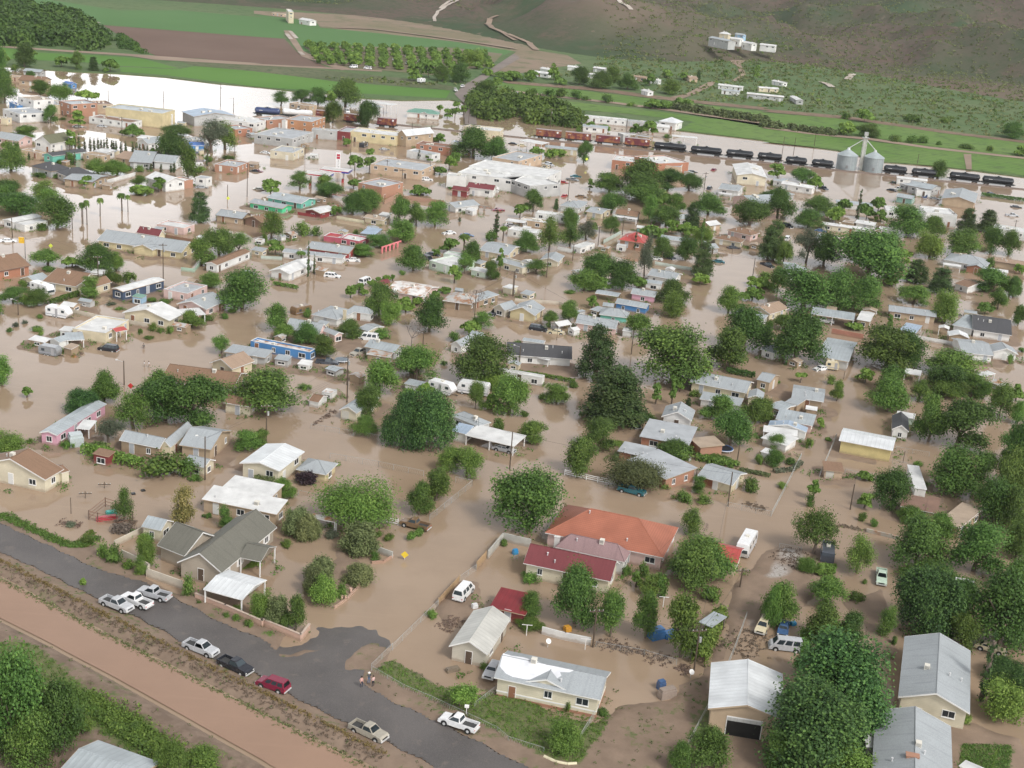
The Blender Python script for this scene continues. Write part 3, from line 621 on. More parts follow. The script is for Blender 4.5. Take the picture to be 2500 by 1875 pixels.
        for r_i, zz in enumerate(rows):
            for k in range(n_):
                c_ = ln * (k + .5) / n_ + rnd.uniform(-.35, .35) * (n_ > 1)
                if k == dz and r_i == len(rows) - 1 and h > 1.9 and ln > 5:
                    putpart('door', door_mesh(rnd.randrange(4)), root, q(*p0, 0) + dirv * c_ + Z * (max(0, h - 2.45) if h < 3.2 else .1), az); continue
                if 'D' in opt and wi == 0 and abs(c_ / ln - .5) < .3: continue
                if rnd.random() < .07: continue
                ww = rnd.choice((.9, 1.2, 1.5, 1.8)) * (1 if h < 4 else 1.15)
                if wall == 'gb':
                    for sg in (-1, 1):
                        sq = MB(); sq.box(q(*p0, 0) + dirv * (c_ + sg * (ww / 2 + .3)), dirv, -nx, -.2, .2, -.07, .0, zz - .55, zz + .55); sq.build('shutter', TRIM, root)
                putpart('window', window_mesh(ww, 1.15 if h > 1.7 else .7), root, q(*p0, 0) + dirv * c_ + Z * (zz if h > 1.7 else h - .75), az)
    # roof furniture
    if first and a > 6 and 'c' not in opt and kind_now in ('house', 'shop', 'trailer', 'school', 'bldg'):
        for k in range((rnd.random() < .75) + (kind_now in ('shop', 'bldg'))):
            x, y = a * rnd.uniform(.25, .75), b * rnd.uniform(.3, .5 if t[0] != 'f' else .75)
            z = rz(x, y) if t[0] != 'f' else h - .35
            if t[0] == 'h': z = h + rise * min(1, 2 * min(y, b - y, x, a - x) / min(a, b))
            s_ = .38 if kind_now != 'bldg' else .7
            c = MB(); c.box(o, ex, ey, x - s_, x + s_, y - s_, y + s_, z - .25, z + .62, 0)
            for j in range(3): c.box(o, ex, ey, x - s_ + .08, x + s_ - .08, y - s_ - .02, y - s_, z + .05 + j * .17, z + .15 + j * .17, 1)
            c.build('cooler', [COOL, M_('plain', (.3, .29, .27))], root)
        for k in range(rnd.randrange(1, 4) if not far else 1):
            x, y = a * rnd.uniform(.12, .88), b * rnd.uniform(.12, .45)
            z = rz(x, y) if t[0] != 'f' else h - .35
            if t[0] == 'h': z = h + rise * min(1, 2 * min(y, b - y, x, a - x) / min(a, b))
            c = MB(); c.tube(q(x, y, z - .1), q(x, y, z + .45), .09, n=8); c.tube(q(x, y, z + .45), q(x, y, z + .52), .16, n=8); c.build('vent', VENTM, root)
    return a, b
kind_now = 'house'; ZB = -.45
def buildings(txt):
    global kind_now, ZB
    cur = None; n = 0
    rows = []
    for ln in txt.strip().splitlines():
        ln = ln.strip()
        if not ln or ln[0] == '#': continue
        f_ = [x.strip() for x in ln.split(';')]
        if f_[0][0] == '+': rows[-1][1].append(f_[0][1:].split() + [None]); continue
        g_ = f_[0].split(); rows.append(((f_[1], f_[2], f_[3] if len(f_) > 3 else None), [g_ + [None]]))
    for (kd, label, grp), bl in rows:
        kind_now = kd; rnd = random.Random(label); nm, cat = KIND[kd]; root = None
        for bi, g_ in enumerate(bl):
            t, typ, sL, sN, sR, sh, sr, wall, roof = g_[:9]; opt = g_[9] if len(g_) > 10 else ''
            h = float(sh); gz = 0
            c2 = lambda s_: [float(v) for v in s_.split(',')]
            if t[0] == '^':      # stands on the hillside
                t = t[1:]; pb = onhill(*S(t, *c2(sN))); gz = pb.z; ZB = -1.6
            L = P(t, *c2(sL), h + gz); N = P(t, *c2(sN), h + gz); L.z = N.z = 0
            if ',' in sR: Rr = P(t, *c2(sR), h + gz); Rr.z = 0
            else: Rr = float(sR)
            if root is None:
                base = N.copy(); base.z = 0; root = empty(nm, (base.x, base.y, gz))
                far = mpp(Vector((N.x, N.y, 0))) < 7
                c = (L + N) / 2; BINFO.append((label, L, N, c, c2(sN)))
                tag(root, label, cat, grp)
            if gz == 0: ZB = -.45
            a, b = block(root, base, typ, L, N, Rr, h, float(sr), wall, roof, opt, rnd, mpp(N) < 7, bi == 0)
            ex = (N - L).normalized(); ey = Vector((-ex.y, ex.x, 0)); CLEAR.append((L, ex, ey, a, b))
        n += 1
    return n

def mud_reflection_yards():  # raised mud whose tan partly stands in for walls reflected in the water
    """silted ground lies at the water's surface round some of the houses and partly stands in for wall reflections"""
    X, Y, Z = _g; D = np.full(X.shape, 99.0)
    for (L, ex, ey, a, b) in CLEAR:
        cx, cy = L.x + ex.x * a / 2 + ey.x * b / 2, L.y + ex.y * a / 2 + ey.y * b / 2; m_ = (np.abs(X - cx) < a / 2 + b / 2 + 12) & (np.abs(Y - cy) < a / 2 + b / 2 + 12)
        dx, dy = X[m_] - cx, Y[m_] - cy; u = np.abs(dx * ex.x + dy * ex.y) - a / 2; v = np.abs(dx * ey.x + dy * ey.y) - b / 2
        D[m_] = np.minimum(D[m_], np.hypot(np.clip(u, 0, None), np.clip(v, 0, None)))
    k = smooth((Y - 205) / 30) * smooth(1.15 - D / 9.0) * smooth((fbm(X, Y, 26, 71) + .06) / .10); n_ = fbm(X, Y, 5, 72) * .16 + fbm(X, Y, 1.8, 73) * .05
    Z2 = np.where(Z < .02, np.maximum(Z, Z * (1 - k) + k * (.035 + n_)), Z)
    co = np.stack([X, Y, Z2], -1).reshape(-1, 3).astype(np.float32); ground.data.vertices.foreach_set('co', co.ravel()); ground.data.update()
buildings('''
00 f 150,815 283,848 395,822 7 0 wh tf ; bldg ; white two-storey building with dark windows
00 f 285,860 492,885 520,850 4.5 0 cr gf ; shop ; cream shopfront between white two-storey and red brick
00 f 497,850 600,880 750,848 6 0 bo m ; shop ; red brick hall with tall arched windows
00 f 750,850 812,880 895,850 4.5 0 ta bf ; shop ; tan block behind the red brick hall
00 f 22,918 165,962 368,938 4 0 ws gf ; shop ; low white building with grey roof at left edge
00 f -60,985 55,1000 88,990 3 0 cr tf ; shop ; small cream store cut by left edge
00 f 750,985 1110,1035 1170,1012 3 0 ws bf ; shop ; long white garage row with brown flat roof
00 f 890,905 1370,958 1510,930 6.6 0 yl m x ; bldg ; large tan warehouse with brown door
00 g2 1370,958 1450,968 1610,985 5 .8 wh W ; shop ; white gabled store with small red sign
00 g1 1530,940 1635,985 1865,925 4.5 1.5 gy lb x ; bldg ; blue-grey metal hall beside the tan warehouse
00 f 1825,1000 2160,1040 2210,1002 4 0 wh w ; shop ; white store with red band along the parapet
00 f 1870,1062 1985,1092 2032,1055 3.4 0 br gf ; shop ; small red brick store with white door
00 f 1812,1385 1995,1408 2138,1372 3 0 bo gf ; shop ; lone low brick office with grey flat roof
00 g2 285,1190 425,1215 600,1180 3.5 2.6 wh mo ; church ; white stucco church with mossy gabled roof
00 g2 358,1298 442,1318 665,1262 3 .8 tq d ; house ; turquoise ended long cottage with dark roof
00 h 255,1402 430,1448 530,1400 2.6 2 gy d ; house ; dark grey hip roofed house at upper left
00 h 470,1448 560,1488 735,1438 2.6 2 ow d ; house ; second dark hip roofed house with white porch
+00 of 600,1480 700,1490 3 2.4 0 wh w
00 g1 530,1508 780,1538 962,1488 2.5 .7 ta g ; house ; long low tan house with grey roof
00 g1 1222,1495 1395,1545 1482,1498 3.4 1.6 ws w D ; shed ; white metal shed with white roof by cypresses
00 f 1450,1500 1540,1525 1580,1500 3 0 bo w ; shed ; brick lean-to beside the white metal shed
00 f 1650,1495 1742,1508 1772,1490 3.4 0 wh gf ; shop ; white and brick corner store by the road
00 g1 962,1325 1112,1350 1202,1300 2.6 1.6 ta t ; house ; tan shingle roofed house behind the cypresses
00 g1 1085,1365 1280,1378 1300,1290 2.8 2.5 gy g ; house ; tall grey house among thin cypresses
00 g1 1290,1360 1480,1378 9.0 3 2 ws g x ; shed ; long pale grey shed behind a cypress row
00 f 180,1262 332,1288 350,1270 3 0 pe tf ; house ; orange-tan flat house beside white church
00 g1 -60,1155 150,1190 9.0 2.8 1.6 pp g ; house ; pinkish house with grey roof at upper left edge
00 g2 1150,1195 1250,1215 1345,1182 2.8 1.6 ws g ; house ; grey gabled house by blue tarpaulin roof
00 s 1150,1160 1290,1176 5.0 3 .4 wh w ; shed ; white flat shed above grey gabled house
00 f 1500,1172 1590,1192 1640,1152 3.2 0 gy gf ; shop ; grey shop left of blue roof
00 g2 1585,1210 1600,1228 1700,1198 3 1 bl bu ; shop ; small store with bright blue roof
00 f 700,1292 850,1318 870,1292 3 0 ta tf ; house ; plain tan box house below a cypress row
00 s 790,1272 900,1290 955,1270 2.8 .4 wh w ; shed ; white lean-to next to tan box house
00 g1 150,672 362,692 445,672 3 1.8 ta b ; house ; brown roofed house by the far lake
00 g1 188,598 340,612 372,596 3 1 gy m ; shed ; grey shed among trees at far left
00 g1 525,700 600,712 616,700 2.5 .8 bl bu ; shed ; tiny blue roofed shed beside lake
00 f 78,858 146,890 150,870 4 0 bl bu ; shop ; small blue shop beside white two-storey
00 f 70,640 180,650 200,640 3 0 pe tf ; house ; peach house near far lake
10 f 272,1005 488,1030 602,988 5.5 0 oc gf ; shop ; orange plaster building with four small windows
10 f 235,1012 268,1018 274,1008 5 0 wh w x ; shed ; narrow white tower block beside orange building
10 f 0,990 110,1015 235,975 4 0 bo gf ; shop ; brown brick store left of orange building
10 f 487,1090 700,1108 4.6 4.2 0 gy gf ; shop ; grey arcade with pale awning
10 f 702,1104 812,1116 870,1076 4.2 0 mr gf ; shop ; shop with maroon parapet panels
10 f 813,1106 1205,1148 1230,1110 4.6 0 yl w ; shop ; long tan bank with white roof edge
10 g2 1206,1132 1286,1150 1405,1098 5 2.2 ta W ; shop ; tan hall with pale gabled metal roof
10 f 3,1130 325,1172 487,1113 4.2 0 gy gf ; bldg ; wide grey roofed block with yellow side wall
10 f 138,1268 330,1290 520,1258 3.4 0 cs gf ; shop ; low cream office by flooded car park
10 f 985,1383 1412,1440 1595,1392 4 0 pe gf ; bldg ; long peach office with rooftop units
10 f 882,1540 1080,1580 1228,1533 5 0 bo gf ; bldg ; brown brick block with flat grey roof
10 f 1628,1478 1785,1492 1830,1472 5 0 wh w x ; bldg ; plain white cube beside supermarket
10 g1 1795,1578 2022,1606 2112,1592 3.2 1.4 wh r ; house ; white house with dark red roof
+10 g1 1665,1598 1798,1615 5.0 2.6 1 mr r
10 f 1372,1212 1700,1252 8.0 3.6 0 br bf ; bldg ; long brick block with brown flat roof
10 f 1665,1192 1762,1206 1775,1196 3.4 0 ws bu ; shop ; small shop with bright blue fascia
10 f 1290,1268 1500,1308 1615,1302 3.2 0 ws gf ; house ; white and brick house with pale grey roof
10 f 1860,1088 2078,1110 2142,1084 4.4 0 cr w ; shop ; cream store with stepped white roof
10 f 1772,1062 1870,1078 6.0 4.4 0 cr tf ; shop ; pale annex left of stepped cream store
10 h 1285,945 1560,968 8.0 2.8 1.6 wh gr ; motel ; white motel with green roof
+10 og2 1400,955 1470,962 3.0 2.8 .8 wh gr
10 of 900,852 1160,888 1222,878 5 0 wh w ; canopy ; open white truck shelter near far field
10 f 300,868 466,895 510,882 3.4 0 ta tf ; house ; tan box house by the far rail tracks
10 of 905,868 1010,905 6.0 4.2 0 bn gf ; canopy ; dark open bay under far truck shelter
20 f -423,1452 60,1520 120,1450 5 0 wh w ; bldg ; supermarket with broad bright white roof
+20 f -330,1400 325,1498 450,1440 5.6 0 ws w
+20 f -40,1492 185,1568 325,1510 5 0 gy w
20 f -130,1325 90,1362 250,1300 4.4 0 pe gf ; bldg ; tan block behind the supermarket
20 f 880,1348 1065,1368 1090,1320 4 0 br w ; shop ; brick store with blue shop window
20 f 1068,1318 1268,1380 1338,1312 5.4 0 br w x ; bldg ; tall brick hall with bright white roof
20 f 1268,1390 1462,1412 1495,1372 4.4 0 pe gf ; shop ; tan shop right of tall brick hall
20 of 95,1185 285,1218 305,1195 5 0 wh w ; canopy ; white fuel canopy beside railway
20 g1 310,1240 585,1268 5.0 3 .6 cr m ; shed ; long narrow shed beside a dark conifer
20 g2 1930,1476 2190,1500 2215,1412 4 1.3 cs w ; bldg ; cream metal hall with white gable roof
20 g1 1775,1590 1950,1615 2010,1575 3 1.2 ws g ; house ; white house with grey roof near cream hall
+20 of 1775,1630 1885,1645 3.0 2.5 0 wh w
20 g2 1890,1655 2080,1722 2150,1650 3.6 1.8 pp m x ; bldg ; pink gabled hall with ribbed grey roof
20 f 640,985 1000,1020 8.0 3 0 ws w ; bldg ; white packing yard roofs left part
20 f 1010,1020 1280,1045 6.0 3 0 gy m ; bldg ; grey packing yard roofs right part
20 h 1272,1020 1420,1042 1465,1022 4 2 wh W ; canopy ; white pyramid roofed pavilion
20 g1 1180,1060 1362,1078 5.0 3 1 ws w ; shed ; white greenhouse left of pavilion
20 g1 630,1065 845,1085 5.0 3 .8 wh m ; shed ; long white nursery shed beyond the boxcars
20 of 1385,1148 1600,1168 5.0 4 0 lb w ; canopy ; open shed with blue sides by rails
20 f 1055,1140 1190,1160 6.0 3 0 tg gf ; shed ; brown depot hut beyond the boxcars
20 f 930,1120 975,1135 4.0 4 0 gy w ; shed ; pale hut in gap between boxcars
20 g1 185,605 345,625 6.0 3 .8 ws w ; trailer ; white mobile home left of hillside grove
20 g1 500,562 630,575 5.0 3 .8 ws w ; trailer ; white mobile home at foot of mound
20 g1 268,575 350,590 5.0 3 .8 ws w ; trailer ; small pale mobile home uphill of grove
20 g1 715,572 820,585 6.0 3 .8 gy w ; trailer ; white house above far grove
20 g1 660,622 778,636 5.0 3 .6 wh w ; trailer ; bright white mobile home between dark trees
20 g1 1005,640 1165,660 6.0 3 .8 ta t ; trailer ; tan mobile home in middle of far grove
20 g1 1190,668 1275,680 5.0 3 .6 ws w ; trailer ; white mobile home right of tan one
20 g1 1120,760 1180,775 5.0 3 .8 ws w ; trailer ; white cabin below far grove
20 g2 1495,640 1530,660 1580,650 3 1 pe t ; house ; peach cottage at right of far grove
20 g1 1770,715 1980,740 6.0 3 .6 wh w ; trailer ; long white mobile home by dirt road
20 g1 1800,758 1955,775 5.0 3 .5 ws m ; trailer ; pale low mobile home in front of long one
20 g1 2015,790 2330,822 6.0 3.2 .6 gy w ; trailer ; very long grey mobile home with white roof
20 g1 2120,740 2290,752 5.0 3 .6 cr w ; trailer ; cream mobile home behind very long one
30 g1 80,680 178,700 5.0 3 .6 wh w ; trailer ; small white mobile home on green slope
30 g1 232,810 290,845 5.0 3 .6 gy w ; trailer ; grey trailer at end of trailer lot
^20 g1 1690,315 1860,348 8.0 5 1 gy m ; shed ; grey ranch shed beneath dark hills
^20 g1 1830,318 1960,335 8.0 4 1 wh w ; shed ; white ranch shed beneath dark hills
^20 g1 1970,355 2058,370 7.0 4 1 wh w ; shed ; small bright ranch shed on slope
^30 g1 -20,375 118,390 7.0 3.5 .8 wh w ; shed ; long ranch shed beside dark tree
^20 h 1780,280 1860,290 6.0 4 1.5 cr w ; house ; cream house high on the slope
^20 g1 1912,288 1990,298 6.0 3 1 lb m ; shed ; bluish house high on the slope
^10 g1 375,162 470,178 8.0 4 1.2 wh w ; shed ; lone white shed at field edge
^10 f 272,75 293,100 4.0 9 0 cr w ; shed ; pale tower among far sheds
^10 f 150,108 245,120 6.0 2 0 pe tf ; shed ; low tan sheds beside pale tower
30 g1 1222,1562 1432,1602 1456,1562 3.4 1.2 gy m ; shed ; grey metal shed right of silos
30 g1 1140,1500 1400,1528 4.0 3 .5 ws w ; trailer ; long white trailer beside black tank cars
30 f 1165,1545 1215,1560 5.0 2.5 0 gy gf ; shed ; small grey shed left of metal shed
30 g1 160,1548 430,1592 5.0 2.8 .8 wh w ; house ; white house with awning near silos
30 h 50,1628 215,1660 8.0 2.6 1.4 gy g ; house ; grey hip roofed house half behind a tree
30 g1 92,1520 180,1535 4.0 2.6 .5 ws m ; shed ; small grey roofed shed near silos
31 g2 1515,85 1800,125 1835,45 3 1.6 ta g x ; bldg ; tan fronted hall with wide pale roof
31 g1 1130,68 1272,92 6.0 2.6 1 gr m ; house ; grey roofed house with teal porch
31 f 1310,10 1430,22 4.0 3 0 ws w ; trailer ; white trailer beside flooded pickup yard
31 f 1050,185 1385,222 10.0 3 0 ws w ; bldg ; long white roofed workshop
31 f 1390,203 1650,226 1692,180 5 0 ws w D ; bldg ; tall white hall with greenish roof
31 f 1950,330 2230,375 8.0 3.4 0 ws w ; bldg ; white roofed building cut by right edge
31 g1 505,300 905,355 4.6 2.4 .4 cs w ; trailer ; long cream mobile home in upper right
+31 of 790,358 985,385 2.5 2.2 0 wh w
31 g1 785,288 952,315 985,292 2.6 .6 ws w ; trailer ; short white mobile home behind long cream one
31 g1 450,415 612,445 665,420 2.6 1 ws m ; shed ; grey shed between big trees
31 f 680,280 770,296 4.0 2.4 0 tg tf x ; shed ; tan shed beside slender cypress
31 s 630,120 940,150 4.0 2.4 .5 ws m x ; shed ; long grey roof left of slender cypress
31 h 1535,600 1890,665 1893,600 2.4 1.8 ws g ; house ; grey roofed house with white porch gables
+31 of 1530,640 1682,662 3.0 2.2 0 wh w
+31 g2 1722,658 1892,690 4.0 2.0 1.1 br g
31 g1 1620,800 1742,835 1850,785 2.2 .7 wh b ; house ; white house with reddish low roof
31 g1 1960,612 2230,655 6.0 2.4 .8 ta t ; house ; long tan roofed house at right edge
31 s 1930,690 2080,712 3.0 2.2 .2 ws w ; shed ; pale shed below tan roofed house
31 h 190,722 380,745 562,692 2.2 1.6 ws g ; house ; grey hip roofed house engulfed by trees
31 os 415,1058 780,1112 6.0 2.6 .5 ws m ; carport ; long metal carport sheltering white pickup
31 g1 800,1105 915,1125 952,1050 2.2 .4 tg w ; shed ; narrow tan shed beside alley
31 g1 470,1418 735,1465 812,1300 2.6 1 gy m ; barn ; large ribbed metal barn beside alley
31 g1 1070,1035 1475,1088 6.5 2.2 1 ta g ; house ; long tan house with grey roof
31 of 1163,1190 1302,1218 1320,1150 1.8 0 lb lb ; carport ; pale blue flat carport
31 og2 1490,1175 1582,1190 3.0 2.2 .4 ws w ; canopy ; tiny white garden canopy
31 s 1605,1150 1782,1190 1790,1085 2.2 .3 ws m ; shed ; flat grey annex of dark roofed house
+31 g2 1578,1240 1752,1262 4.0 2 .9 tg W
31 g1 1778,1192 2110,1240 2118,1110 2.2 2 wh d ; house ; white house with dark grey roof and chimney
31 g1 1690,1385 1960,1412 1905,1290 2.2 1.3 wh g ; house ; white house with pale crossing gables
+31 g2 1950,1378 2165,1400 6.0 2.2 1.3 wh g
31 g1 -12,1355 105,1392 150,1332 2 .7 wh g ; house ; white house corner hidden behind trees
31 os 1200,1555 1340,1580 3.5 2 .3 wh w ; canopy ; cream canopy under dense trees
31 os 1800,1560 1868,1588 1870,1530 2 .3 lb w ; canopy ; pale canopy beside flooded road
01 g1 -260,745 262,650 12.0 2.7 2.2 br b ; house ; brick house with brown gable at left edge
01 g2 170,757 300,790 378,745 2 1 cr m ; shed ; cream shed with red gable end
01 g1 358,782 650,830 13.0 2.4 2 cr b ; house ; cream house with big brown roof
+01 g2 640,825 745,850 875,775 2.4 1.4 cr b
01 g1 815,435 1530,540 1660,470 2.3 2.0 yl g ; school ; long yellow hall with grey roof
+01 g2 1118,492 1290,520 5.0 2.3 1.2 yl g x
01 f 1322,298 1550,335 1658,305 2.4 0 pp w ; house ; white adobe house with stepped parapet
01 g1 1150,372 1340,405 1400,385 2 1.6 cr r ; house ; cream house with dark red roof by hall
01 s 1655,408 1760,425 1780,412 1.6 .2 ws w ; shed ; small white roofed shed behind trees
01 g2 1730,630 1832,648 2170,542 2.4 .6 ws b ; trailer ; white mobile home with brown roof
01 g1 1815,225 2045,258 8.0 2.2 1.2 ta g ; house ; tan house with grey roof beside water
01 g2 2052,250 2212,288 2330,240 2.2 1.4 bn b ; house ; brown house with brown shingle roof
01 g2 20,262 112,285 292,222 2.4 .4 wh w ; trailer ; white mobile home at upper left edge
01 f 130,292 207,312 352,262 2.2 0 wh w ; trailer ; square white trailer by dark shrubs
01 f 300,120 400,140 5.0 2.4 0 cr tf ; house ; small cream house under dark trees
01 g2 935,845 1037,872 1362,765 2.8 .4 db w ; trailer ; dark blue mobile home with white roof
01 s 1110,910 1200,925 2.5 2 .2 lb gr ; shed ; small teal porch beside blue mobile home
01 f 1380,850 1582,888 1756,820 2.4 0 pp gf ; house ; pinkish flat house with white parapet
01 g2 1490,972 1742,1020 1882,935 2.2 1.5 pp g ; house ; pinkish house with long grey gable
01 g2 1030,1045 1432,1115 1575,1052 2.6 1.9 cr w ; house ; cream house with bright white gable roof
+01 of 1560,1075 1738,1062 6.0 2.2 0 wh w
01 f 612,1182 890,1222 1240,1130 2.7 0 cr w ; house ; cream adobe house with red porch roofs
+01 og1 980,1212 1078,1192 3.0 2.5 .4 wh R
01 g1 505,985 620,1005 655,970 1.7 .6 pe w ; shed ; tan shed with white roof in yard
01 s 495,1195 600,1208 3.0 1.8 .2 ws w ; shed ; white lean-to beside cream adobe
01 s 237,1272 378,1300 412,1270 1.6 .3 tg w ; shed ; brown shed with white sloping roof
01 g2 410,1275 500,1300 560,1262 2 .6 wh m ; garage ; white garage with open carport
+01 os 560,1282 715,1275 5.0 2 .3 wh m
01 g1 1345,1620 1960,1700 11.0 2.4 2 tg b ; house ; sprawling brown roofed house behind trees
+01 g2 1770,1468 1960,1525 2125,1450 2.6 1.6 cr t
01 s 1890,1378 2240,1432 5.0 2 .4 gy g ; shed ; grey roofed shed left of blue trailer
11 f -28,1285 470,1382 520,1352 2.3 0 bl rs ; trailer ; bright blue mobile home with stained roof
11 g1 -48,118 238,172 350,148 1.9 .8 gn g ; house ; bright green house with grey roof
11 g1 105,75 400,128 592,98 2.2 1 tq m ; house ; wide house with pale metal roof
11 g2 420,182 560,212 675,172 1.9 .8 mr w ; house ; maroon house with white roof edges
11 g1 925,242 1090,272 1142,250 1.8 .6 cr tf ; house ; cream walled house with flat tan roof
11 g2 1585,130 1702,165 1832,115 2 1.2 ws g ; house ; white house with grey gables by flooded street
11 f 590,400 735,420 5.0 1.9 0 rp R ; house ; pink roofed annex near red flat house
11 f 710,412 885,445 962,410 1.9 0 rp w ; house ; raspberry red flat house with white parapet
11 s 895,378 1022,395 1135,360 1.8 .5 gy lb ; shed ; blue-grey roof behind trees
11 g1 440,502 800,552 890,498 2 1.1 rd g ; house ; red and white house with wide grey roof
11 g1 240,535 750,592 4.6 2 .5 wh g ; trailer ; white mobile home with red window trim
11 g2 130,690 300,722 545,632 2.4 1 wh w ; house ; white modern house with white roof
11 f 1480,608 1662,658 1832,600 2.8 0 mi w ; house ; mint adobe house with stepped parapet
+11 f 1600,548 1830,590 4.0 2.6 0 mi w
11 s 1825,682 1955,712 1992,690 2 .2 mi w ; shed ; mint green shed between trees
11 g1 1895,520 2145,562 2215,480 2 1.2 cr g ; house ; cream house with grey roof behind palms
11 g1 1115,862 1430,915 1580,832 2.4 1.2 pp rs ; house ; white roofed house with rust streaks
+11 g2 1035,790 1090,808 3.0 2.2 .8 br r
11 h 1592,945 1835,978 1862,900 2.2 1.3 tg mx ; house ; weathered house with silvery hip roof
+11 s 1860,960 2070,895 4.0 2 .3 tg m
11 h 485,1062 705,1108 800,1020 2.2 1.3 ws g ; house ; rambling white house with grey hip roofs
+11 h 780,1032 985,1062 1025,1035 2.2 1.2 ws g
11 g1 265,1180 550,1230 600,1180 2 2 pp g ; house ; pinkish house with steep grey roof
+11 g1 552,1190 682,1240 732,1215 2 .6 pp g
11 g1 878,1178 962,1205 1025,1142 1.8 .5 cr g ; shed ; cream shed behind rambling white house
11 g1 928,1335 1185,1388 1282,1332 2.2 1 gy m ; house ; grey metal roofed house near trampoline
11 s 948,1395 1142,1425 1180,1388 1.8 .3 tg mx ; shed ; rusty roofed shed beside trampoline
11 g2 1655,1312 1752,1335 1855,1262 2.1 1.1 wh g ; house ; small white cottage beside tall tree
11 s 365,1480 465,1495 492,1462 1.4 .3 wh w ; shed ; small white shed below blue trailer
11 g1 597,1520 692,1548 744,1512 1.5 .3 gy m ; shed ; square grey shed near trampoline
11 f 10,432 70,440 112,430 1.6 0 wh t ; shed ; little white hut beside feathery tree
11 g2 190,400 232,412 270,402 1.5 .5 ws g ; shed ; tiny white gabled shed
11 s 2095,830 2172,850 2212,825 1.9 .2 cs w ; shed ; cream hut beside the alley pole
21 h 435,142 602,168 722,140 2.4 1.4 ws g ; house ; white house with grey hip roof and antenna
21 g1 655,192 792,216 845,172 2.2 .8 cr g ; house ; small cream house with grey roof
21 f 105,262 385,300 5.0 2.4 0 ta w ; bldg ; tan flat building with white roof
21 f 235,205 592,250 4.5 2.8 0 ws w ; bldg ; long white flat building behind tan one
21 of -20,272 140,292 4.0 2.4 0 wh w ; carport ; white carport with parked white car
21 f 0,345 248,382 6.0 2.6 0 wh w ; house ; white stepped adobe house
21 f 535,488 612,505 752,468 1.9 0 wh w ; shed ; white block garage beside alley
21 g1 905,212 1092,238 6.0 2.4 1.2 gy b ; house ; brown roofed house with white carport
+21 of 880,235 1085,262 3.0 2.2 0 wh w
21 h 935,432 1152,465 1208,415 2.8 2.2 bo R ; house ; brick house with bright red hip roof
+21 f 918,478 992,488 2.5 1.9 0 wh w
21 g2 270,598 428,620 504,572 1.9 .9 cs g ; house ; cream cottage with small grey gable
21 f -140,600 122,672 242,650 2.1 0 cs g ; house ; long cream house with low grey roof
21 g2 535,690 585,708 695,640 1.6 .4 cs w ; shed ; cream shed with white roof beside alley
21 g1 1178,730 1412,772 1478,725 2 1.2 wh g ; house ; white house with pale blue gable
+21 s 1160,795 1300,812 3.0 1.8 .3 ws m
21 g1 1035,885 1240,918 1285,882 1.9 1 pk g ; house ; pink cottage with grey roof
21 og1 735,882 930,912 942,880 1.9 .3 bn m ; carport ; open shed stuffed with belongings
21 g1 905,965 1168,1012 1192,978 1.8 .8 bl m ; house ; bright blue cottage with metal roof
21 h 768,1062 1012,1092 1155,1060 1.8 1.4 tq g ; house ; turquoise trimmed house with grey hip roof
21 s 690,1020 760,1040 815,1015 1.6 .3 tg g ; shed ; low grey shed left of turquoise house
21 g1 570,1132 912,1188 970,1152 2 1.7 pp g ; house ; pale pink house with long grey roof
21 og2 358,1135 430,1165 492,1125 1.5 .7 wh w ; canopy ; white peaked garden canopy
21 h 1845,352 2052,398 2092,368 2.3 1.2 pp b ; house ; pinkish house with reddish hip roof
21 h 1740,420 1968,458 1992,432 2 1 cr b ; house ; cream house with brown hip roof
21 g2 1612,292 1705,318 1785,298 2.1 1 pe w ; house ; tan house with white gable roof
21 s 1280,422 1550,458 4.5 2 .4 ws m ; shed ; long metal roof among trees
21 g2 1608,490 1680,515 1752,492 2 1.2 gy g ; house ; grey gabled house behind dark tree
21 s 1085,332 1272,352 3.0 1.8 .3 gr w ; shed ; low white roof beside red hip roofed house
21 g2 1400,240 1450,262 1485,235 2.1 1.4 gy g ; shed ; grey gable peeping between trees
21 g2 2030,1010 2212,1062 2490,1045 2.2 1.3 cr t ; house ; tan roofed house beside round trees
21 s 1912,1050 2165,1102 3.5 2 .3 ws m ; shed ; pale shed beside tan roofed house
21 f -110,1530 290,1600 314,1578 2.1 0 wh w ; trailer ; white mobile home with brown door
21 g1 -12,1402 542,1442 625,1356 2.4 1.8 wh d ; house ; white house with black shingle roof
+21 of 230,1425 345,1450 1.8 2.1 0 wh w
21 g1 120,1282 300,1308 2.5 1.8 .2 ws m ; shed ; pale lean-to behind black roofed house
21 g2 3,1032 228,1072 322,1008 2.3 1.7 yl g ; house ; yellow gabled house with grey roof
21 g2 -125,1002 -25,1030 40,985 2.2 1.3 ow g ; house ; grey gabled garage with dark car
21 s 560,1035 590,1048 625,1025 1.5 .2 gy m ; shed ; small metal shed behind round tree
21 of 20,1620 60,1628 3.0 2 0 wh w ; canopy ; small white porch beside white mobile home
02 g2 333,432 482,458 932,200 2.4 .5 pk m ; trailer ; pink mobile home with grey roof
+02 os 640,400 755,412 4.0 2 .4 wh w
02 g1 1005,498 1345,568 1400,495 2.4 1.3 tg g ; house ; tan rambling house with grey crossing roofs
+02 g2 1340,545 1440,560 1590,390 2.4 1.2 cr g
+02 g1 1510,540 1782,582 2022,428 2.6 1.8 ta g
02 g2 -200,705 383,835 562,748 2.7 2.6 cs b ; house ; cream house with broad brown gable
+02 g1 520,778 588,757 4.0 2.4 .5 cs b
02 s 778,612 915,642 992,608 2 .3 mr b ; shed ; maroon shed with brown roof and open door
02 g1 1548,690 1725,730 1822,668 1.9 .9 cs g ; shed ; cream shed with grey roof beside hedge
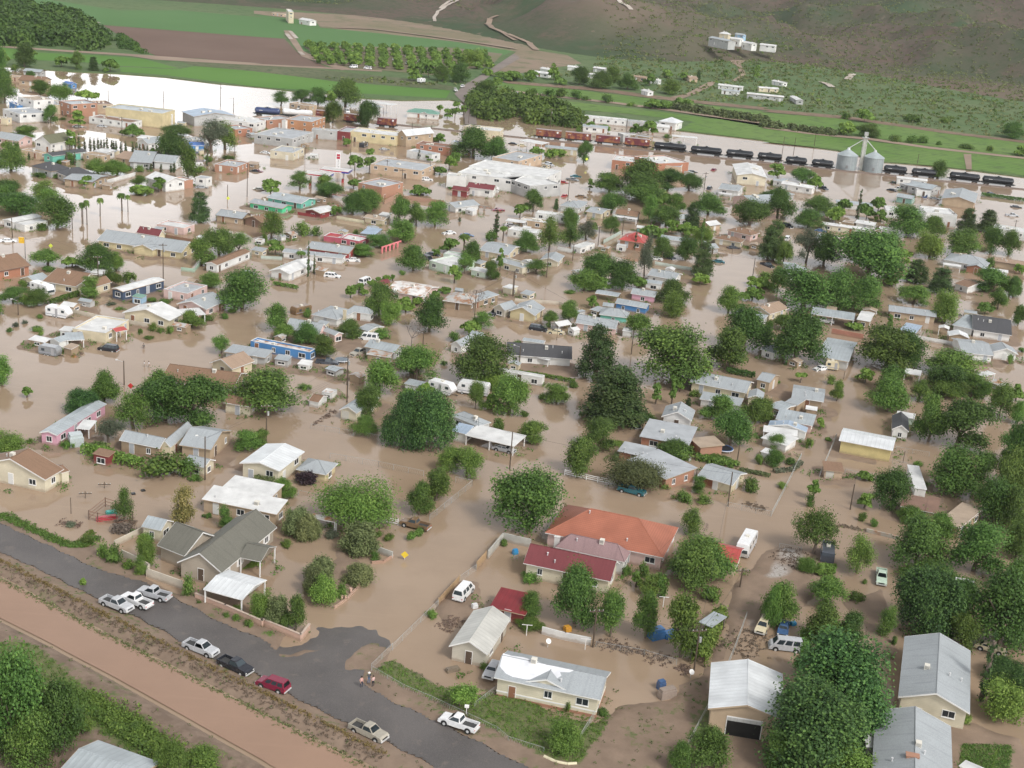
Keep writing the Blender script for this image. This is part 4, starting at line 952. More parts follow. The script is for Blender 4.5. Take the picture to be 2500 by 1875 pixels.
02 g1 1193,1228 1357,1264 1490,1188 2.3 1.1 cs m ; shed ; cream shed with arched grey roof
02 s 1700,998 2335,1128 2420,1040 2.6 .9 ta w ; house ; tan house with broad white roof
+02 s 1865,902 2290,985 5.5 2.9 .3 ta w
+12 os 470,1150 690,1192 742,1182 2.3 .3 wh mx
HH g1 18,462 400,615 8.5 2.7 2.6 gb ol x ; house ; big taupe house with olive shingle roof
+HH g2 300,700 925,850 1885,255 2.9 2.5 gb ol c
+HH og1 1160,632 1470,697 1775,500 2.9 1.2 gb ol
HH og1 660,1078 1210,1228 1605,962 2.7 .7 wh W ; carport ; white four post carport beside taupe house
02 g1 1887,182 2112,218 2215,162 2.4 1 cs b ; shed ; cream shed with brown roof beside pole
12 g2 -121,690 217,760 475,605 3.2 .9 cs W ; barn ; large cream metal barn with white roof
12 h 352,745 610,792 757,702 1.9 1.3 yl g ; shed ; yellowish shed with grey hip roof
12 g1 460,165 545,182 600,122 1.4 .8 ws b x ; shed ; little shed with rounded brown roof
12 f 573,92 660,108 722,80 1.4 0 wh rs ; shed ; white utility trailer box with rusty top
12 g2 720,240 868,272 1145,162 2.2 1 cs m D ; garage ; white garage with pale gable roof
12 s 1265,22 1400,50 3.0 1.7 .3 ws m ; shed ; grey shed beside caravans
12 h 1662,290 1895,385 1968,335 2.3 1 ws g ; house ; white house with tin awnings
+12 os 1780,455 2195,552 2290,465 2.2 .2 wh w
+12 s 1662,420 1790,450 4.0 2.2 .5 wh lb
22 g2 1296,298 1552,338 1616,256 2.6 1.6 ws g ; house ; small white house with half white roof
22 s 1108,468 1530,545 1560,400 2.3 .5 br gf ; house ; brick house with flat grey and tan roof
+22 s 1532,482 1622,562 1712,450 2.3 .3 bo tf x
22 s 922,592 1195,650 1252,575 2.3 .3 br gf ; house ; brick house with stepped pale grey roofs
+22 s 1000,665 1335,832 1462,690 2.4 .6 bo gf
22 g1 1600,797 1895,882 1998,772 2.1 1.1 cr g D ; garage ; cream garage with brown doors
22 g1 1535,8 2012,102 8.5 2.6 1.5 cr g ; house ; long cream house with paired windows
+22 s 1618,150 1962,212 4.5 2 .4 wh g
+22 g2 2022,138 2155,158 5.0 2.4 .8 cr g
KK g1 -100,200 150,262 235,105 2.6 1 ta g ; house ; grey roofed wing beside the alley court
KK g1 545,520 1142,612 1212,385 2.4 .8 tg g ; house ; tan brick house with grey roof and white cooler
+KK s 430,605 660,672 725,550 2.2 .3 tg g x
KK g1 130,695 402,782 442,612 2 .4 tg m ; shed ; pale metal roofed outbuilding
KK s 250,925 938,1052 1018,890 2.2 .5 pp m ; house ; long pinkish house with flat grey roof
KK g2 112,1042 822,1172 862,1088 2.2 1 wh lb ; house ; white cottage with blue-grey gable roof
+KK os 20,1150 655,1245 3.0 2 .3 wh w
KK s -20,1270 462,1422 522,1250 1.8 .3 wh w x ; shed ; mint and white shed behind feathery tree
KK g1 805,742 1020,775 1055,708 1.5 .4 tg w x ; shed ; pair of white topped storage cupboards
22 s 2130,595 2212,620 2230,585 1.4 .2 wh w ; shed ; tiny white shed with black door
22 h 312,1280 1312,1492 1482,1245 2.7 3.2 pp o ; house ; long house with orange tile hip roof
22 h 400,1400 985,1530 1010,1440 2.6 2.0 wh mv ; house ; house with mauve shingle hip roof
22 g1 130,1537 865,1692 987,1548 2.8 2.0 cs r ; house ; white house with maroon shingle roof
22 g1 1500,1455 1935,1552 2012,1415 2.6 1.2 cr R ; house ; cream house with bright red metal roof
32 g1 650,500 1106,588 1148,482 2.9 .7 ye W x ; barn ; long yellow metal barn with white roof
32 s 525,752 695,770 712,712 1.9 .5 pe b D ; shed ; small peach shed with brown roof
32 g2 1098,405 1242,428 1288,320 2.1 1.2 wh d ; house ; tiny white cottage with dark roof
32 s 1135,292 1290,320 3.0 2.2 .2 mi w ; shed ; mint flat annex behind tiny cottage
32 s 1290,905 1395,918 1430,745 2 .4 wh w ; shed ; long white roof under dense trees
32 s 1168,1055 1375,1100 1392,1000 2.2 .3 tg bf ; house ; brown flat roofed house among dense trees
+32 s 1378,1100 1482,1122 1510,1000 2.3 .3 tg bf
+32 s 1490,1180 1672,1242 1722,1045 2.5 .3 tg tf
13 g2 1645,627 1975,702 2225,412 2.5 1.5 ow sw ; barn ; weathered cream barn with silvery gable roof
13 s 1985,302 2290,370 2360,220 2 .6 mr MR ; shed ; low shed with maroon metal roof
23 g1 -118,895 780,1085 922,858 3.2 1.4 cs g k ; trailer ; cream mobile home with patched grey roof
+23 g2 130,930 510,1010 3.6 3.25 1.1 cs g
23 g2 1688,1158 2330,1262 2457,885 4.2 1.5 ta W G ; barn ; tan workshop with white metal roof
23 of 1610,425 1722,472 1778,352 2.4 0 bn m ; canopy ; flat silver canopy beside hedge
33 g2 1150,1058 1757,1198 1800,680 3.4 1.9 cs g ; house ; tall cream house with long grey roof
33 g2 920,1800 1620,1960 1676,1325 3.2 1.9 cs g ; house ; grey roofed house with brick chimney
+33 s 880,1480 1030,1500 3.0 2.6 .2 wh w
03 g1 500,1675 1050,1880 7.0 3 .9 ta m ; shed ; grey roofed barn cut by bottom edge
33 s 1640,170 1800,200 5.0 2.6 .3 ws w ; shed ; white roof glimpsed between dense trees
33 s 1720,1590 1660,1640 3.0 2.4 .2 wh w ; shed ; white porch roof beside lawn
''')
mud_reflection_yards()
# ------------------------------------------------------------------ trees and plants
def leafmat(name, c1, c2, c3):
    m, n, b = newmat(name); t = attr(n, 'tint'); oi = n.nodes.new('ShaderNodeObjectInfo')
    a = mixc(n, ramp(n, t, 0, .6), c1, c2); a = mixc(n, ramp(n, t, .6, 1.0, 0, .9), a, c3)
    hsv = n.nodes.new('ShaderNodeHueSaturation'); n.links.new(a, hsv.inputs['Color'])
    n.links.new(ramp(n, oi.outputs['Random'], 0, 1, .60, 1.12), hsv.inputs['Value'])
    mm = n.nodes.new('ShaderNodeMath'); mm.operation = 'MULTIPLY'; mm.inputs[1].default_value = 7.13; n.links.new(oi.outputs['Random'], mm.inputs[0])
    fr_ = n.nodes.new('ShaderNodeMath'); fr_.operation = 'FRACT'; n.links.new(mm.outputs[0], fr_.inputs[0])
    n.links.new(ramp(n, fr_.outputs[0], 0, 1, .485, .515), hsv.inputs['Hue'])
    n.links.new(hsv.outputs[0], b.inputs['Base Color']); b.inputs['Roughness'].default_value = .6; b.inputs['Specular IOR Level'].default_value = .25
    b.inputs['Subsurface Weight'].default_value = 0.0
    tr = n.nodes.new('ShaderNodeBsdfTranslucent'); n.links.new(hsv.outputs[0], tr.inputs[0]); mx = n.nodes.new('ShaderNodeMixShader'); mx.inputs[0].default_value = .22
    n.links.new(b.outputs[0], mx.inputs[1]); n.links.new(tr.outputs[0], mx.inputs[2]); n.links.new(mx.outputs[0], n.nodes['Material Output'].inputs[0]); return m
LM = dict(deep=leafmat('foliage_deep', (.034, .082, .024), (.058, .125, .034), (.13, .24, .055)), dark=leafmat('foliage_dark', (0.058, 0.117, 0.027), (0.097, 0.179, 0.038), (0.166, 0.269, 0.054)),
          mid=leafmat('foliage_mid', (0.074, 0.140, 0.030), (0.127, 0.220, 0.043), (0.212, 0.319, 0.061)),
          light=leafmat('foliage_light', (0.102, 0.179, 0.035), (0.160, 0.262, 0.047), (0.254, 0.359, 0.074)),
          olive=leafmat('foliage_olive', (0.102, 0.131, 0.054), (0.160, 0.193, 0.074), (0.239, 0.269, 0.108)),
          pine=leafmat('foliage_pine', (0.049, 0.093, 0.030), (0.079, 0.136, 0.041), (0.122, 0.186, 0.054)),
          grey=leafmat('foliage_grey', (0.094, 0.117, 0.074), (0.145, 0.172, 0.108), (0.217, 0.235, 0.149)),
          dead=leafmat('twigs', (.14, .115, .09), (.20, .165, .135), (.27, .23, .19)), straw=leafmat('straw', (.22, .16, .06), (.30, .22, .09), (.38, .28, .12)), silt=leafmat('silt_litter', (.17, .125, .095), (.22, .165, .125), (.30, .24, .19)),
          plum=leafmat('foliage_plum', (0.032, 0.022, 0.030), (0.051, 0.033, 0.041), (0.087, 0.055, 0.061)),
          gold=leafmat('foliage_gold', (0.145, 0.145, 0.047), (0.232, 0.207, 0.068), (0.348, 0.276, 0.108)))
m, n, b = newmat('bark'); g = objco(n); n.links.new(mixc(n, noise(n, 6, 4, g), (.10, .075, .055), (.19, .15, .12)), b.inputs['Base Color']); b.inputs['Roughness'].default_value = .9; BARK = m
def leafmesh(name, cen, nrm, size, tint, mat, rng, aspect=1.5):
    """one quad per leaf cluster: arrays of centre, outward normal, size"""
    k = len(cen); nr = nrm + rng.normal(0, .55, (k, 3)); nr /= np.linalg.norm(nr, axis=1)[:, None] + 1e-9
    r = rng.normal(0, 1, (k, 3)); t = np.cross(nr, r); t /= np.linalg.norm(t, axis=1)[:, None] + 1e-9; bt = np.cross(nr, t)
    s = (size * rng.uniform(.6, 1.3, k))[:, None]
    V = np.stack([cen - t * s * aspect * .5, cen + bt * s * .55 - t * s * .1, cen + t * s * aspect * .5, cen - bt * s * .55 + t * s * .05], 1).reshape(-1, 3)
    me = bpy.data.meshes.new(name); me.vertices.add(4 * k); me.vertices.foreach_set('co', V.ravel().astype(np.float32))
    me.loops.add(4 * k); me.loops.foreach_set('vertex_index', np.arange(4 * k, dtype=np.int32)); me.polygons.add(k)
    me.polygons.foreach_set('loop_start', np.arange(0, 4 * k, 4, dtype=np.int32))
    me.update(calc_edges=True); a = me.attributes.new('tint', 'FLOAT', 'FACE'); a.data.foreach_set('value', np.clip(tint, 0, 1).astype(np.float32))
    me.materials.append(mat); return me
def blobs(kind, rng):
    """sub-crowns: centre, radii - crown radius 1 x height 1 units (z from 0 at the ground)"""
    o = []
    if kind in ('elm', 'lace'):
        nb = rng.randint(6, 9); t0 = rng.uniform(0, 6.28)
        for k in range(nb):
            th = t0 + k * 6.28 / nb + rng.uniform(-.35, .35); r = rng.uniform(.38, .72); z = rng.uniform(.30, .78) - .1 * r
            o.append(((r * math.cos(th), r * math.sin(th), z), (rng.uniform(.24, .40), rng.uniform(.24, .40), rng.uniform(.12, .20))))
        for k in range(3):
            th = rng.uniform(0, 6.28); r = rng.uniform(.05, .3); o.append(((r * math.cos(th), r * math.sin(th), rng.uniform(.6, .86)), (rng.uniform(.28, .42), rng.uniform(.28, .42), .16)))
        o.append(((0, 0, .5), (.42, .42, .28)))
    elif kind == 'round':
        o.append(((0, 0, .46), (.66, .66, .36)))
        for k in range(12):
            th = rng.uniform(0, 6.28); r = rng.uniform(.35, .68); o.append(((r * math.cos(th), r * math.sin(th), .3 + .45 * rng.rand()), (.32, .32, .19)))
    elif kind == 'dense':
        o.append(((0, 0, .47), (.76, .76, .44)))
        for k in range(14):
            th = rng.uniform(0, 6.28); ph = rng.uniform(-.3, 1.2); o.append(((.7 * math.cos(th) * math.cos(ph), .7 * math.sin(th) * math.cos(ph), .52 + .36 * math.sin(ph)), (.31, .31, .17)))
    elif kind == 'pine':
        for k in range(10):
            z = .12 + k * .088; r = (1 - (z - .1) / 1.0) ** .75 * .8 + .1; o.append(((rng.uniform(-.06, .06), rng.uniform(-.06, .06), z), (r, r, .075)))
            for j in range(3):
                th = rng.uniform(0, 6.28); o.append(((r * .75 * math.cos(th), r * .75 * math.sin(th), z), (.28, .28, .05)))
    elif kind == 'cyp':
        for k in range(12):
            z = .05 + k * .08; r = max(.12, math.sin(min(1, (1 - z) * 1.5) * 1.57) * .9) * (.55 if z < .12 else 1); o.append(((0, 0, z), (r, r, .07)))
    elif kind == 'bush':
        for k in range(7):
            th = rng.uniform(0, 6.28); r = rng.uniform(.15, .5); o.append(((r * math.cos(th), r * math.sin(th), rng.uniform(.25, .6)), (.5, .5, .32)))
    elif kind == 'tall':
        for k in range(10):
            z = rng.uniform(.2, .86); th = rng.uniform(0, 6.28); r = rng.uniform(0, .5) * (1 - abs(z - .5)); o.append(((r * math.cos(th), r * math.sin(th), z), (.52 - .25 * z, .52 - .25 * z, .13)))
    elif kind == 'umb':
        for k in range(9):
            th = rng.uniform(0, 6.28); r = rng.uniform(.2, .62); o.append(((r * math.cos(th), r * math.sin(th), .72 + rng.uniform(-.06, .1)), (.42, .42, .14)))
    return o
def crown_mesh(kind, seed, nleaf, size, mat, R, Hh, dens=1.0):
    rng = np.random.RandomState(seed); bl = blobs(kind, rng); wts = np.array([b[1][0] * b[1][1] ** .5 * b[1][2] ** .5 for b in bl]); wts /= wts.sum()
    ncl = max(30, nleaf // (44 if kind != 'dense' else 30)); bi = rng.choice(len(bl), ncl, p=wts); C = np.array([bl[i][0] for i in bi]); A = np.array([bl[i][1] for i in bi])
    d = rng.normal(0, 1, (ncl, 3)); d[:, 2] = np.abs(d[:, 2]) * 1.0 - .35 * (rng.rand(ncl) < .5); d /= np.linalg.norm(d, axis=1)[:, None]
    rr = rng.uniform(.62, 1.0, ncl) ** .6 if kind != 'lace' else rng.uniform(.3, 1.05, ncl)
    cc = (C + d * A * rr[:, None]) * np.array([R, R, Hh]); cn = d
    ct = rng.rand(ncl)
    per = nleaf // ncl; idx = np.repeat(np.arange(ncl), per); k = len(idx)
    cs = (.085 * R + .10) * (1.35 if kind in ('elm', 'lace', 'tall', 'round') else 1.0)
    off = rng.normal(0, 1, (k, 3)) * cs * np.array([1, 1, .75]); cen = cc[idx] + off
    if kind in ('spiky',): pass
    rad = np.hypot(cen[:, 0], cen[:, 1]); cen[:, :2] *= R * .97 / np.percentile(rad, 97); lo_, hi_ = np.percentile(cen[:, 2], [2, 98.5]); zb_ = dict(elm=.19, round=.15, dense=.08, tall=.17, lace=.24, umb=.42, bush=.03).get(kind, lo_ / Hh); cen[:, 2] = zb_ * Hh + (cen[:, 2] - lo_) / (hi_ - lo_) * (1 - zb_) * Hh
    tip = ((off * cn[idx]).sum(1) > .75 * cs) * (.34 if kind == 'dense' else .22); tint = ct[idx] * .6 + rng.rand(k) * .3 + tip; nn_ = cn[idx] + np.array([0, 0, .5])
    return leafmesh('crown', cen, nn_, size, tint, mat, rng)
def trunk_mesh(R, Hh, z1, seed, limbs=6, r0=None):
    rng = random.Random(seed); q = MB(); r0 = r0 or .035 * Hh + .04; p = Vector((0, 0, -.5)); r = r0 * 1.25; f1 = Hh * z1
    top = Vector((rng.uniform(-.12, .12) * R, rng.uniform(-.12, .12) * R, f1)); q.tube(p, top, r, r0 * .85, 7)
    for k in range(limbs):
        th = k * 6.283 / limbs + rng.uniform(-.4, .4); e = rng.uniform(.45, .75) * R; t2 = top + Vector((math.cos(th) * e * .5, math.sin(th) * e * .5, Hh * rng.uniform(.12, .22)))
        q.tube(top - Vector((0, 0, .1)), t2, r0 * .6, r0 * .36, 5)
        t3 = t2 + Vector((math.cos(th) * e * .5, math.sin(th) * e * .5, Hh * rng.uniform(.08, .2))); q.tube(t2, t3, r0 * .36, r0 * .12, 4)
        t4 = t2 + Vector((math.cos(th + .9) * e * .4, math.sin(th + .9) * e * .4, Hh * rng.uniform(.1, .2))); q.tube(t2, t4, r0 * .3, r0 * .1, 4)
    o = q.build('trunk', BARK); me = o.data; bpy.data.objects.remove(o); return me
def dead_mesh(seed, R=4, Hh=8):
    rng = random.Random(seed); q = MB()
    def grow(p, d, l, r, lv):
        e = p + d * l; q.tube(p, e, r, r * .65, 5 if lv < 2 else 3, cap=False)
        if lv >= 5: return
        for k in range(3 if lv < 4 else 4):
            v = Vector((rng.gauss(0, 1), rng.gauss(0, 1), rng.gauss(.35, .6))).normalized(); grow(e, (d * .8 + v * .75).normalized(), l * .72, r * .62, lv + 1)
    grow(Vector((0, 0, -.4)), Vector((0, 0, 1)), Hh * .28, .16, 0); o = q.build('trunk', M_('plain', (.20, .165, .14))); me = o.data; bpy.data.objects.remove(o); return me
def palm_meshes(seed):
    rng = random.Random(seed); q = MB(); q.tube((0, 0, -.5), (.15, 0, 6.2), .24, .17, 8); t = q.build('trunk', BARK); tm = t.data; bpy.data.objects.remove(t)
    g_ = MB()
    for k in range(34):
        th = k * 2.4; up = 1.0 - k / 20; p = Vector((.15, 0, 6.2)); d = Vector((math.cos(th), math.sin(th), 0)); sd_ = Vector((-d.y, d.x, 0)); L0 = None
        for s in range(5):
            u = s / 4; c = p + d * (1.7 * u * (1 - .2 * abs(up))) + Vector((0, 0, up * 1.1 * u - 1.2 * u * u)); w_ = .05 + .34 * math.sin(math.pi * min(1, u * .95 + .05))
            L1 = (c - sd_ * w_, c + sd_ * w_)
            if L0: g_.face((L0[0], L0[1], L1[1], L1[0]))
            L0 = L1
    f_ = g_.build('crown', LM['mid']); fm = f_.data; a = fm.attributes.new('tint', 'FLOAT', 'FACE'); a.data.foreach_set('value', np.random.RandomState(3).rand(len(fm.polygons)).astype(np.float32)); bpy.data.objects.remove(f_); return tm, fm
#      key: (blob kind, leaves, leaf size, material, R, H, trunk z, limbs, n variants, adjective, name)
TK = dict(e=('elm', 11959, 0.24, 'mid', 4.5, 8, .32, 6, 6, 'leafy spreading', 'tree'), E=('elm', 14259, 0.24, 'dark', 5, 9, .3, 7, 6, 'large dark green', 'tree'),
          r=('round', 10580, 0.21, 'light', 4, 6.5, .25, 5, 4, 'rounded bright green', 'tree'), D=('dense', 30000, 0.19, 'deep', 5, 8.5, .2, 4, 2, 'very dense dark', 'tree'),
          o=('dense', 10580, 0.17, 'olive', 2.6, 4.2, .2, 5, 2, 'small olive green', 'tree'), p=('pine', 11959, 0.24, 'pine', 4, 11, .3, 0, 2, 'tall dark conifer', 'pine_tree'),
          c=('cyp', 2250, 0.15, 'pine', .9, 8, .1, 0, 2, 'narrow columnar', 'cypress'), b=('bush', 1350, 0.14, 'mid', 1.3, 1.6, .2, 3, 3, 'low green', 'shrub'),
          B=('bush', 1350, 0.14, 'grey', 1.3, 1.6, .2, 3, 2, 'grey-green', 'shrub'), t=('tall', 7819, 0.21, 'mid', 3, 9, .3, 5, 3, 'slim upright', 'tree'),
          g=('lace', 7359, 0.18, 'grey', 4, 8, .3, 6, 2, 'airy grey-green', 'tree'), l=('lace', 8280, 0.18, 'mid', 4, 7, .3, 6, 3, 'open branched', 'tree'),
          u=('umb', 5979, 0.20, 'light', 3, 5, .5, 5, 2, 'umbrella shaped', 'tree'), v=('dense', 2250, 0.17, 'plum', 1.5, 2.8, .2, 4, 1, 'purple-black', 'tree'),
          G=('tall', 5520, 0.18, 'gold', 2.4, 6, .3, 5, 1, 'yellowing', 'tree'), Y=('round', 20700, 0.21, 'light', 6.5, 9.5, .2, 6, 1, 'big yellow-green', 'tree'),
          O=('round', 20700, 0.21, 'olive', 6, 7, .2, 6, 1, 'wide olive green', 'tree'))
PROTO = {}
def proto(k, v):
    if (k, v) not in PROTO:
        if k == 'd': PROTO[(k, v)] = (dead_mesh(v), None, 4, 8)
        elif k == 'P': tm, fm = palm_meshes(v); PROTO[(k, v)] = (tm, fm, 1.8, 7)
        else:
            bk, nl, sz, mt, R, Hh, tz, lb, nv, ad, nm = TK[k]
            PROTO[(k, v)] = (trunk_mesh(R, Hh, tz if lb else .9, v + ord(k), lb), crown_mesh(bk, v * 7 + ord(k), nl, sz, LM[mt], R, Hh), R, Hh)
    return PROTO[(k, v)]
TREES = []
PEND = []
def tree_at(p, k, wid, ht, label=None, group=None, rnd=None, gz=0, src=None, crown=True):
    PEND.append((mpp(p) ** 2 * wid * ht, p, k, wid, ht, label, group, rnd, gz, src))
def plant_all():
    T_ = [q for q in PEND if q[2] not in 'bBcPpd']; T_.sort(key=lambda q: -q[0]); small = set(id(q) for q in T_[292:])
    parts = []
    for q in PEND:
        if id(q) in small: parts.append(q)
        else: _tree(*q[1:])
    small_trees(parts)
def small_trees(parts):
    rng = np.random.RandomState(1); by = {}
    for q in parts: by.setdefault(TK[q[2]][3], []).append(q)
    C = []; N_ = []; S_ = []; T = []
    for q in parts:
        _, p, k, wid, ht = q[:5]; n = 560; bl = blobs(TK[k][0], rng); bi = rng.choice(len(bl), n); cc = np.array([bl[i][0] for i in bi]); A = np.array([bl[i][1] for i in bi])
        d = rng.normal(0, 1, (n, 3)); d[:, 2] = np.abs(d[:, 2]) - .3 * (rng.rand(n) < .4); d /= np.linalg.norm(d, axis=1)[:, None]; c = cc + d * A * rng.uniform(.7, 1.05, n)[:, None]
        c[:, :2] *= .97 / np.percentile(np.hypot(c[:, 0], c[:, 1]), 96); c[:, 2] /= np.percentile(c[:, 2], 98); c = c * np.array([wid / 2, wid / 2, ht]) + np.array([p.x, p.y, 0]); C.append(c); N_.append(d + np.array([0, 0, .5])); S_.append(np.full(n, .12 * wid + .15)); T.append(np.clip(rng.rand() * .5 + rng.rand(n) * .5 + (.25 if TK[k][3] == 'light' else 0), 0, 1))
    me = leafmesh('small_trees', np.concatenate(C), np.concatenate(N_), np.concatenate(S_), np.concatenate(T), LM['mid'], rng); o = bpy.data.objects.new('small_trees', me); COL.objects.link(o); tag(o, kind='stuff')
    q_ = MB()
    for q in parts: p, ht, wd = q[1], q[4], q[3]; q_.tube((p.x, p.y, -.5), (p.x, p.y, ht * .5), .22, .15, 4, cap=False)
    tag(q_.build('small_tree_trunks', BARK), kind='stuff')
def _tree(p, k, wid, ht, label=None, group=None, rnd=None, gz=0, src=None, crown=True):
    rnd = rnd or random.Random(int(p.x * 31 + p.y * 17)); nv = TK[k][8] if k in TK else (1 if k == 'P' else 2)
    tm, fm, R, Hh = proto(k, rnd.randrange(nv)); nm = TK[k][10] if k in TK else ('palm_tree' if k == 'P' else 'bare_tree')
    e = empty(nm, (p.x, p.y, gz - .1), rnd.uniform(0, 6.28)); e.scale = (wid / 2 / R, wid / 2 / R, ht / Hh)
    t = bpy.data.objects.new('trunk', tm); COL.objects.link(t); t.parent = e
    if fm: f_ = bpy.data.objects.new('crown', fm); COL.objects.link(f_); f_.parent = e
    cat = {'tree': 'tree', 'shrub': 'shrub', 'pine_tree': 'tree', 'cypress': 'tree', 'palm_tree': 'palm', 'bare_tree': 'tree'}[nm]
    if label: tag(e, label, cat, group)
    else: e['category'] = cat; TREES.append((e, k, wid, ht, src))
    return e
def trees(txt):
    """tile kind: baseX,baseY topY width  (photo pixels of the tile)"""
    t = k = None
    for tok in txt.replace('\n', ' ').split():
        if ':' in tok: t, k = tok.split(':'); continue
        if len(tok) == 1: k = tok; continue
        bx, by, ty, wd = [float(v) for v in tok.split(',')]
        p = P(t, bx, by); sc_ = mpp(p) / TS[t][2]; vy = (by - ty) / sc_
        wid = wd / sc_; dep = math.asin(min(.9, H / (Vector((p.x, p.y, -H)).length)))
        # the picture height of a crown = its height foreshortened, plus part of its depth
        kf = 1.2 if t[1] in '01' and k not in 'cpbB' else 1.08; wid *= kf; ht = (vy * (1.0 + (kf - 1) * .7) - wid * .2 * math.sin(dep)) / math.cos(dep)
        tree_at(p, k, wid, max(ht, vy * .55), src=S(t, bx, by))
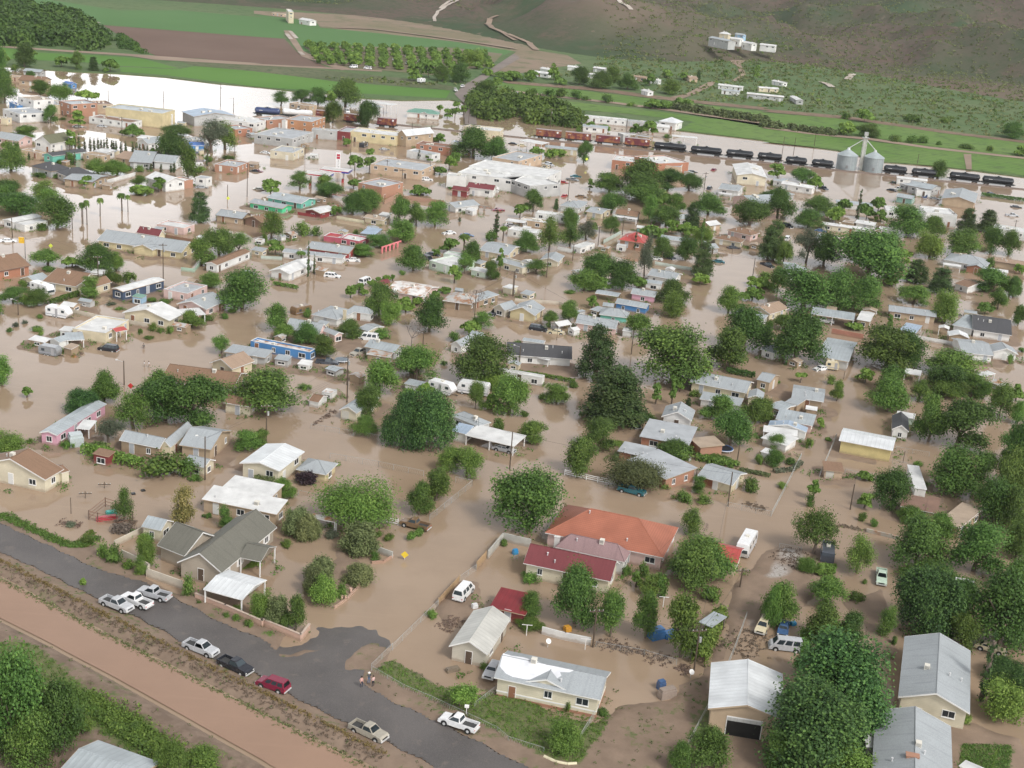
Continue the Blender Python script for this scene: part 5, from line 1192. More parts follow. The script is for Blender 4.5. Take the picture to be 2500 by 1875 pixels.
trees('''
00:E 40,870,620,180 210,570,400,160 250,520,440,100 30,560,440,90 e 650,590,455,110 520,570,490,110 p 790,600,490,80 E 930,610,520,130 r 500,840,720,180 e 340,790,690,150 r 740,840,780,180
E 425,1040,905,110 t 665,1080,950,110 e 215,1160,1070,210 E 1120,1150,1070,150 1490,1140,1060,210 1440,1390,1140,210 t 1590,1540,1240,140 g 1790,1290,1040,230 t 1900,1260,1060,160 E 90,1440,1260,240 60,1650,1530,200 l 370,1700,1540,220
r 820,1460,1360,190 990,1470,1360,170 e 740,1580,1500,120 l 1170,1600,1490,140 1340,1620,1510,90 r 1200,1640,1580,150 b 70,1270,1190,110 140,1290,1200,70 t 590,1270,1120,90 E -20,720,420,130 b 130,600,545,90 270,660,600,90 530,1010,990,70 340,1490,1450,160 500,1500,1460,120 600,1380,1290,80 510,1380,1345,90 1090,1440,1400,80 1180,1450,1395,90 l 1290,1380,1270,60 b 1680,1450,1400,140 1920,1340,1310,110 1760,1360,1320,100
10:l 225,890,780,140 E 395,870,770,160 540,880,760,150 t 650,900,790,90 E 770,890,700,240 e 665,1035,880,140 E 955,1080,880,160 e 1560,1210,1140,90 e 780,1235,1180,60 E 850,1440,1330,110 t 975,1430,1280,80 c 1392,1350,1270,36 e 1480,1365,1310,60 E 1850,1330,1110,330 2030,1350,1180,200 t 1645,1440,1330,100 e 1700,1370,1300,70 v 1568,1475,1415,90 t 1630,1000,930,60 1695,1000,880,70 1765,970,900,60 e 1570,945,895,50 140,1630,1530,130 l 385,1600,1460,170 e 590,1600,1490,150 E 640,1660,1550,210 e 840,1590,1520,100 l 1400,1640,1580,150 b 1450,1220,1195,50 1660,1590,1570,80
E 1740,700,560,150 1590,690,570,130 1470,660,530,110 1360,690,600,110 e 1690,600,550,90 r 1850,560,440,170 e 1400,600,540,90 1530,600,520,110 1970,640,590,90 E 1960,800,690,140 e 2040,770,670,90 2090,660,615,110 2170,690,615,120 1860,830,780,60 1900,830,790,50
20:e 200,690,610,110 E 385,680,560,90 600,720,585,150 780,750,620,190 e 880,700,580,150 E 1010,760,640,150 1190,730,640,90 e 1370,800,690,150 1340,660,600,90 430,720,650,110 1490,680,620,80 p 1605,680,600,40 e 50,680,620,120 b 200,815,745,110 345,815,750,120 455,825,745,110 580,840,765,120 835,870,800,120 1035,900,860,90 e 1215,920,850,120 1320,925,860,130 1460,915,840,150 b 650,850,810,80 t 2095,680,570,50 1830,680,600,40
E 640,1370,1215,110 e 240,1310,1250,110 390,1330,1270,140 690,1110,1040,80 810,1110,1060,90 1090,1130,1060,100 1180,1150,1040,130 b 1340,1165,1130,70 590,1110,1070,50
e 850,1620,1480,230 E 1110,1640,1380,330 1350,1600,1440,220 1530,1610,1480,180 1120,1690,1500,280 t 690,1600,1520,50
30:E 860,1040,945,130 r 710,1150,1050,130 E 890,1160,1055,170 b 1120,1200,1140,110 1260,1210,1145,100 1355,1215,1150,90 1490,1230,1190,50 1740,1260,1215,150 1915,1280,1230,70 E 2110,1170,1050,180 2190,1320,1245,120 t 1480,1500,1370,140 E 130,1500,1400,130 340,1530,1430,190 e 450,1590,1500,120 b 100,1560,1510,70 1270,1035,965,150 1540,1040,985,110 700,1010,950,80
E 90,1730,1610,210
01:E 150,230,60,330 60,120,-20,200 l 400,160,20,180 E 480,330,100,280 b 350,350,290,130 P 700,300,130,60 735,305,105,60 690,240,120,50 845,235,85,65 1030,190,45,85 1080,200,60,50 b 1200,60,0,120 p 1690,280,45,170 u 400,640,530,240 g 610,660,590,150 E 830,710,490,280 e 980,700,560,140 b 415,700,655,120 t 765,920,760,150 e 945,830,700,140 b 1080,790,700,130 195,830,770,90 E 110,960,840,210 310,980,860,200 b -20,1060,960,120 210,980,890,80
e 1700,650,450,200 E 1850,560,360,250 l 2020,560,390,160 e 1780,830,720,170 E 2040,1010,720,370 e 1615,1180,1040,180 l 1865,1390,1255,160 b 1960,1050,1010,70 1290,1200,1130,80 1350,1215,1170,70 1430,1220,1160,80 1180,1230,1180,50 1395,970,930,110 1290,960,915,80 B 740,970,940,90 930,980,950,90 b 1010,1020,995,90 330,1095,1060,60 B 130,1165,1125,60 205,1140,1105,55 b 80,1210,1170,60 300,1200,1160,120 1260,1270,1240,90 1740,1110,1065,130 1890,1100,1050,70 l 1990,960,900,60
t 10,1650,1440,160 E 1330,1890,1570,230 e 880,1800,1570,200 b 345,1240,1200,60
11:E 830,210,60,190 940,200,30,250 e 1230,310,90,160 1370,320,150,150 1530,310,130,200 1260,450,290,220 E 1060,490,390,190 l 150,430,220,200 b 410,390,285,160 520,400,320,100 e 920,570,475,170 l 180,560,450,120 P 400,610,530,90 c 455,745,470,30 508,720,570,26 e 1340,695,500,220 e 1650,540,440,140 P 1770,540,390,110 c 2040,420,200,60 P 2100,440,320,80 b 1990,440,350,110 l 1540,570,520,60
t 785,560,500,70 e 1840,650,470,150 l 1780,720,570,130 t 2075,700,530,60 e 1690,800,670,100 e 2000,770,630,120 v 815,925,835,80 885,880,810,80 995,825,780,70 930,900,860,60 1120,780,740,60 1050,790,755,40 1170,780,735,30 1380,985,930,70
E 1060,1080,830,230 r 1150,1150,970,160 e 1280,1040,940,130 E 1480,1210,940,240 b 1250,730,690,60 e 1610,880,840,90 1510,930,880,110 d 1330,1330,1050,240 1850,1050,790,220 l 1920,1180,1050,170 e 1830,1230,1130,140 b 1690,1290,1210,120 860,390,345,60 l 690,230,160,90 e 200,1200,1000,190 250,1270,1150,170 E 450,1310,1150,200 e 590,1420,1250,180 E 800,1260,1120,190 b 440,1085,1010,80 1080,1260,1180,160 200,1260,1200,90
e 1060,1730,1480,270 l 1370,1620,1350,330 E 1330,1560,1360,260 1920,1630,1280,400 r 2010,1680,1560,220 b 1600,1490,1450,60 1470,1480,1430,80 300,1390,1350,100 90,440,380,60 c 1735,280,240,26
21:e 100,250,150,100 E 215,200,30,150 p 405,175,90,40 r 520,320,190,140 l 345,530,280,190 l 520,490,310,170 E 155,540,380,180 g 660,430,280,170 e 865,380,250,120 E 870,210,60,200 e 720,360,300,60 E 760,810,570,250 960,840,630,260 e 650,860,700,260 790,850,760,120 E 1100,850,760,120 g 1150,740,430,130 c 1070,520,360,26 E 1300,590,430,170 1500,600,430,180 p 1640,740,470,180 e 1210,410,330,180 E 1330,310,160,200 p 1540,370,150,150 e 1380,390,280,110 1510,400,310,130 r 1640,450,340,170 E 1690,220,60,240 2040,310,120,270 p 2190,600,330,170 r 1620,810,735,130
E 1380,960,790,250 r 1385,1080,905,180 u 1110,1250,1085,200 e 510,1110,960,140 350,1160,1040,130 p 740,1600,1180,320 e 710,1010,920,80 E 1380,1620,1190,560 e 1850,1530,1210,330 E 1990,1370,1040,380 e 1860,1050,850,180 E 2060,940,850,170 l 2120,830,760,180 b 2170,760,700,130 l 240,720,610,180 b 170,640,600,60 520,880,850,100 1960,1000,965,90 80,1330,1280,80 1680,1500,1450,100 l 1190,300,90,130 e 1270,1310,1290,30 p 920,1950,1520,450 r 1440,1700,1600,80
E 1620,550,300,40 g 400,250,210,80 e 1420,190,60,130 E 1150,130,-20,300 e 1310,160,60,150
31:E 130,250,30,240 470,210,80,240 390,330,190,230 r 600,280,180,150 p 90,600,290,180 e 180,640,470,130 g 370,620,370,190 E 520,650,400,230 900,770,400,520 1060,700,410,160 820,620,390,240 e 1080,820,740,110 E 350,1010,710,440 640,1000,720,300 850,1040,780,260 e 130,870,690,160 c 795,310,30,40 e 690,210,110,110 880,260,150,130 980,190,90,100 e 1000,280,190,90 E 1220,390,170,310 e 1440,400,250,200 r 1410,590,400,220 E 1690,560,370,280 p 1720,380,180,170 1900,360,190,180 e 1930,540,350,190 1180,640,530,120 p 1300,790,610,200 1500,880,680,210 e 1270,970,830,230 r 1540,1130,900,210 E 1930,870,690,270 e 2080,900,780,150 1990,1020,860,140 l 1880,1060,980,110 E 2120,920,760,120 e 2160,1150,1000,120 b 1920,680,580,90 e 2080,560,380,140 r 2170,720,650,90
E 280,1470,1080,430 e 180,1190,1070,180 1040,1510,1200,420 E 1200,1500,1230,330 e 1600,1580,1390,400 1080,1720,1520,260 l 870,1640,1530,130 u 325,1640,1570,85 b 120,1640,1610,80 580,1650,1570,90 t 1075,1180,1080,45 l 780,1190,1140,130 e 30,1330,1140,90 b 2090,1480,1400,70 2190,1380,1340,60 E 1560,1700,1500,320 e 1760,1700,1570,220 b 560,500,440,100
02:e 230,140,55,75 D 700,260,60,270 e 880,180,10,220 l 1130,400,100,330 E 1385,340,-30,420 1650,360,-40,480 g 920,520,310,240 e 2090,580,410,220 b 1170,110,60,60 r 60,620,440,300 b 820,600,520,220 r 1650,620,530,140 b 1380,790,600,360 1600,800,640,180 1650,840,780,110 250,520,480,80 560,560,500,130 l 1050,1190,910,170 G 1540,1230,900,190 t 1900,1230,1060,140 b 1760,1155,1110,60 1720,1150,1120,40 1240,1370,1275,120 r 1230,1560,1320,150 b 870,1500,1360,110 960,1540,1380,140 1080,1590,1500,120 t 1190,1640,1480,110 o 960,1540,1420,110 B 600,1225,1180,90 b 740,1370,1300,100 1440,1370,1330,60
12:E 75,230,-100,560 E 960,300,50,200 e 940,450,290,220 D 1250,540,110,330 D 1480,560,100,400 e 1870,240,10,130 E 2000,240,120,130 e 2150,265,-40,300 1440,140,30,130 1290,150,70,120 b 2070,440,310,110 l 1870,430,340,80 e 1640,760,560,200 1800,790,570,240 1535,1010,750,280 1395,1130,860,220 e 250,980,820,190 b 60,830,790,180 v 440,860,750,180 Y 850,1230,830,640 o 360,1290,1070,230 440,1330,1130,200 890,1430,1205,320 500,1320,1180,140 o 560,1700,1490,260 B 660,1320,1250,130 b 1050,1310,1260,80 1140,1345,1280,90 1330,1340,1260,90 1385,1300,1230,80 1020,1510,1430,90 270,1400,1330,110 2100,1390,1330,70 b 420,70,20,120 e 60,540,410,150
22:e 20,260,-20,250 410,180,20,220 b 290,150,100,80 540,50,0,100 135,300,250,80 e 190,500,330,260 p 880,340,-80,500 E 750,580,320,280 e 585,780,480,290 E 165,1230,760,580 O 1060,890,640,460 E 1390,640,490,300 b 1420,640,520,270 900,670,600,70 920,540,500,140 t 1245,200,30,70 1380,200,-20,60 p 1520,210,140,50 b 1200,330,270,130 1575,130,70,110 e 1780,330,120,270 E 1880,540,250,310 e 2090,350,150,260 t 1600,940,800,130 b 1480,1010,920,170 1650,1030,950,140 2030,930,810,150 1325,910,860,80 1720,660,610,300 1870,710,650,150 2120,700,620,80 t 1530,1280,1080,190 E 1620,1650,1320,500 b 1000,1640,1560,100 1140,1650,1530,120 190,1700,1610,150 e 600,1760,1570,300 1440,90,0,80 b 1450,600,560,200
32:e 20,330,150,120 e 630,170,0,120 e 1070,260,-20,330 t 1320,160,0,180 e 1540,120,0,280 1660,110,0,200 e 1400,510,130,260 E 1650,540,150,500 t 1860,150,0,160 e 2000,310,30,200 2140,170,30,100 2150,360,170,130 E 2150,900,340,250 E 1620,930,570,480 e 1870,830,600,150 E 1080,1070,750,310 e 870,830,770,120 e 2060,1050,600,300 E 2000,1200,850,400 b 1320,720,670,80 l 110,560,440,170 r 490,400,320,65 e 100,710,580,170 b 250,700,640,110 390,560,480,80 e 430,1000,850,100 b 400,1060,940,80 l 865,1070,950,120 l 430,1470,1090,360 e 1250,1180,1060,230 E 1300,1560,1150,460 1780,1600,1200,460 2080,1250,900,260 l 800,1620,1310,270 r 370,1620,1490,150 530,1640,1550,160 b 850,1180,1100,80 940,1230,1160,70 t 560,500,480,50 E 1420,1700,1520,480 2140,1500,1180,200 E 2180,1800,1500,330 b 170,900,850,100
13:r 60,400,170,170 o 200,440,220,200 e 350,500,215,200 b 30,360,300,70 r 590,280,60,220 o 500,190,-30,160 b 740,230,100,110 o 880,90,-60,260 u 1740,1160,945,240 b 1940,830,765,80 130,540,500,120 1500,380,320,110
23:e 190,400,170,180 E 560,440,-20,360 e 860,550,180,240 1160,560,200,220 e 1450,720,220,330 E 1560,110,-270,400 b 180,60,0,140 t 1200,200,20,180 e 1080,130,10,80 b 1720,250,120,200 e 180,480,380,230 r 480,1520,1280,290 b 1690,560,500,160 1640,700,600,130 500,1180,1090,60 650,1200,1130,60 790,1210,1150,100 580,1190,1150,50 e 1700,1650,1330,390 1450,1700,1440,200 2200,480,130,160 b 1290,220,20,120
33:e 130,420,100,300 e 530,270,30,330 b 800,260,170,150 e 500,600,290,330 E 730,600,340,250 t 1040,540,300,160 b 400,560,430,200 D 1370,500,-20,560 E 2000,620,0,560 1700,300,60,300 e 1680,640,370,260 D 650,1230,570,880 D 380,1600,960,900 e 350,850,590,180 e 650,1750,1450,500 100,1700,1380,240 c 1850,1090,550,100 D 2080,930,740,380 r 2050,1250,930,400 b 1720,1290,1200,90 b 560,170,120,110 2100,250,80,200 e 1900,1850,1550,10 b 860,100,60,50 1110,620,540,60
03:E 120,1560,740,560 e 560,1330,950,330 E 20,1300,780,360 l 1450,1820,1450,250 e 1700,1720,1470,330 b 1590,210,30,110 1910,395,340,70 2000,420,350,80 2090,470,400,100 1680,280,240,60 2000,330,280,100 b 790,1210,1130,100 1170,1370,1270,150 930,1240,1180,90 l 700,130,60,50 b 1130,1340,1280,90
''')
trees('32:E 2120,720,430,250 2190,1050,720,280 1930,1160,850,320 e 2150,1480,1180,260 1500,1330,1120,220 33:E 1500,330,60,300 2150,640,300,240 03:E 480,1500,960,420 e 250,1680,1180,380 g 300,1500,1100,260 l 700,1400,1200,180')
# near bare scraggly tree
trees('03:d 540,1560,1330,230 22:d 1650,1290,1150,80')
# cypress rows of the old garden
CR = []
for t, ss in (('00', '245,1350,1285 310,1330,1280 450,1345,1260 565,1395,1285 632,1395,1285 605,1240,1165 635,1245,1150 670,1330,1130 715,1270,1180 762,1275,1160 795,1275,1170 828,1270,1165 855,1265,1180 880,1320,1180 905,1300,1165 945,1290,1185 960,1290,1190 980,1300,1190 1022,1300,1200 1060,1290,1195 1120,1300,1200 1150,1310,1210 1180,1310,1215 1215,1310,1225 1245,1315,1230 1320,1345,1230 1342,1350,1240 1365,1355,1245 1390,1355,1250 1415,1360,1255 1440,1360,1260 1465,1365,1265 1080,1390,1340 1165,1410,1350 1245,1435,1370 1278,1440,1375 1360,1450,1385 1442,1455,1385 1470,1455,1365 1630,1350,1270 1750,1400,1270'),):
    for q in ss.split():
        bx, by, ty = [float(v) for v in q.split(',')]; p = P(t, bx, by); s_ = mpp(p) / TS[t][2]
        tree_at(p, 'c', 1.5, (by - ty) / s_, 'thin dark cypress in the old garden rows at upper left', 'thin cypress rows in the old garden')
# pecan orchard
rnd = random.Random(5)
for i in range(15):
    u = i / 14
    top = (455 + i * 105 + (i > 3) * 0, 405 + i * 5.5); bot = ((560 + i * 92) if i < 4 else (860 + (i - 4) * 118), 545 + i * 7 if i < 4 else 575 + (i - 4) * 6)
    if i > 10: bot = (bot[0], 620 + 4 * i)
    for j in range(8):
        v = j / 7
        if i > 11 and v > .62: continue
        x = top[0] + (bot[0] - top[0]) * v ** .9; y = top[1] + (bot[1] - top[1]) * v
        p = P('10', x + rnd.uniform(-6, 6), y + rnd.uniform(-2, 2)); s_ = mpp(p) / TS['10'][2]
        tree_at(p, 'r' if rnd.random() < .3 else 'e', 92 / s_ * rnd.uniform(.85, 1.05), 62 / s_ * rnd.uniform(.9, 1.12), 'dark green pecan tree in the far orchard rows', 'pecan trees in the far orchard rows')
plant_all()
# far-off woods that read as one mass, brush, roadside weeds
def scatter_mesh(name, P3, rad, hgt_, nleaf, size, mat, seed, kind='stuff', tints=None):
    rng = np.random.RandomState(seed); k = len(P3); P3 = np.array(P3); rad = np.broadcast_to(rad, k); hg = np.broadcast_to(hgt_, k)
    idx = np.repeat(np.arange(k), nleaf); m_ = len(idx); d = rng.normal(0, 1, (m_, 3)); d[:, 2] = np.abs(d[:, 2]); d /= np.linalg.norm(d, axis=1)[:, None]
    cen = P3[idx] + d * np.stack([rad[idx], rad[idx], hg[idx]], 1) * (rng.uniform(.5, 1.0, m_) ** .5)[:, None]
    tn = (rng.rand(k) if tints is None else tints)[idx] * .6 + rng.rand(m_) * .4
    me = leafmesh(name, cen, d, np.full(m_, size) if np.isscalar(size) else size, tn, mat, rng); o = bpy.data.objects.new(name, me); COL.objects.link(o); return tag(o, kind=kind)
def inpx(poly, n, seed, gz=0.35):
    rng = np.random.RandomState(seed); xs = [p.x for p in poly]; ys = [p.y for p in poly]; out = []
    pl = [(p.x, p.y) for p in poly]
    X = rng.uniform(min(xs), max(xs), n * 6); Y = rng.uniform(min(ys), max(ys), n * 6); ok = inpoly(X, Y, pl); X, Y = X[ok][:n], Y[ok][:n]
    return np.stack([X, Y, np.full(len(X), gz)], 1)
q = inpx(pts('00', '-500,90 0,62 120,60 300,100 640,150 870,330 890,395 700,430 500,400 0,392 -500,380'), 330, 3); rr_ = np.random.RandomState(2).uniform(5, 9, len(q))
scatter_mesh('wood', q, rr_, 9, 200, 1.5, LM['dark'], 4)
q = inpx(pts('20', '-350,840 100,840 230,880 600,960 610,1060 560,1075 0,1040 -250,1000'), 95, 13); rr_ = np.random.RandomState(2).uniform(4, 6.5, len(q))
scatter_mesh('wood', q, rr_, 7, 200, 1.1, LM['mid'], 14)
q = inpx(pts('20', '1400,935 2212,1055 30:0,1080 640,1160 640,1140 0,1060 20:2212,1030 1400,905'), 150, 23); scatter_mesh('hedgerow', q, 3, 3.5, 50, 1.0, LM['olive'], 24)
q = inpx(pts('00', '1000,300 1050,330 1150,380 1230,460 1100,440 980,400'), 40, 33); scatter_mesh('brush', q, 3, 3, 60, .9, LM['mid'], 34)
# desert scrub on the flats and up the slopes
rng = np.random.RandomState(77); X = rng.uniform(-300, 900, 26000); Y = 700 + rng.rand(26000) ** .8 * 900
d_ = Y - np.interp(X, [p.x for p in SHP], [p.y for p in SHP]); keep = (d_ > 60)
for poly in (pts('20', '0,640 400,640 1400,800 1500,1110 0,800'), pts('20', '-60,690 2212,918 30:2600,1240 2600,1500 1000,1370 0,1200 20:1450,1105 0,900'), pts('10', '-2000,-100 2400,150 2212,700 -2000,600'), pts('20', '-100,0 800,350 700,600 -100,650')):
    keep &= ~inpoly(X, Y, [(p.x, p.y) for p in poly])
X, Y = X[keep], Y[keep]; Z = hillz(X, Y); Z = np.maximum(Z, .35); q = np.stack([X, Y, Z], 1)
scatter_mesh('scrub', q, rng.uniform(.9, 2.6, len(q)), 1.3, 8, .9, LM['olive'], 78)
q = q[::3] + np.array([4, 3, 0]); q = q[(q[:, 1] - np.interp(q[:, 0], fx, fy)) < 60]; scatter_mesh('scrub', q, 1.5, 1.4, 8, 1.1, LM['mid'], 79)
# bank weeds and verges near the camera
def along(poly, n, w_, seed, z=.3):
    rng = np.random.RandomState(seed); L = [0]
    for a, b in zip(poly, poly[1:]): L.append(L[-1] + (b - a).length)
    out = []
    for s in rng.uniform(0, L[-1], n):
        i = max(j for j in range(len(L)) if L[j] <= s); i = min(i, len(poly) - 2); t = (s - L[i]) / max(1e-6, L[i + 1] - L[i]); p = poly[i].lerp(poly[i + 1], t)
        dr = (poly[i + 1] - poly[i]).normalized(); nn2 = Vector((-dr.y, dr.x, 0)); p = p + nn2 * rng.normal(0, w_); out.append((p.x, p.y, z))
    return np.array(out)
def ong(q, dz=0): q = q.copy(); q[:, 2] = np.maximum(height(q[:, 0], q[:, 1]), 0) + dz; return q
bank = [W(-80, 1355), W(0, 1392), W(120, 1455), W(300, 1548), W(460, 1628), W(640, 1718), W(780, 1788), W(930, 1865)]
scatter_mesh('dry_weeds', ong(along([p + Vector((.5, .9, 0)) for p in bank], 650, .25, 5)), .25, .3, 9, .14, LM['straw'], 6)
scatter_mesh('dry_weeds', ong(along(bank, 600, .5, 8)), .25, .22, 8, .14, LM['silt'], 9)
scatter_mesh('bank_grass', ong(along([p + Vector((-.8, -1.7, 0)) for p in bank], 900, .35, 15)), .25, .25, 8, .14, LM['olive'], 16)
for i, p_ in enumerate(GRASS[:-1]):
    q = inpx(p_, 1500 if i < 2 else 700, 40 + i); scatter_mesh('grass', ong(q), .28, .18, 8, .12, LM['light'] if i % 2 else LM['mid'], 50 + i)
q = inpx(DRY[0], 900, 90); q = q[(sdist(q[:, 0], q[:, 1], ROADP) < -1) & (sdist(q[:, 0], q[:, 1], CANAL) < -1)]
scatter_mesh('weeds', ong(q), .3, .25, 8, .14, LM['olive'], 91)
sh_ = pts('02', '0,1130 200,1215 360,1300 600,1400 720,1385 820,1310'); scatter_mesh('grass', ong(along(sh_, 900, .6, 92)), .3, .35, 9, .15, LM['mid'], 93)
scatter_mesh('brush', ong(along(pts('03', '700,1080 900,1190 1120,1360 1300,1480 1480,1590'), 700, 1.0, 94)), .55, .9, 12, .2, LM['mid'], 95)
# plumes of pampas grass, floating debris rafts
scatter_mesh('pampas_grass', ong(along(pts('02', '975,1290 1030,1250 1070,1290'), 130, .6, 96)), .5, 1.3, 14, .2, LM['dead'], 97)
for i, (t, s_, n_, w_) in enumerate((('02', '500,1195 680,1220', 120, .7), ('02', '960,1200 1150,1195', 150, .9), ('23', '740,600 950,640 1150,690 1380,770', 300, .9), ('23', '1430,800 1530,860', 120, .6), ('12', '490,370 560,335 690,250', 110, .4), ('22', '2000,1030 2170,1090', 120, .9), ('32', '640,1215 900,1270', 130, .4), ('13', '1600,500 1720,410', 110, .8), ('32', '120,1450 400,1560 250,1600', 300, 2.2), ('23', '1900,700 2050,600 2100,500', 250, 1.8), ('01', '580,1395 700,1390', 60, .4), ('21', '1230,1330 1330,1300', 60, .3))):
    q = along(pts(t, s_), n_, w_, 200 + i, .05); q = q[:int(len(q) * .7)]; scatter_mesh('flood_debris', ong(q, .03), .3, .1, 6, .17, LM['silt'], 300 + i)
# ------------------------------------------------------------------ vehicles
RUBBER = M_('plain', (.02, .02, .02)); CHROME = M_('metal', (.62, .62, .62)); LAMP = M_('gloss', (.75, .75, .7)); RLAMP = M_('gloss', (.5, .03, .02)); BLACKP = M_('plain', (.03, .03, .03))
CARG = M_('glass', (.05, .065, .075))
def prism(q, prof, y0, y1, inset=None, m=0):
    """side profile (x, z) swept across the width; inset(z) narrows it with height"""
    f = inset or (lambda z: 0); a = [Vector((x, y0 + f(z), z)) for x, z in prof]; b = [Vector((x, y1 - f(z), z)) for x, z in prof]
    n = len(prof); q.face(a, m); q.face(b[::-1], m)
    for i in range(n): j = (i + 1) % n; q.face((a[j], a[i], b[i], b[j]), m)
CARS = dict(pickup=dict(L=5.4, W=1.9, zr=1.80, hood=1.10, cab=(-.55, 1.35), roof=(-.35, .55), bed=True),
            sedan=dict(L=4.7, W=1.8, zr=1.42, hood=.95, cab=(-1.7, 1.15), roof=(-1.0, .35)),
            suv=dict(L=4.7, W=1.85, zr=1.80, hood=1.08, cab=(-2.3, 1.25), roof=(-2.05, .55)),
            van=dict(L=5.0, W=1.95, zr=2.1, hood=1.20, cab=(-2.45, 2.0), roof=(-2.35, 1.3)))
CP = {}
def make_car(kind):
    c = CARS[kind]; L, Wd = c['L'] / 2, c['W'] / 2; root = empty(kind + ('_truck' if kind == 'pickup' else '_car' if kind == 'sedan' else ''), (0, 0, 0)); hd = c['hood']; paint = M_('gloss', (.5, .5, .5))
    q = MB(); x0 = -L if not c.get('bed') else c['cab'][0] - .02; ins = lambda z: .05 + (.10 * max(0, z - .8) if z > .8 else .06 * max(0, .55 - z))
    belt = hd + .03
    prof = [(x0, .38), (L - .12, .36), (L, .55), (L - .02, .80), (L - .25, hd - .08), (c['cab'][1] + .1, hd), (x0, belt)]
    if kind == 'sedan': prof = [(-L + .1, .36), (L - .12, .34), (L, .52), (L - .05, .74), (c['cab'][1] + .1, hd), (c['cab'][0], hd + .02), (-L + .08, hd - .04), (-L, .6)]
    prism(q, prof, -Wd, Wd, ins)
    if c.get('bed'):
        X, Y, O = Vector((1, 0, 0)), Vector((0, 1, 0)), Vector(); x1 = x0
        q.box(O, X, Y, -L, x1, -Wd + .05, -Wd + .16, .42, 1.12); q.box(O, X, Y, -L, x1, Wd - .16, Wd - .05, .42, 1.12); q.box(O, X, Y, -L, -L + .08, -Wd + .16, Wd - .16, .45, 1.10)
        q.box(O, X, Y, -L + .08, x1, -Wd + .16, Wd - .16, .5, .68)
    for sx in (-1, 1):          # wheel arches
        for sy in (-1, 1):
            xw = sx * (L - .95)
            q.tube((xw, sy * (Wd - .03), .40), (xw, sy * (Wd - .10), .40), .47, n=12, m=1)
    body = q.build('body', [paint, BLACKP], root)
    q = MB(); c0, c1 = c['cab']; r0, r1 = c['roof']; zr = c['zr']; gi = lambda z: .08 + .22 * (z - belt) / (zr - belt)
    prism(q, [(c0, belt - .02), (c1, belt - .02), (r1, zr), (r0, zr)], -Wd, Wd, gi); cab = q.build('cab', paint, root)
    def pane(name, P4):
        g_ = MB(); g_.face(P4); g_.face([p for p in P4[::-1]]); return g_.build(name, CARG, root)
    def cp(t, y, x0_, x1_): return None
    h0, h1 = belt + .08, zr - .10; f0 = (h0 - belt) / (zr - belt); f1 = (h1 - belt) / (zr - belt)
    xf = lambda f: c1 + (r1 - c1) * f; xb = lambda f: c0 + (r0 - c0) * f; yy = lambda f, s: s * (Wd - (.08 + .22 * f) + .012)
    pane('windscreen', [Vector((xf(f0) + .012, yy(f0, -1) + .1, h0)), Vector((xf(f0) + .012, yy(f0, 1) - .1, h0)), Vector((xf(f1) + .012, yy(f1, 1) - .1, h1)), Vector((xf(f1) + .012, yy(f1, -1) + .1, h1))])
    pane('rear_window', [Vector((xb(f0) - .012, yy(f0, 1) - .12, h0)), Vector((xb(f0) - .012, yy(f0, -1) + .12, h0)), Vector((xb(f1) - .012, yy(f1, -1) + .12, h1)), Vector((xb(f1) - .012, yy(f1, 1) - .12, h1))])
    nw = 1 if kind == 'pickup' else (2 if kind == 'sedan' else 3)
    for s in (-1, 1):
        for k in range(nw):
            a, b = k / nw + .03, (k + 1) / nw - .03; e = lambda f, t: xb(f) + (xf(f) - xb(f)) * (.06 + .88 * t)
            pane('side_window', [Vector((e(f0, a), yy(f0, s), h0)), Vector((e(f0, b), yy(f0, s), h0)), Vector((e(f1, b), yy(f1, s), h1)), Vector((e(f1, a), yy(f1, s), h1))])
    for sx in (-1, 1):
        for sy in (-1, 1):
            xw = sx * (L - .95); w_ = MB(); w_.tube((xw, sy * (Wd - .22), .36), (xw, sy * (Wd - .02), .36), .36, n=16); wo2 = w_.build('wheel', RUBBER, root)
            w_ = MB(); w_.tube((xw, sy * (Wd - .05), .36), (xw, sy * (Wd - .005), .36), .21, n=12); w_.build('rim', CHROME, wo2)
    X, Y, O = Vector((1, 0, 0)), Vector((0, 1, 0)), Vector()
    for s, nm, mt in ((1, 'headlight', LAMP), (-1, 'tail_light', RLAMP)):
        for sy in (-1, 1):
            g_ = MB(); a0, a1 = (L - .10, L + .015) if s > 0 else (-L - .015, -L + .06); y0 = sy * (Wd - .32); g_.box(O, X, Y, a0, a1, min(y0, sy * (Wd - .08)), max(y0, sy * (Wd - .08)), .66, .80); g_.build(nm, mt, root)
        g_ = MB(); a0, a1 = (L - .1, L + .09) if s > 0 else (-L - .09, -L + .08); g_.box(O, X, Y, a0, a1, -Wd + .08, Wd - .08, .38, .55); g_.build('bumper', CHROME, root)
    g_ = MB(); g_.box(O, X, Y, L - .04, L + .02, -.5, .5, .6, .8); g_.build('grille', BLACKP, root)
    if kind == 'pickup':
        g_ = MB(); g_.quad((-L + .09, -Wd + .17, .69), (c0 - .03, -Wd + .17, .69), (c0 - .03, Wd - .17, .69), (-L + .09, Wd - .17, .69)); g_.build('bed_liner', M_('plain', (.06, .06, .06)), root)
    return root
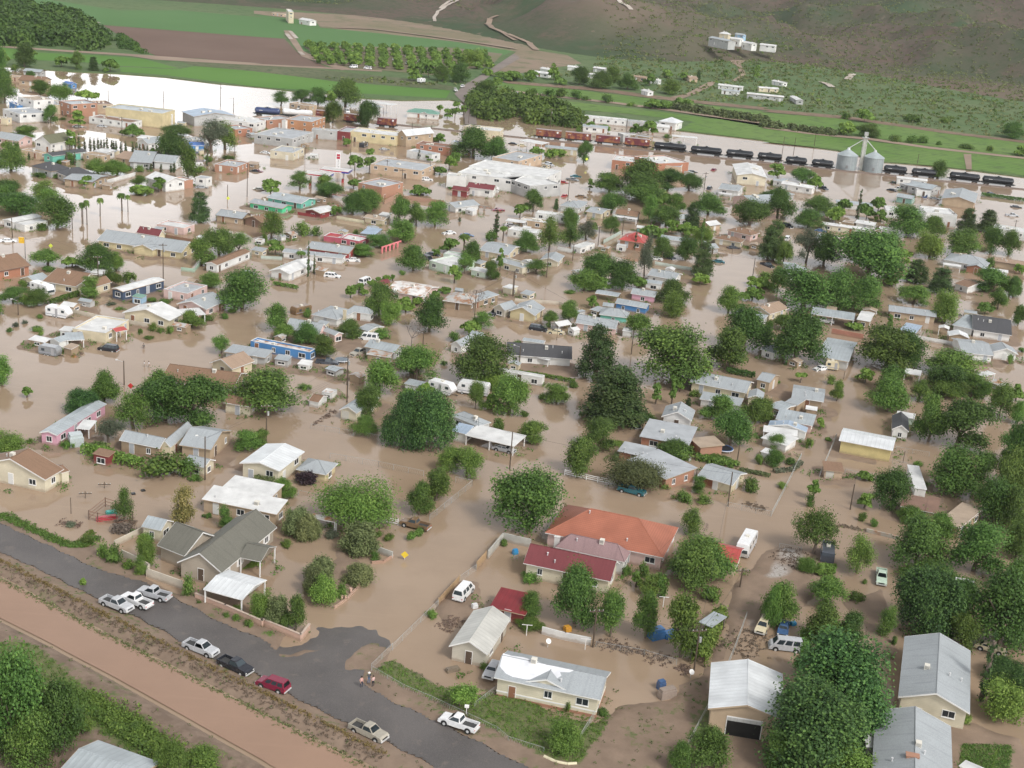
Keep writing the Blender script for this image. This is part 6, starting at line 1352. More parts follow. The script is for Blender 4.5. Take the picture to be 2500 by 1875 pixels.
def make_box_vehicle(kind):
    """travel trailer, motorhome, coach, horse trailer: long rounded box with windows"""
    L, Wd, z0, z1 = dict(caravan=(6.2, 2.4, .5, 2.9), motorhome=(7.2, 2.4, .5, 3.0), coach=(7.4, 2.3, .5, 2.9), horse_trailer=(4.8, 2.1, .5, 2.5), camper=(3.4, 2.2, .8, 2.9), truck_box=(5.5, 2.3, .7, 2.7))[kind]
    root = empty(kind, (0, 0, 0)); l, w_ = L / 2, Wd / 2; q = MB()
    fr = .9 if kind in ('caravan',) else (.35 if kind != 'motorhome' else .5)
    prof = [(-l + .1, z0), (l - fr * .6, z0), (l, z0 + .8), (l - .05, z0 + 1.3), (l - fr, z1 - .12), (l - fr - .25, z1), (-l + .35, z1), (-l + .08, z1 - .2), (-l, z1 - .7)]
    prism(q, prof, -w_, w_, lambda z: .10 * max(0, (z - z1 + .35) / .35)); q.build('body', M_('gloss', (.5, .5, .5)), root)
    X, Y, O = Vector((1, 0, 0)), Vector((0, 1, 0)), Vector(); n = max(2, int(L / 1.9))
    for s in (-1, 1):
        for k in range(n):
            if k == n // 2 and s < 0 and kind != 'coach':
                g_ = MB(); cx = -l + L * (k + .5) / n; g_.box(O, X, Y, cx - .33, cx + .33, s * w_ - .02, s * w_ + .02, z0 + .1, z1 - .35); g_.build('door', M_('plain', (.35, .35, .36)), root); continue
            g_ = MB(); cx = -l + .15 + (L - .5) * (k + .5) / n; g_.box(O, X, Y, cx - .42, cx + .38, s * w_ - .02, s * w_ + .02, z1 - 1.15, z1 - .55); g_.build('window', CARG, root)
    g_ = MB()
    for s in (-1, 1): g_.box(O, X, Y, -l + .02, l - .3, s * w_ - .015, s * w_ + .015, z0 + .45, z0 + .6)
    g_.build('stripe', M_('plain', (.30, .31, .36)), root)
    if kind not in ('horse_trailer',):
        g_ = MB(); g_.box(O, X, Y, -.4, .3, -.35, .35, z1, z1 + .28); g_.build('roof_unit', COOL, root)
    if kind in ('motorhome', 'coach'):
        g_ = MB(); g_.box(O, X, Y, l - .06, l + .015, -w_ + .2, w_ - .2, z0 + .75, z0 + 1.35); g_.build('windscreen', CARG, root)
    xs = (-l * .15 - .45, -l * .15 + .45) if kind in ('caravan', 'horse_trailer') else (-l + 1.3, l - 1.3)
    for xw in xs:
        for sy in (-1, 1):
            t_ = MB(); t_.tube((xw, sy * (w_ - .25), .36), (xw, sy * (w_ + .01), .36), .36, n=14); wo2 = t_.build('wheel', RUBBER, root); t_ = MB(); t_.tube((xw, sy * (w_ - .02), .36), (xw, sy * (w_ + .025), .36), .2, n=10); t_.build('rim', CHROME, wo2)
    if kind in ('caravan', 'horse_trailer'):
        t_ = MB(); t_.tube((l - .3, -.4, .55), (l + 1.1, 0, .5), .05); t_.tube((l - .3, .4, .55), (l + 1.1, 0, .5), .05); t_.build('hitch', BLACKP, root)
    return root
VC = dict(w=(.80, .80, .80), s=(.50, .51, .53), g=(.26, .27, .28), k=(.025, .027, .035), m=(.22, .02, .05), t=(.38, .35, .29), b=(.06, .12, .25), e=(.03, .14, .17), r=(.40, .04, .04), c=(.66, .58, .40), n=(.22, .14, .08), G=(.10, .16, .10), p=(.50, .62, .50), B=(.04, .18, .42), d=(.07, .08, .10))
def vehicles(txt):
    for ln in txt.strip().splitlines():
        a, lab = ln.split(';'); t, kind, xy, dv, col = a.split()[:5]; zz = float(a.split()[5]) if len(a.split()) > 5 else -.38
        x, y = [float(v) for v in xy.split(',')]; dx, dy = [float(v) for v in dv.split(',')]
        p0, p1 = P(t, x - dx / 2, y - dy / 2), P(t, x + dx / 2, y + dy / 2); c = (p0 + p1) / 2; d = (p1 - p0); rz = math.atan2(d.y, d.x)
        if kind in CP: r = copy_tree(CP[kind])
        else: r = make_car(kind) if kind in CARS else make_box_vehicle(kind); CP[kind] = r
        r.location = (c.x, c.y, zz); r.rotation_euler.z = rz; paint = M_('gloss', VC[col])
        for ch in r.children:
            if ch.name.split('.')[0] in ('body', 'cab'):
                ch.material_slots[0].link = 'OBJECT'; ch.material_slots[0].material = paint
        tag(r, lab.strip(), {'pickup': 'pickup truck', 'sedan': 'car', 'suv': 'car', 'van': 'van', 'caravan': 'travel trailer', 'motorhome': 'motorhome', 'coach': 'bus', 'horse_trailer': 'trailer', 'camper': 'camper', 'truck_box': 'truck'}[kind])
vehicles('''
03 pickup 985,330 220,85 s .46 ; silver double cab pickup facing down the road
03 pickup 1150,300 -230,-90 w .46 ; white pickup with grey bed cover between two silver ones
03 pickup 1300,240 -230,-65 s .46 ; silver pickup beside the low wall, seen from behind
03 pickup 1695,700 250,95 s .40 ; older silver pickup parked alone on the verge
03 pickup 1985,850 210,95 k .40 ; black pickup on the canal side verge
13 suv 160,1010 -235,-80 m .40 ; maroon four wheel drive on the canal side verge
13 pickup 965,1405 250,115 t .40 ; tan pickup with rusty load at canal edge
13 pickup 1725,1335 -310,-105 w .46 ; white pickup with black bed on right verge
13 van 1765,225 120,-130 w .35 ; white passenger van inside the fence
13 sedan 2010,870 -50,80 s .2 ; silver car nosing out beside cream mobile home
12 pickup 1360,1240 -235,-60 n .05 ; old brown flatbed pickup with white cab
12 caravan 1590,100 200,55 w -.2 ; white caravan pointing to the right under trees
12 motorhome 1850,110 -230,-35 w -.1 ; white motorhome with roof unit under trees
12 sedan 2110,590 190,45 s -.2 ; silver estate car under white awning
22 pickup 1045,945 225,55 e -.1 ; teal pickup beside white rail fence
22 sedan 1055,375 70,50 G -.3 ; dark green car under the big conifer
22 coach 2005,1430 -80,140 w -.2 ; white coach beside bright red roof
32 truck_box 545,1500 0,-70 d -.2 ; dark covered truck under a tree in gravel yard
33 pickup 1005,70 0,80 p -.1 ; pale green pickup beside dense trees
33 van 195,655 -170,-20 s -.15 ; silver camper van beside white roofed workshop
23 suv 2150,490 -60,110 c 0 ; old cream wagon among rubble
33 sedan 178,500 -10,70 b -.2 ; dark blue car in overgrown yard
33 sedan 1925,670 225,65 c -.1 ; cream classic car behind slender cypress
01 suv 915,1365 -140,-20 k -.3 ; black car beside cream adobe house
01 motorhome 360,880 190,65 w -.4 ; white motorhome beside clipped hedge
01 caravan 500,1080 170,30 w -.3 ; white caravan in front of tan shed
01 horse_trailer 425,1400 140,25 g -.35 ; grey horse trailer beside white garage
01 sedan 70,448 110,0 w -.5 ; white car by the yellow hanging sign
01 sedan 2090,720 90,10 w -.5 ; white car behind brown roofed mobile home
11 suv 662,745 95,10 w -.55 ; white four wheel drive alone in flooded street
11 sedan 1645,382 -80,5 w -.45 ; white car in the upper flooded street
11 sedan 830,612 -105,-5 w -.35 ; white car beside red trimmed mobile home
11 van 940,795 50,-20 w -.5 ; white van beside purple trees
11 sedan 1510,562 90,15 d -.5 ; dark car left of mint adobe house
11 suv 1470,600 60,30 k -.5 ; black car half hidden by spreading tree
11 van 965,1272 -90,-10 w -.45 ; white van behind grey metal roof
11 pickup 890,1390 -90,30 t -.5 ; dusty tan truck beside trampoline yard
11 truck_box 395,1050 -90,20 n -.7 ; brown covered truck behind rambling house
11 pickup 620,1475 120,10 d -.5 ; dark blue pickup left of trampoline
11 sedan 2060,185 -50,0 m -.5 ; maroon car below arched wall
11 sedan 1800,398 60,5 b -.6 ; blue-grey car near shaggy palm
11 pickup 2040,1060 -70,30 k -.4 ; black pickup by grey gabled garage
21 suv 255,1195 120,20 k -.35 ; black car beside cream car
21 sedan 405,1222 -125,-15 c -.35 ; cream saloon car beside black car
21 suv 1225,1262 40,-45 d -.45 ; dark car in water below round tree
21 sedan 1245,598 -70,-10 w -.4 ; white car beside brick house with red roof
21 sedan 1770,622 -80,-10 e -.45 ; teal car at the flooded crossroads
21 sedan 1905,505 70,0 d -.55 ; dark submerged car by cream hip roofed house
21 sedan 478,68 30,-20 r -.5 ; small red car above grey hip roofed house
21 sedan 620,72 80,10 n -.5 ; brown car in upper middle street
21 pickup 2190,655 40,15 k -.5 ; black pickup at road junction
21 suv 1360,590 60,20 d -.4 ; grey car under feathery tree
21 sedan 30,318 80,5 w -.4 ; white car inside white carport
31 suv 215,325 60,20 k -.45 ; black car between conifer and big tree
31 suv 215,430 50,-60 w -.45 ; white car with dark windows beside conifer
31 sedan 495,362 80,10 b -.5 ; blue car in front of long cream mobile home
31 pickup 525,1130 -120,-15 w -.2 ; white pickup under the long carport
31 camper 588,1525 80,10 c -.5 ; boxy cream camper beside metal barn
31 sedan 500,1528 -60,10 w -.4 ; small white car beside cream camper
31 van 1240,395 -50,30 w -.4 ; white van under dark round tree
31 sedan 1930,48 40,0 d -.5 ; dark car in the white water at upper right
31 sedan 2145,160 50,5 k -.5 ; black car at far right water
31 pickup 2110,232 70,5 s -.5 ; silver pickup at far right water
31 sedan 1455,90 40,5 g -.5 ; grey car beside tan fronted hall
31 pickup 1380,75 30,-30 b -.4 ; blue truck in front of white trailer
31 sedan 1100,20 50,10 k -.5 ; black car near teal porch
20 sedan 572,1492 70,5 e -.5 ; teal saloon right of supermarket
20 pickup 545,1520 130,20 g -.6 ; grey pickup right of supermarket
20 sedan 465,1540 70,10 r -.6 ; red car right of supermarket
20 sedan 1555,1452 70,5 k -.6 ; black car below the first tank cars
20 sedan 1738,1435 30,-15 m -.6 ; maroon car left of cream metal hall
20 suv 1700,1595 25,-20 d -.5 ; dark car in front of white and grey house
20 suv 350,1395 50,15 s -.5 ; silver car below fuel canopy
20 sedan 45,1215 50,5 k -.6 ; black car left of fuel canopy
20 sedan 120,1228 50,5 c -.6 ; cream car under fuel canopy
20 sedan 70,800 60,5 s .35 ; silver car on the dirt track by highway
10 sedan 1180,1362 50,0 b -.6 ; blue car behind long peach office
10 sedan 25,1448 60,5 m -.6 ; maroon car in flooded car park at left
10 suv 1460,1520 80,5 w -.5 ; white car in front of long peach office
10 truck_box 925,1238 70,-30 k -.7 ; dark truck in front of tan bank
10 sedan 1100,1262 40,0 g -.6 ; grey car in front of tan bank
10 sedan 100,1292 40,5 w -.6 ; white car left of low cream office
10 suv 1700,778 25,20 w .52 ; white car on the far highway bend
10 suv 1760,745 30,-15 w .52 ; second white car farther up the far highway
10 truck_box 1410,705 45,-5 w .45 ; white truck below far orchard
10 van 785,945 30,20 w -.4 ; white van by far rail tracks
00 sedan 660,1070 60,5 w -.6 ; white car left of long garage row
00 sedan 860,1068 50,5 s -.6 ; silver car in front of long garage row
00 sedan 1700,1585 90,0 g -.5 ; grey car below corner store
00 sedan 2160,1448 70,5 k -.6 ; black car right of lone brick office
00 sedan 2190,1600 60,5 t -.6 ; tan car at middle of flooded avenue
30 pickup 520,1595 70,25 d -.5 ; dark pickup right of house with awning
30 sedan 1110,1545 30,-25 k -.5 ; black car below black tank cars
30 pickup 1150,1600 50,-10 w -.5 ; white pickup left of grey metal shed
''')
for o in THINGS:
    if o.get('label', '').startswith('white car in front of') or True: break
# white vehicles in the far orchard lanes
for i, (x, y) in enumerate(((1098, 432), (1205, 440), (1200, 515), (1195, 545), (1305, 440), (1305, 490), (1303, 550), (1412, 460), (1412, 535), (1412, 560), (570, 405), (672, 412), (780, 418), (645, 525), (960, 592), (840, 580))):
    p = P('10', x, y); r = copy_tree(CP['van']); r.location = (p.x, p.y, .46); r.rotation_euler.z = 1.4 + i
    for ch in r.children:
        if ch.name.split('.')[0] in ('body', 'cab'): ch.material_slots[0].link = 'OBJECT'; ch.material_slots[0].material = M_('gloss', VC['w'])
    tag(r, 'white vehicle parked in a lane of the far orchard', 'van', 'white vehicles parked in the orchard')
# ------------------------------------------------------------------ poles
POLE = M_('plain', (.10, .075, .055)); POLET = {}
def nearest(p):
    return min(BINFO, key=lambda b: (b[3] - p).length)
def relword(p, c):
    f_ = c.normalized(); rgt = Vector((f_.y, -f_.x, 0)); v = p - c; a, b2 = v.dot(rgt), v.dot(f_)
    return (('right of' if a > 0 else 'left of') if abs(a) > abs(b2) else ('behind' if b2 > 0 else 'in front of'))
AUTO = {}
def autolabel(o, noun, cat, group=None):
    AUTO.setdefault('x', []).append((o, noun, cat, group))
def finish_auto():
    g_ = {}
    for o, noun, cat, group in AUTO.get('x', []):
        p = Vector((o.location.x, o.location.y, 0)); b_ = nearest(p); g_.setdefault((noun, relword(p, b_[3]), b_[0]), []).append(((b_[3] - p).length, o, cat, group))
    for (noun, rel, lab), ls in g_.items():
        ls.sort(key=lambda q: q[0])
        for i, (d, o, cat, group) in enumerate(ls):
            pre = '' if len(ls) == 1 else (('nearer ', 'farther ')[i] if len(ls) == 2 else ('nearest ', 'second ', 'third ', 'fourth ', 'fifth ', 'sixth ')[min(i, 5)])
            tag(o, ' '.join(f'{pre}{noun} {rel} {lab}'.split()[:16]), cat, group)
def poles(txt):
    t = None
    for tok in txt.split():
        if tok.endswith(':'): t = tok[:-1]; continue
        mode = 'p'
        if tok[-1] in 'xls': mode = tok[-1]; tok = tok[:-1]
        bx, by, ty = [float(v) for v in tok.split(',')]; p = P(t, bx, by); s_ = mpp(p) / TS[t][2]; dep = math.asin(min(.9, H / (Vector((p.x, p.y, -H)).length)))
        h = (by - ty) / s_ / math.cos(dep); h = max(1.2, min(13, h)); e = empty('utility_pole' if h > 3.5 else 'post', (p.x, p.y, 0))
        q = MB(); q.tube((0, 0, -.5), (0, 0, h), .15 if h > 3.5 else .07, .10 if h > 3.5 else .06, 7); q.build('pole', POLE, e)
        POLET[(t, bx, by)] = Vector((p.x, p.y, h))
        if mode == 'x':
            q = MB(); d_ = Vector((1, .25, 0)).normalized(); q.box(Vector((0, 0, 0)), d_, Vector((-d_.y, d_.x, 0)), -1.1, 1.1, -.07, .07, h - .55, h - .4); ca = q.build('crossarm', POLE, e)
            for a in (-1, -.4, .4, 1): q = MB(); c_ = d_ * a; q.tube(c_ + Vector((0, 0, h - .4)), c_ + Vector((0, 0, h - .2)), .05, n=5); q.build('insulator', M_('gloss', (.5, .5, .48)), ca)
            if h > 7: q = MB(); q.tube((.3, 0, h - 2.3), (.3, 0, h - 1.5), .2, n=10); q.build('transformer', M_('metal', (.42, .43, .42)), e)
        if mode == 'l':
            q = MB(); q.tube((0, 0, h - .3), (-1.3, .1, h), .04, n=5); q.build('lamp_arm', M_('metal', (.5, .5, .5)), e); q = MB(); q.tube((-1.3, .1, h + .08), (-1.75, .13, h + .02), .12, .16, n=8); q.build('lamp_head', M_('gloss', (.7, .7, .68)), e)
        if h > 3.5: autolabel(e, 'dark wooden pole' + (' with crossarm' if mode == 'x' else ' with street lamp' if mode == 'l' else ''), 'pole', 'utility poles around town')
        else: autolabel(e, 'short dark post', 'post')
poles('''02: 1730,835,475l 1162,570,405 600,1120,985 720,990,930x 882,905,865x 12: 103,525,200x 785,180,-90 2157,745,430 22: 1855,1055,770 1932,700,540 2080,470,350 1590,800,735
23: 715,640,320x 1570,835,485x 1955,150,-25x 01: 1378,790,468x 215,590,415 105,420,250 155,1070,940l 830,830,570x 1048,1660,1455l 875,850,700 610,340,190 11: 785,1659,1408x 1425,1340,1210l 1860,1100,860 2180,910,700
21: 45,910,690x 325,750,540 545,610,470 760,480,320x 965,390,240x 1040,1400,1195l 2060,780,588 95,1490,1330l 505,100,-80 1890,560,500 412,1280,1180 31: 1600,330,200x 2135,340,265x 690,1610,1540 20: 355,1100,920x 995,1150,1010 1655,1600,1455x
10: 1330,1180,1040 1490,1200,1060 815,1330,1150 1245,1620,1430x 430,1350,1240x 1485,1480,1370 1120,1480,1350x 1765,1060,880 1810,1050,900 00: 915,890,765 1860,900,712x 1380,860,768 1970,950,828 1030,1150,988x 2085,1659,1380 1980,1330,1220 1920,1660,1560
30: 158,1390,1060 265,1310,1165 440,1240,1125 1310,1390,1300 32: 745,1085,870 1190,690,590 13: 1795,1225,1170''')
# power lines sagging between poles
def wire(a, b, sag, label):
    q = MB(); n = 14; prev = None
    for i in range(n + 1):
        t_ = i / n; p = a.lerp(b, t_) - Vector((0, 0, sag * 4 * t_ * (1 - t_)))
        if prev is not None: q.tube(prev - a, p - a, .02, n=3, cap=False)
        prev = p
    o = q.build('power_line', BLACKP, loc=a); tag(o, label, 'cable')
def pt(t, x, y): return POLET[(t, x, y)] - Vector((0, 0, .4))
wire(pt('23', 715, 640), pt('23', 1570, 835), 1.0, 'power cable between the two poles of the near alley corner')
wire(pt('23', 1570, 835), pt('23', 1955, 150), 1.0, 'power cable running up the alley past the hedge')
wire(pt('12', 103, 525), pt('12', 785, 180), 1.2, 'power cable past the cream metal barn')
wire(pt('12', 785, 180), pt('11', 785, 1659), .8, 'power cable continuing to the trampoline yard')
wire(pt('21', 965, 390), pt('21', 760, 480), .6, 'power cable above the middle alley')
wire(P('10', 640, 765, 9) , pt('20', 355, 1100), 2.0, 'long cable strung across the far rail yard')
_x = [(k, v) for k, v in POLET.items() if v.z > 6]; _dn = set()
for k, v in _x:
    c_ = sorted((((v - v2).length, k2, v2) for k2, v2 in _x if k2 != k), key=lambda q: q[0])[:2]
    for dd, k2, v2 in c_:
        kk = tuple(sorted((str(k), str(k2))))
        if 15 < dd < 85 and kk not in _dn:
            _dn.add(kk); a_ = v - Vector((0, 0, .35)); b_ = v2 - Vector((0, 0, .35)); q = MB(); prev = None
            for i in range(11):
                t_ = i / 10; p = a_.lerp(b_, t_) - Vector((0, 0, dd * .012 * 4 * t_ * (1 - t_)))
                if prev is not None: q.tube(prev - a_, p - a_, .018, n=3, cap=False)
                prev = p
            tag(q.build('power_line', BLACKP, loc=a_), 'thin dark cable sagging between two wooden poles', 'cable', 'cables between the wooden poles')
# ------------------------------------------------------------------ fences and walls
def polyl(t, s): return pts(t, s)
def wall_thing(name, t, s, h, th, mat, label, cat='wall', cap=None, base=0):
    P2 = polyl(t, s); o0 = P2[0].copy(); q = MB(); k_ = MB()
    for a, b in zip(P2, P2[1:]):
        d = (b - a); l = d.length; d.normalize(); n = Vector((-d.y, d.x, 0)); q.box(a - o0, d, n, -th / 2, l + th / 2 - .003, -th / 2, th / 2, -.5, h + base)
        if cap: k_.box(a - o0, d, n, -th / 2 - .04, l + th / 2 + .03, -th / 2 - .05, th / 2 + .05, h + base, h + base + .07)
    if cap:
        e = empty(name, o0); q.build('wall', mat, e); k_.build('coping', cap, e); tag(e, label, cat)
    else: tag(q.build(name, mat, loc=o0), label, cat)
def fence_thing(t, s, h, kind, label):
    P2 = polyl(t, s); o0 = P2[0].copy(); e = empty({'c': 'chain_link_fence', 'r': 'rail_fence', 'w': 'wooden_fence'}[kind], o0); pm = M_('metal', (.42, .43, .42)) if kind == 'c' else TRIM if kind == 'r' else M_('plain', (.42, .30, .18))
    rails = MB(); panel = MB()
    for a, b in zip(P2, P2[1:]):
        d = (b - a); l = d.length; d.normalize(); n = Vector((-d.y, d.x, 0)); k = max(1, int(l / 2.6))
        for i in range(k + 1):
            pm_ = MB(); c = a - o0 + d * (l * i / k)
            if kind == 'c': pm_.tube(c + Vector((0, 0, -.4)), c + Vector((0, 0, h)), .035, n=5)
            else: pm_.box(c, d, n, -.07, .07, -.07, .07, -.4, h + (.08 if kind == 'r' else 0))
            if len(e.children) < 60: pm_.build('post', pm, e)
        if kind == 'c':
            rails.tube(a - o0 + Vector((0, 0, h - .03)), b - o0 + Vector((0, 0, h - .03)), .025, n=4)
            m_ = int(l / .35)
            for i in range(m_): c = a - o0 + d * (l * i / m_); panel.tube(c, c + Vector((0, 0, h)) + d * .35, .007, n=3, cap=False); panel.tube(c + d * .35, c + Vector((0, 0, h)), .007, n=3, cap=False)
        elif kind == 'r':
            for z in (.35, .75, 1.1): rails.box(a - o0, d, n, 0, l, -.03, .03, z - .08, z + .06)
        else: panel.box(a - o0, d, n, 0, l, -.03, .03, -.3, h - .05)
    if rails.f: rails.build('rail', pm, e)
    if panel.f: panel.build('mesh' if kind == 'c' else 'panel', M_('plain', (.5, .5, .48)) if kind == 'c' else M_('siding', (.45, .31, .18)), e)
    tag(e, label, 'fence')
CW = M_('wall', (.58, .52, .43)); BW = M_('brick', (.42, .25, .18)); GW = M_('wall', (.47, .46, .42)); WW = M_('wall', (.72, .72, .70)); PW = M_('wall', (.55, .37, .29)); CAPM = M_('plain', (.5, .4, .33))
fence_thing('22', '478,795 570,815 660,835 755,855 850,873 965,895', 1.15, 'r', 'white three rail fence beside teal pickup')
wall_thing('block_wall', '12', '1975,1500 2100,1350 2212,1378 2330,1405', 1.6, .2, GW, 'pale block wall around van yard')
fence_thing('12', '1878,1592 1955,1505', 1.6, 'w', 'orange wooden gate at end of block wall')
fence_thing('13', '1735,90 1555,285', 1.3, 'w', 'pale wooden fence beside passenger van')
fence_thing('12', '1875,1600 1735,1700', 1.2, 'c', 'short wire fence below orange gate')
fence_thing('13', '1555,290 1170,665', 1.1, 'c', 'wire fence from van yard to the road')
fence_thing('13', '1165,665 990,840', 1.2, 'c', 'mesh fence at the road corner')
fence_thing('13', '990,850 1260,1010 1500,1110 1800,1250 2050,1370 23:0,1450 300,1545', 1.1, 'c', 'wire fence around the front lawn')
fence_thing('23', '760,1185 610,1430', 1.3, 'c', 'wire fence on right side of front lawn')
fence_thing('13', '2040,1020 1860,1160', 1.1, 'c', 'green wire fence crossing the lawn')
wall_thing('low_wall', '03', '1655,240 1900,335 2212,470 13:60,450 390,585', .8, .25, PW, 'low pinkish wall below carport', cap=CAPM, base=.3)
wall_thing('low_wall', '13', '395,588 465,500', .8, .25, PW, 'short end of low pinkish wall at road', cap=CAPM, base=.3)
wall_thing('garden_wall', '02', '1030,1495 1140,1545 1260,1615 03:1240,45 1535,150', 1.2, .2, CW, 'cream garden wall in front of taupe house', base=.3)
wall_thing('garden_wall', '02', '970,1400 1195,1290', 1.2, .2, CW, 'cream garden wall beside arched roof shed')
wall_thing('garden_wall', '12', '1035,1448 1165,1495', 1.2, .2, GW, 'grey garden wall right of olive tree')
wall_thing('low_wall', '12', '1000,1542 1090,1535 1168,1490', .45, .25, BW, 'low curved brick wall by olive trees')
wall_thing('low_wall', '13', '680,312 780,245 860,160 945,75', .4, .25, PW, 'low sloping wall at edge of flooded street')
for i, (x, y) in enumerate(((770, 245), (880, 135), (815, 185), (740, 245))):
    p = P('13', x, y); q = MB(); q.box(Vector(), Vector((.8, .6, 0)), Vector((-.6, .8, 0)), -.16, .16, -.16, .16, -.4, .85); q.box(Vector(), Vector((.8, .6, 0)), Vector((-.6, .8, 0)), -.2, .2, -.2, .2, .85, .92)
    tag(q.build('wall_pier', PW, loc=p), 'small pier standing in the low sloping wall', 'pier', 'piers in the low sloping wall')
fence_thing('12', '480,405 960,485 1510,592', 1.2, 'c', 'long mesh fence in front of two dense trees')
fence_thing('12', '640,655 1050,725 1430,805', 1.2, 'c', 'long mesh fence right of cream metal barn')
fence_thing('12', '1480,1185 1840,890 1700,858', 1.3, 'c', 'tall mesh fence behind old brown flatbed')
fence_thing('12', '1105,1200 1215,1218', 1.2, 'r', 'white gate frame left of old brown flatbed')
fence_thing('12', '375,965 560,1010', 1.1, 'c', 'wire fence behind yellow-green tree')
fence_thing('32', '485,815 625,485', 1.3, 'c', 'mesh fence left of yellow barn')
fence_thing('32', '1130,592 1410,640', 1.1, 'c', 'wire fence right of yellow barn')
fence_thing('32', '1100,695 1245,735', 1.0, 'c', 'short wire fence below yellow barn')
fence_thing('32', '700,785 960,845', 1.1, 'c', 'wire fence right of peach shed')
fence_thing('32', '80,1140 190,930 330,650', 1.2, 'c', 'mesh fence along left side of alley')
wall_thing('stone_wall', '32', '890,1275 1145,1338', .7, .35, M_('rust', (.45, .41, .35)), 'rough stone wall below the garden yard')
fence_thing('22', '1850,1065 2212,1142 32:78,1145', 1.1, 'c', 'mesh fence closing the flooded yard')
wall_thing('white_wall', '23', '290,530 480,580 690,622', 1.3, .2, WW, 'stained white wall behind cream mobile home')
fence_thing('23', '740,640 1150,710 1420,790', 1.0, 'c', 'wire fence clogged with debris')
fence_thing('23', '1480,1560 1760,1030 1900,700 2010,400', 1.3, 'c', 'mesh fence along right side of near alley')
fence_thing('32', '145,1415 330,1450', 1.1, 'c', 'wire fence at top of gravel yard')
wall_thing('yard_wall', '01', '600,1055 830,1105 1240,1175', 1.2, .2, CW, 'tan yard wall behind cream adobe house')
wall_thing('yard_wall', '11', '1100,135 1220,70', 1.5, .2, BW, 'brick yard wall beside brown brick block')
wall_thing('yard_wall', '11', '1245,90 1605,135', 1.4, .2, BW, 'long brick yard wall under supermarket')
wall_thing('yard_wall', '11', '700,262 925,300', 1.2, .2, M_('wall', (.62, .58, .42)), 'cream yard wall left of flat tan roof')
wall_thing('yard_wall', '31', '1225,1262 1700,1345', 1.2, .2, WW, 'long white wall beside crossing gabled house')
wall_thing('yard_wall', '31', '590,1225 850,1275', 1.5, .2, M_('wall', (.45, .22, .16)), 'red-brown wall behind metal barn')
wall_thing('yard_wall', '21', '1240,648 1550,698', 1.2, .15, M_('wall', (.55, .62, .56)), 'pale green wall behind pale blue gable')
wall_thing('yard_wall', '21', '950,392 805,470', 1.4, .15, M_('wall', (.5, .58, .52)), 'green alley wall beside brick house')
wall_thing('yard_wall', '21', '420,528 535,548', 1.4, .15, WW, 'white wall left of block garage')
wall_thing('yard_wall', '21', '60,960 430,985 600,1045', 1.1, .15, CW, 'low cream wall behind yellow gabled house')
wall_thing('yard_wall', '01', '1400,425 1640,470', 1.4, .15, M_('wall', (.30, .18, .12)), 'brown yard wall behind long yellow hall')
wall_thing('yard_wall', '01', '1530,700 1640,712 1700,640', 1.2, .15, M_('wall', (.35, .48, .38)), 'green yard wall left of mobile home')
wall_thing('yard_wall', '11', '60,600 235,610', 1.2, .15, M_('wall', (.45, .52, .46)), 'green-grey wall left of red trimmed trailer')
wall_thing('yard_wall', '00', '905,1555 1140,1490', 1.6, .2, WW, 'white sloping wall right of long tan house')
wall_thing('picket_fence', '11', '370,222 565,255 690,220', 1.0, .1, M_('plain', (.25, .05, .05)), 'maroon fence around maroon house', 'fence')
def arches(t, a, b, n, h, mat, label):
    A, B = P(t, *a), P(t, *b); d = B - A; l = d.length; d.normalize(); nn3 = Vector((-d.y, d.x, 0)); q = MB(); w_ = l / n
    for i in range(n):
        c = d * (w_ * i); q.box(c, d, nn3, 0, w_ * .28, -.15, .15, -.4, h)
        for k in range(6):
            x0 = w_ * (.28 + .72 * k / 6); x1 = w_ * (.28 + .72 * (k + 1) / 6); xm = ((x0 + x1) / 2 - w_ * .28) / (w_ * .72) * 2 - 1; z = h * .55 + h * .33 * math.sqrt(max(0, 1 - xm * xm)); q.box(c, d, nn3, x0, x1, -.12, .12, z, h)
    tag(q.build('arched_wall', mat, loc=A), label, 'wall')
arches('11', (1075, 552), (1238, 497), 5, 2.2, M_('wall', (.78, .24, .26)), 'bright pink arched wall beside flooded street')
arches('11', (1832, 172), (1988, 195), 3, 1.8, M_('wall', (.33, .29, .26)), 'dark arched wall beside white gabled house')
# hedges: leaf masses with an uneven clipped outline
def hedge(t, s, w_, h, mat, label, n=None):
    P2 = polyl(t, s); L = sum((b - a).length for a, b in zip(P2, P2[1:])); rng = np.random.RandomState(int(L * 97) % 9999); n = n or int(L * 90 * max(1, h)); C = []; Nn = []
    for a, b in zip(P2, P2[1:]):
        k = int(n * (b - a).length / L); t_ = rng.rand(k); d = (b - a).normalized(); nv = np.array([-d.y, d.x, 0]); c = np.array(a)[None] + (np.array(b) - np.array(a))[None] * t_[:, None]
        th = rng.uniform(-.15, 1.0, k) * math.pi; bump = 1 + .25 * np.sin(t_ * L * 1.7) + .15 * rng.randn(k); r = rng.uniform(.75, 1, k)
        c = c + nv[None] * (np.cos(th) * w_ / 2 * r * bump)[:, None]; c[:, 2] = np.abs(np.sin(th)) ** .6 * h * r * (.85 + .15 * bump); C.append(c); Nn.append(nv[None] * np.cos(th)[:, None] + np.array([0, 0, 1])[None] * np.sin(th)[:, None])
    C = np.concatenate(C); Nn = np.concatenate(Nn); o0 = np.array(P2[0]); me = leafmesh('hedge', C - o0, Nn, .26, rng.rand(len(C)), mat, rng); o = bpy.data.objects.new('hedge', me); COL.objects.link(o); o.location = P2[0]; tag(o, label, 'hedge')
hedge('23', '1605,800 1690,620 1760,450 1800,390', 2.2, 2.4, LM['light'], 'bright green hedge along the near alley')
hedge('01', '400,985 520,950 660,900', 1.6, 1.4, LM['mid'], 'clipped hedge beside the white motorhome')
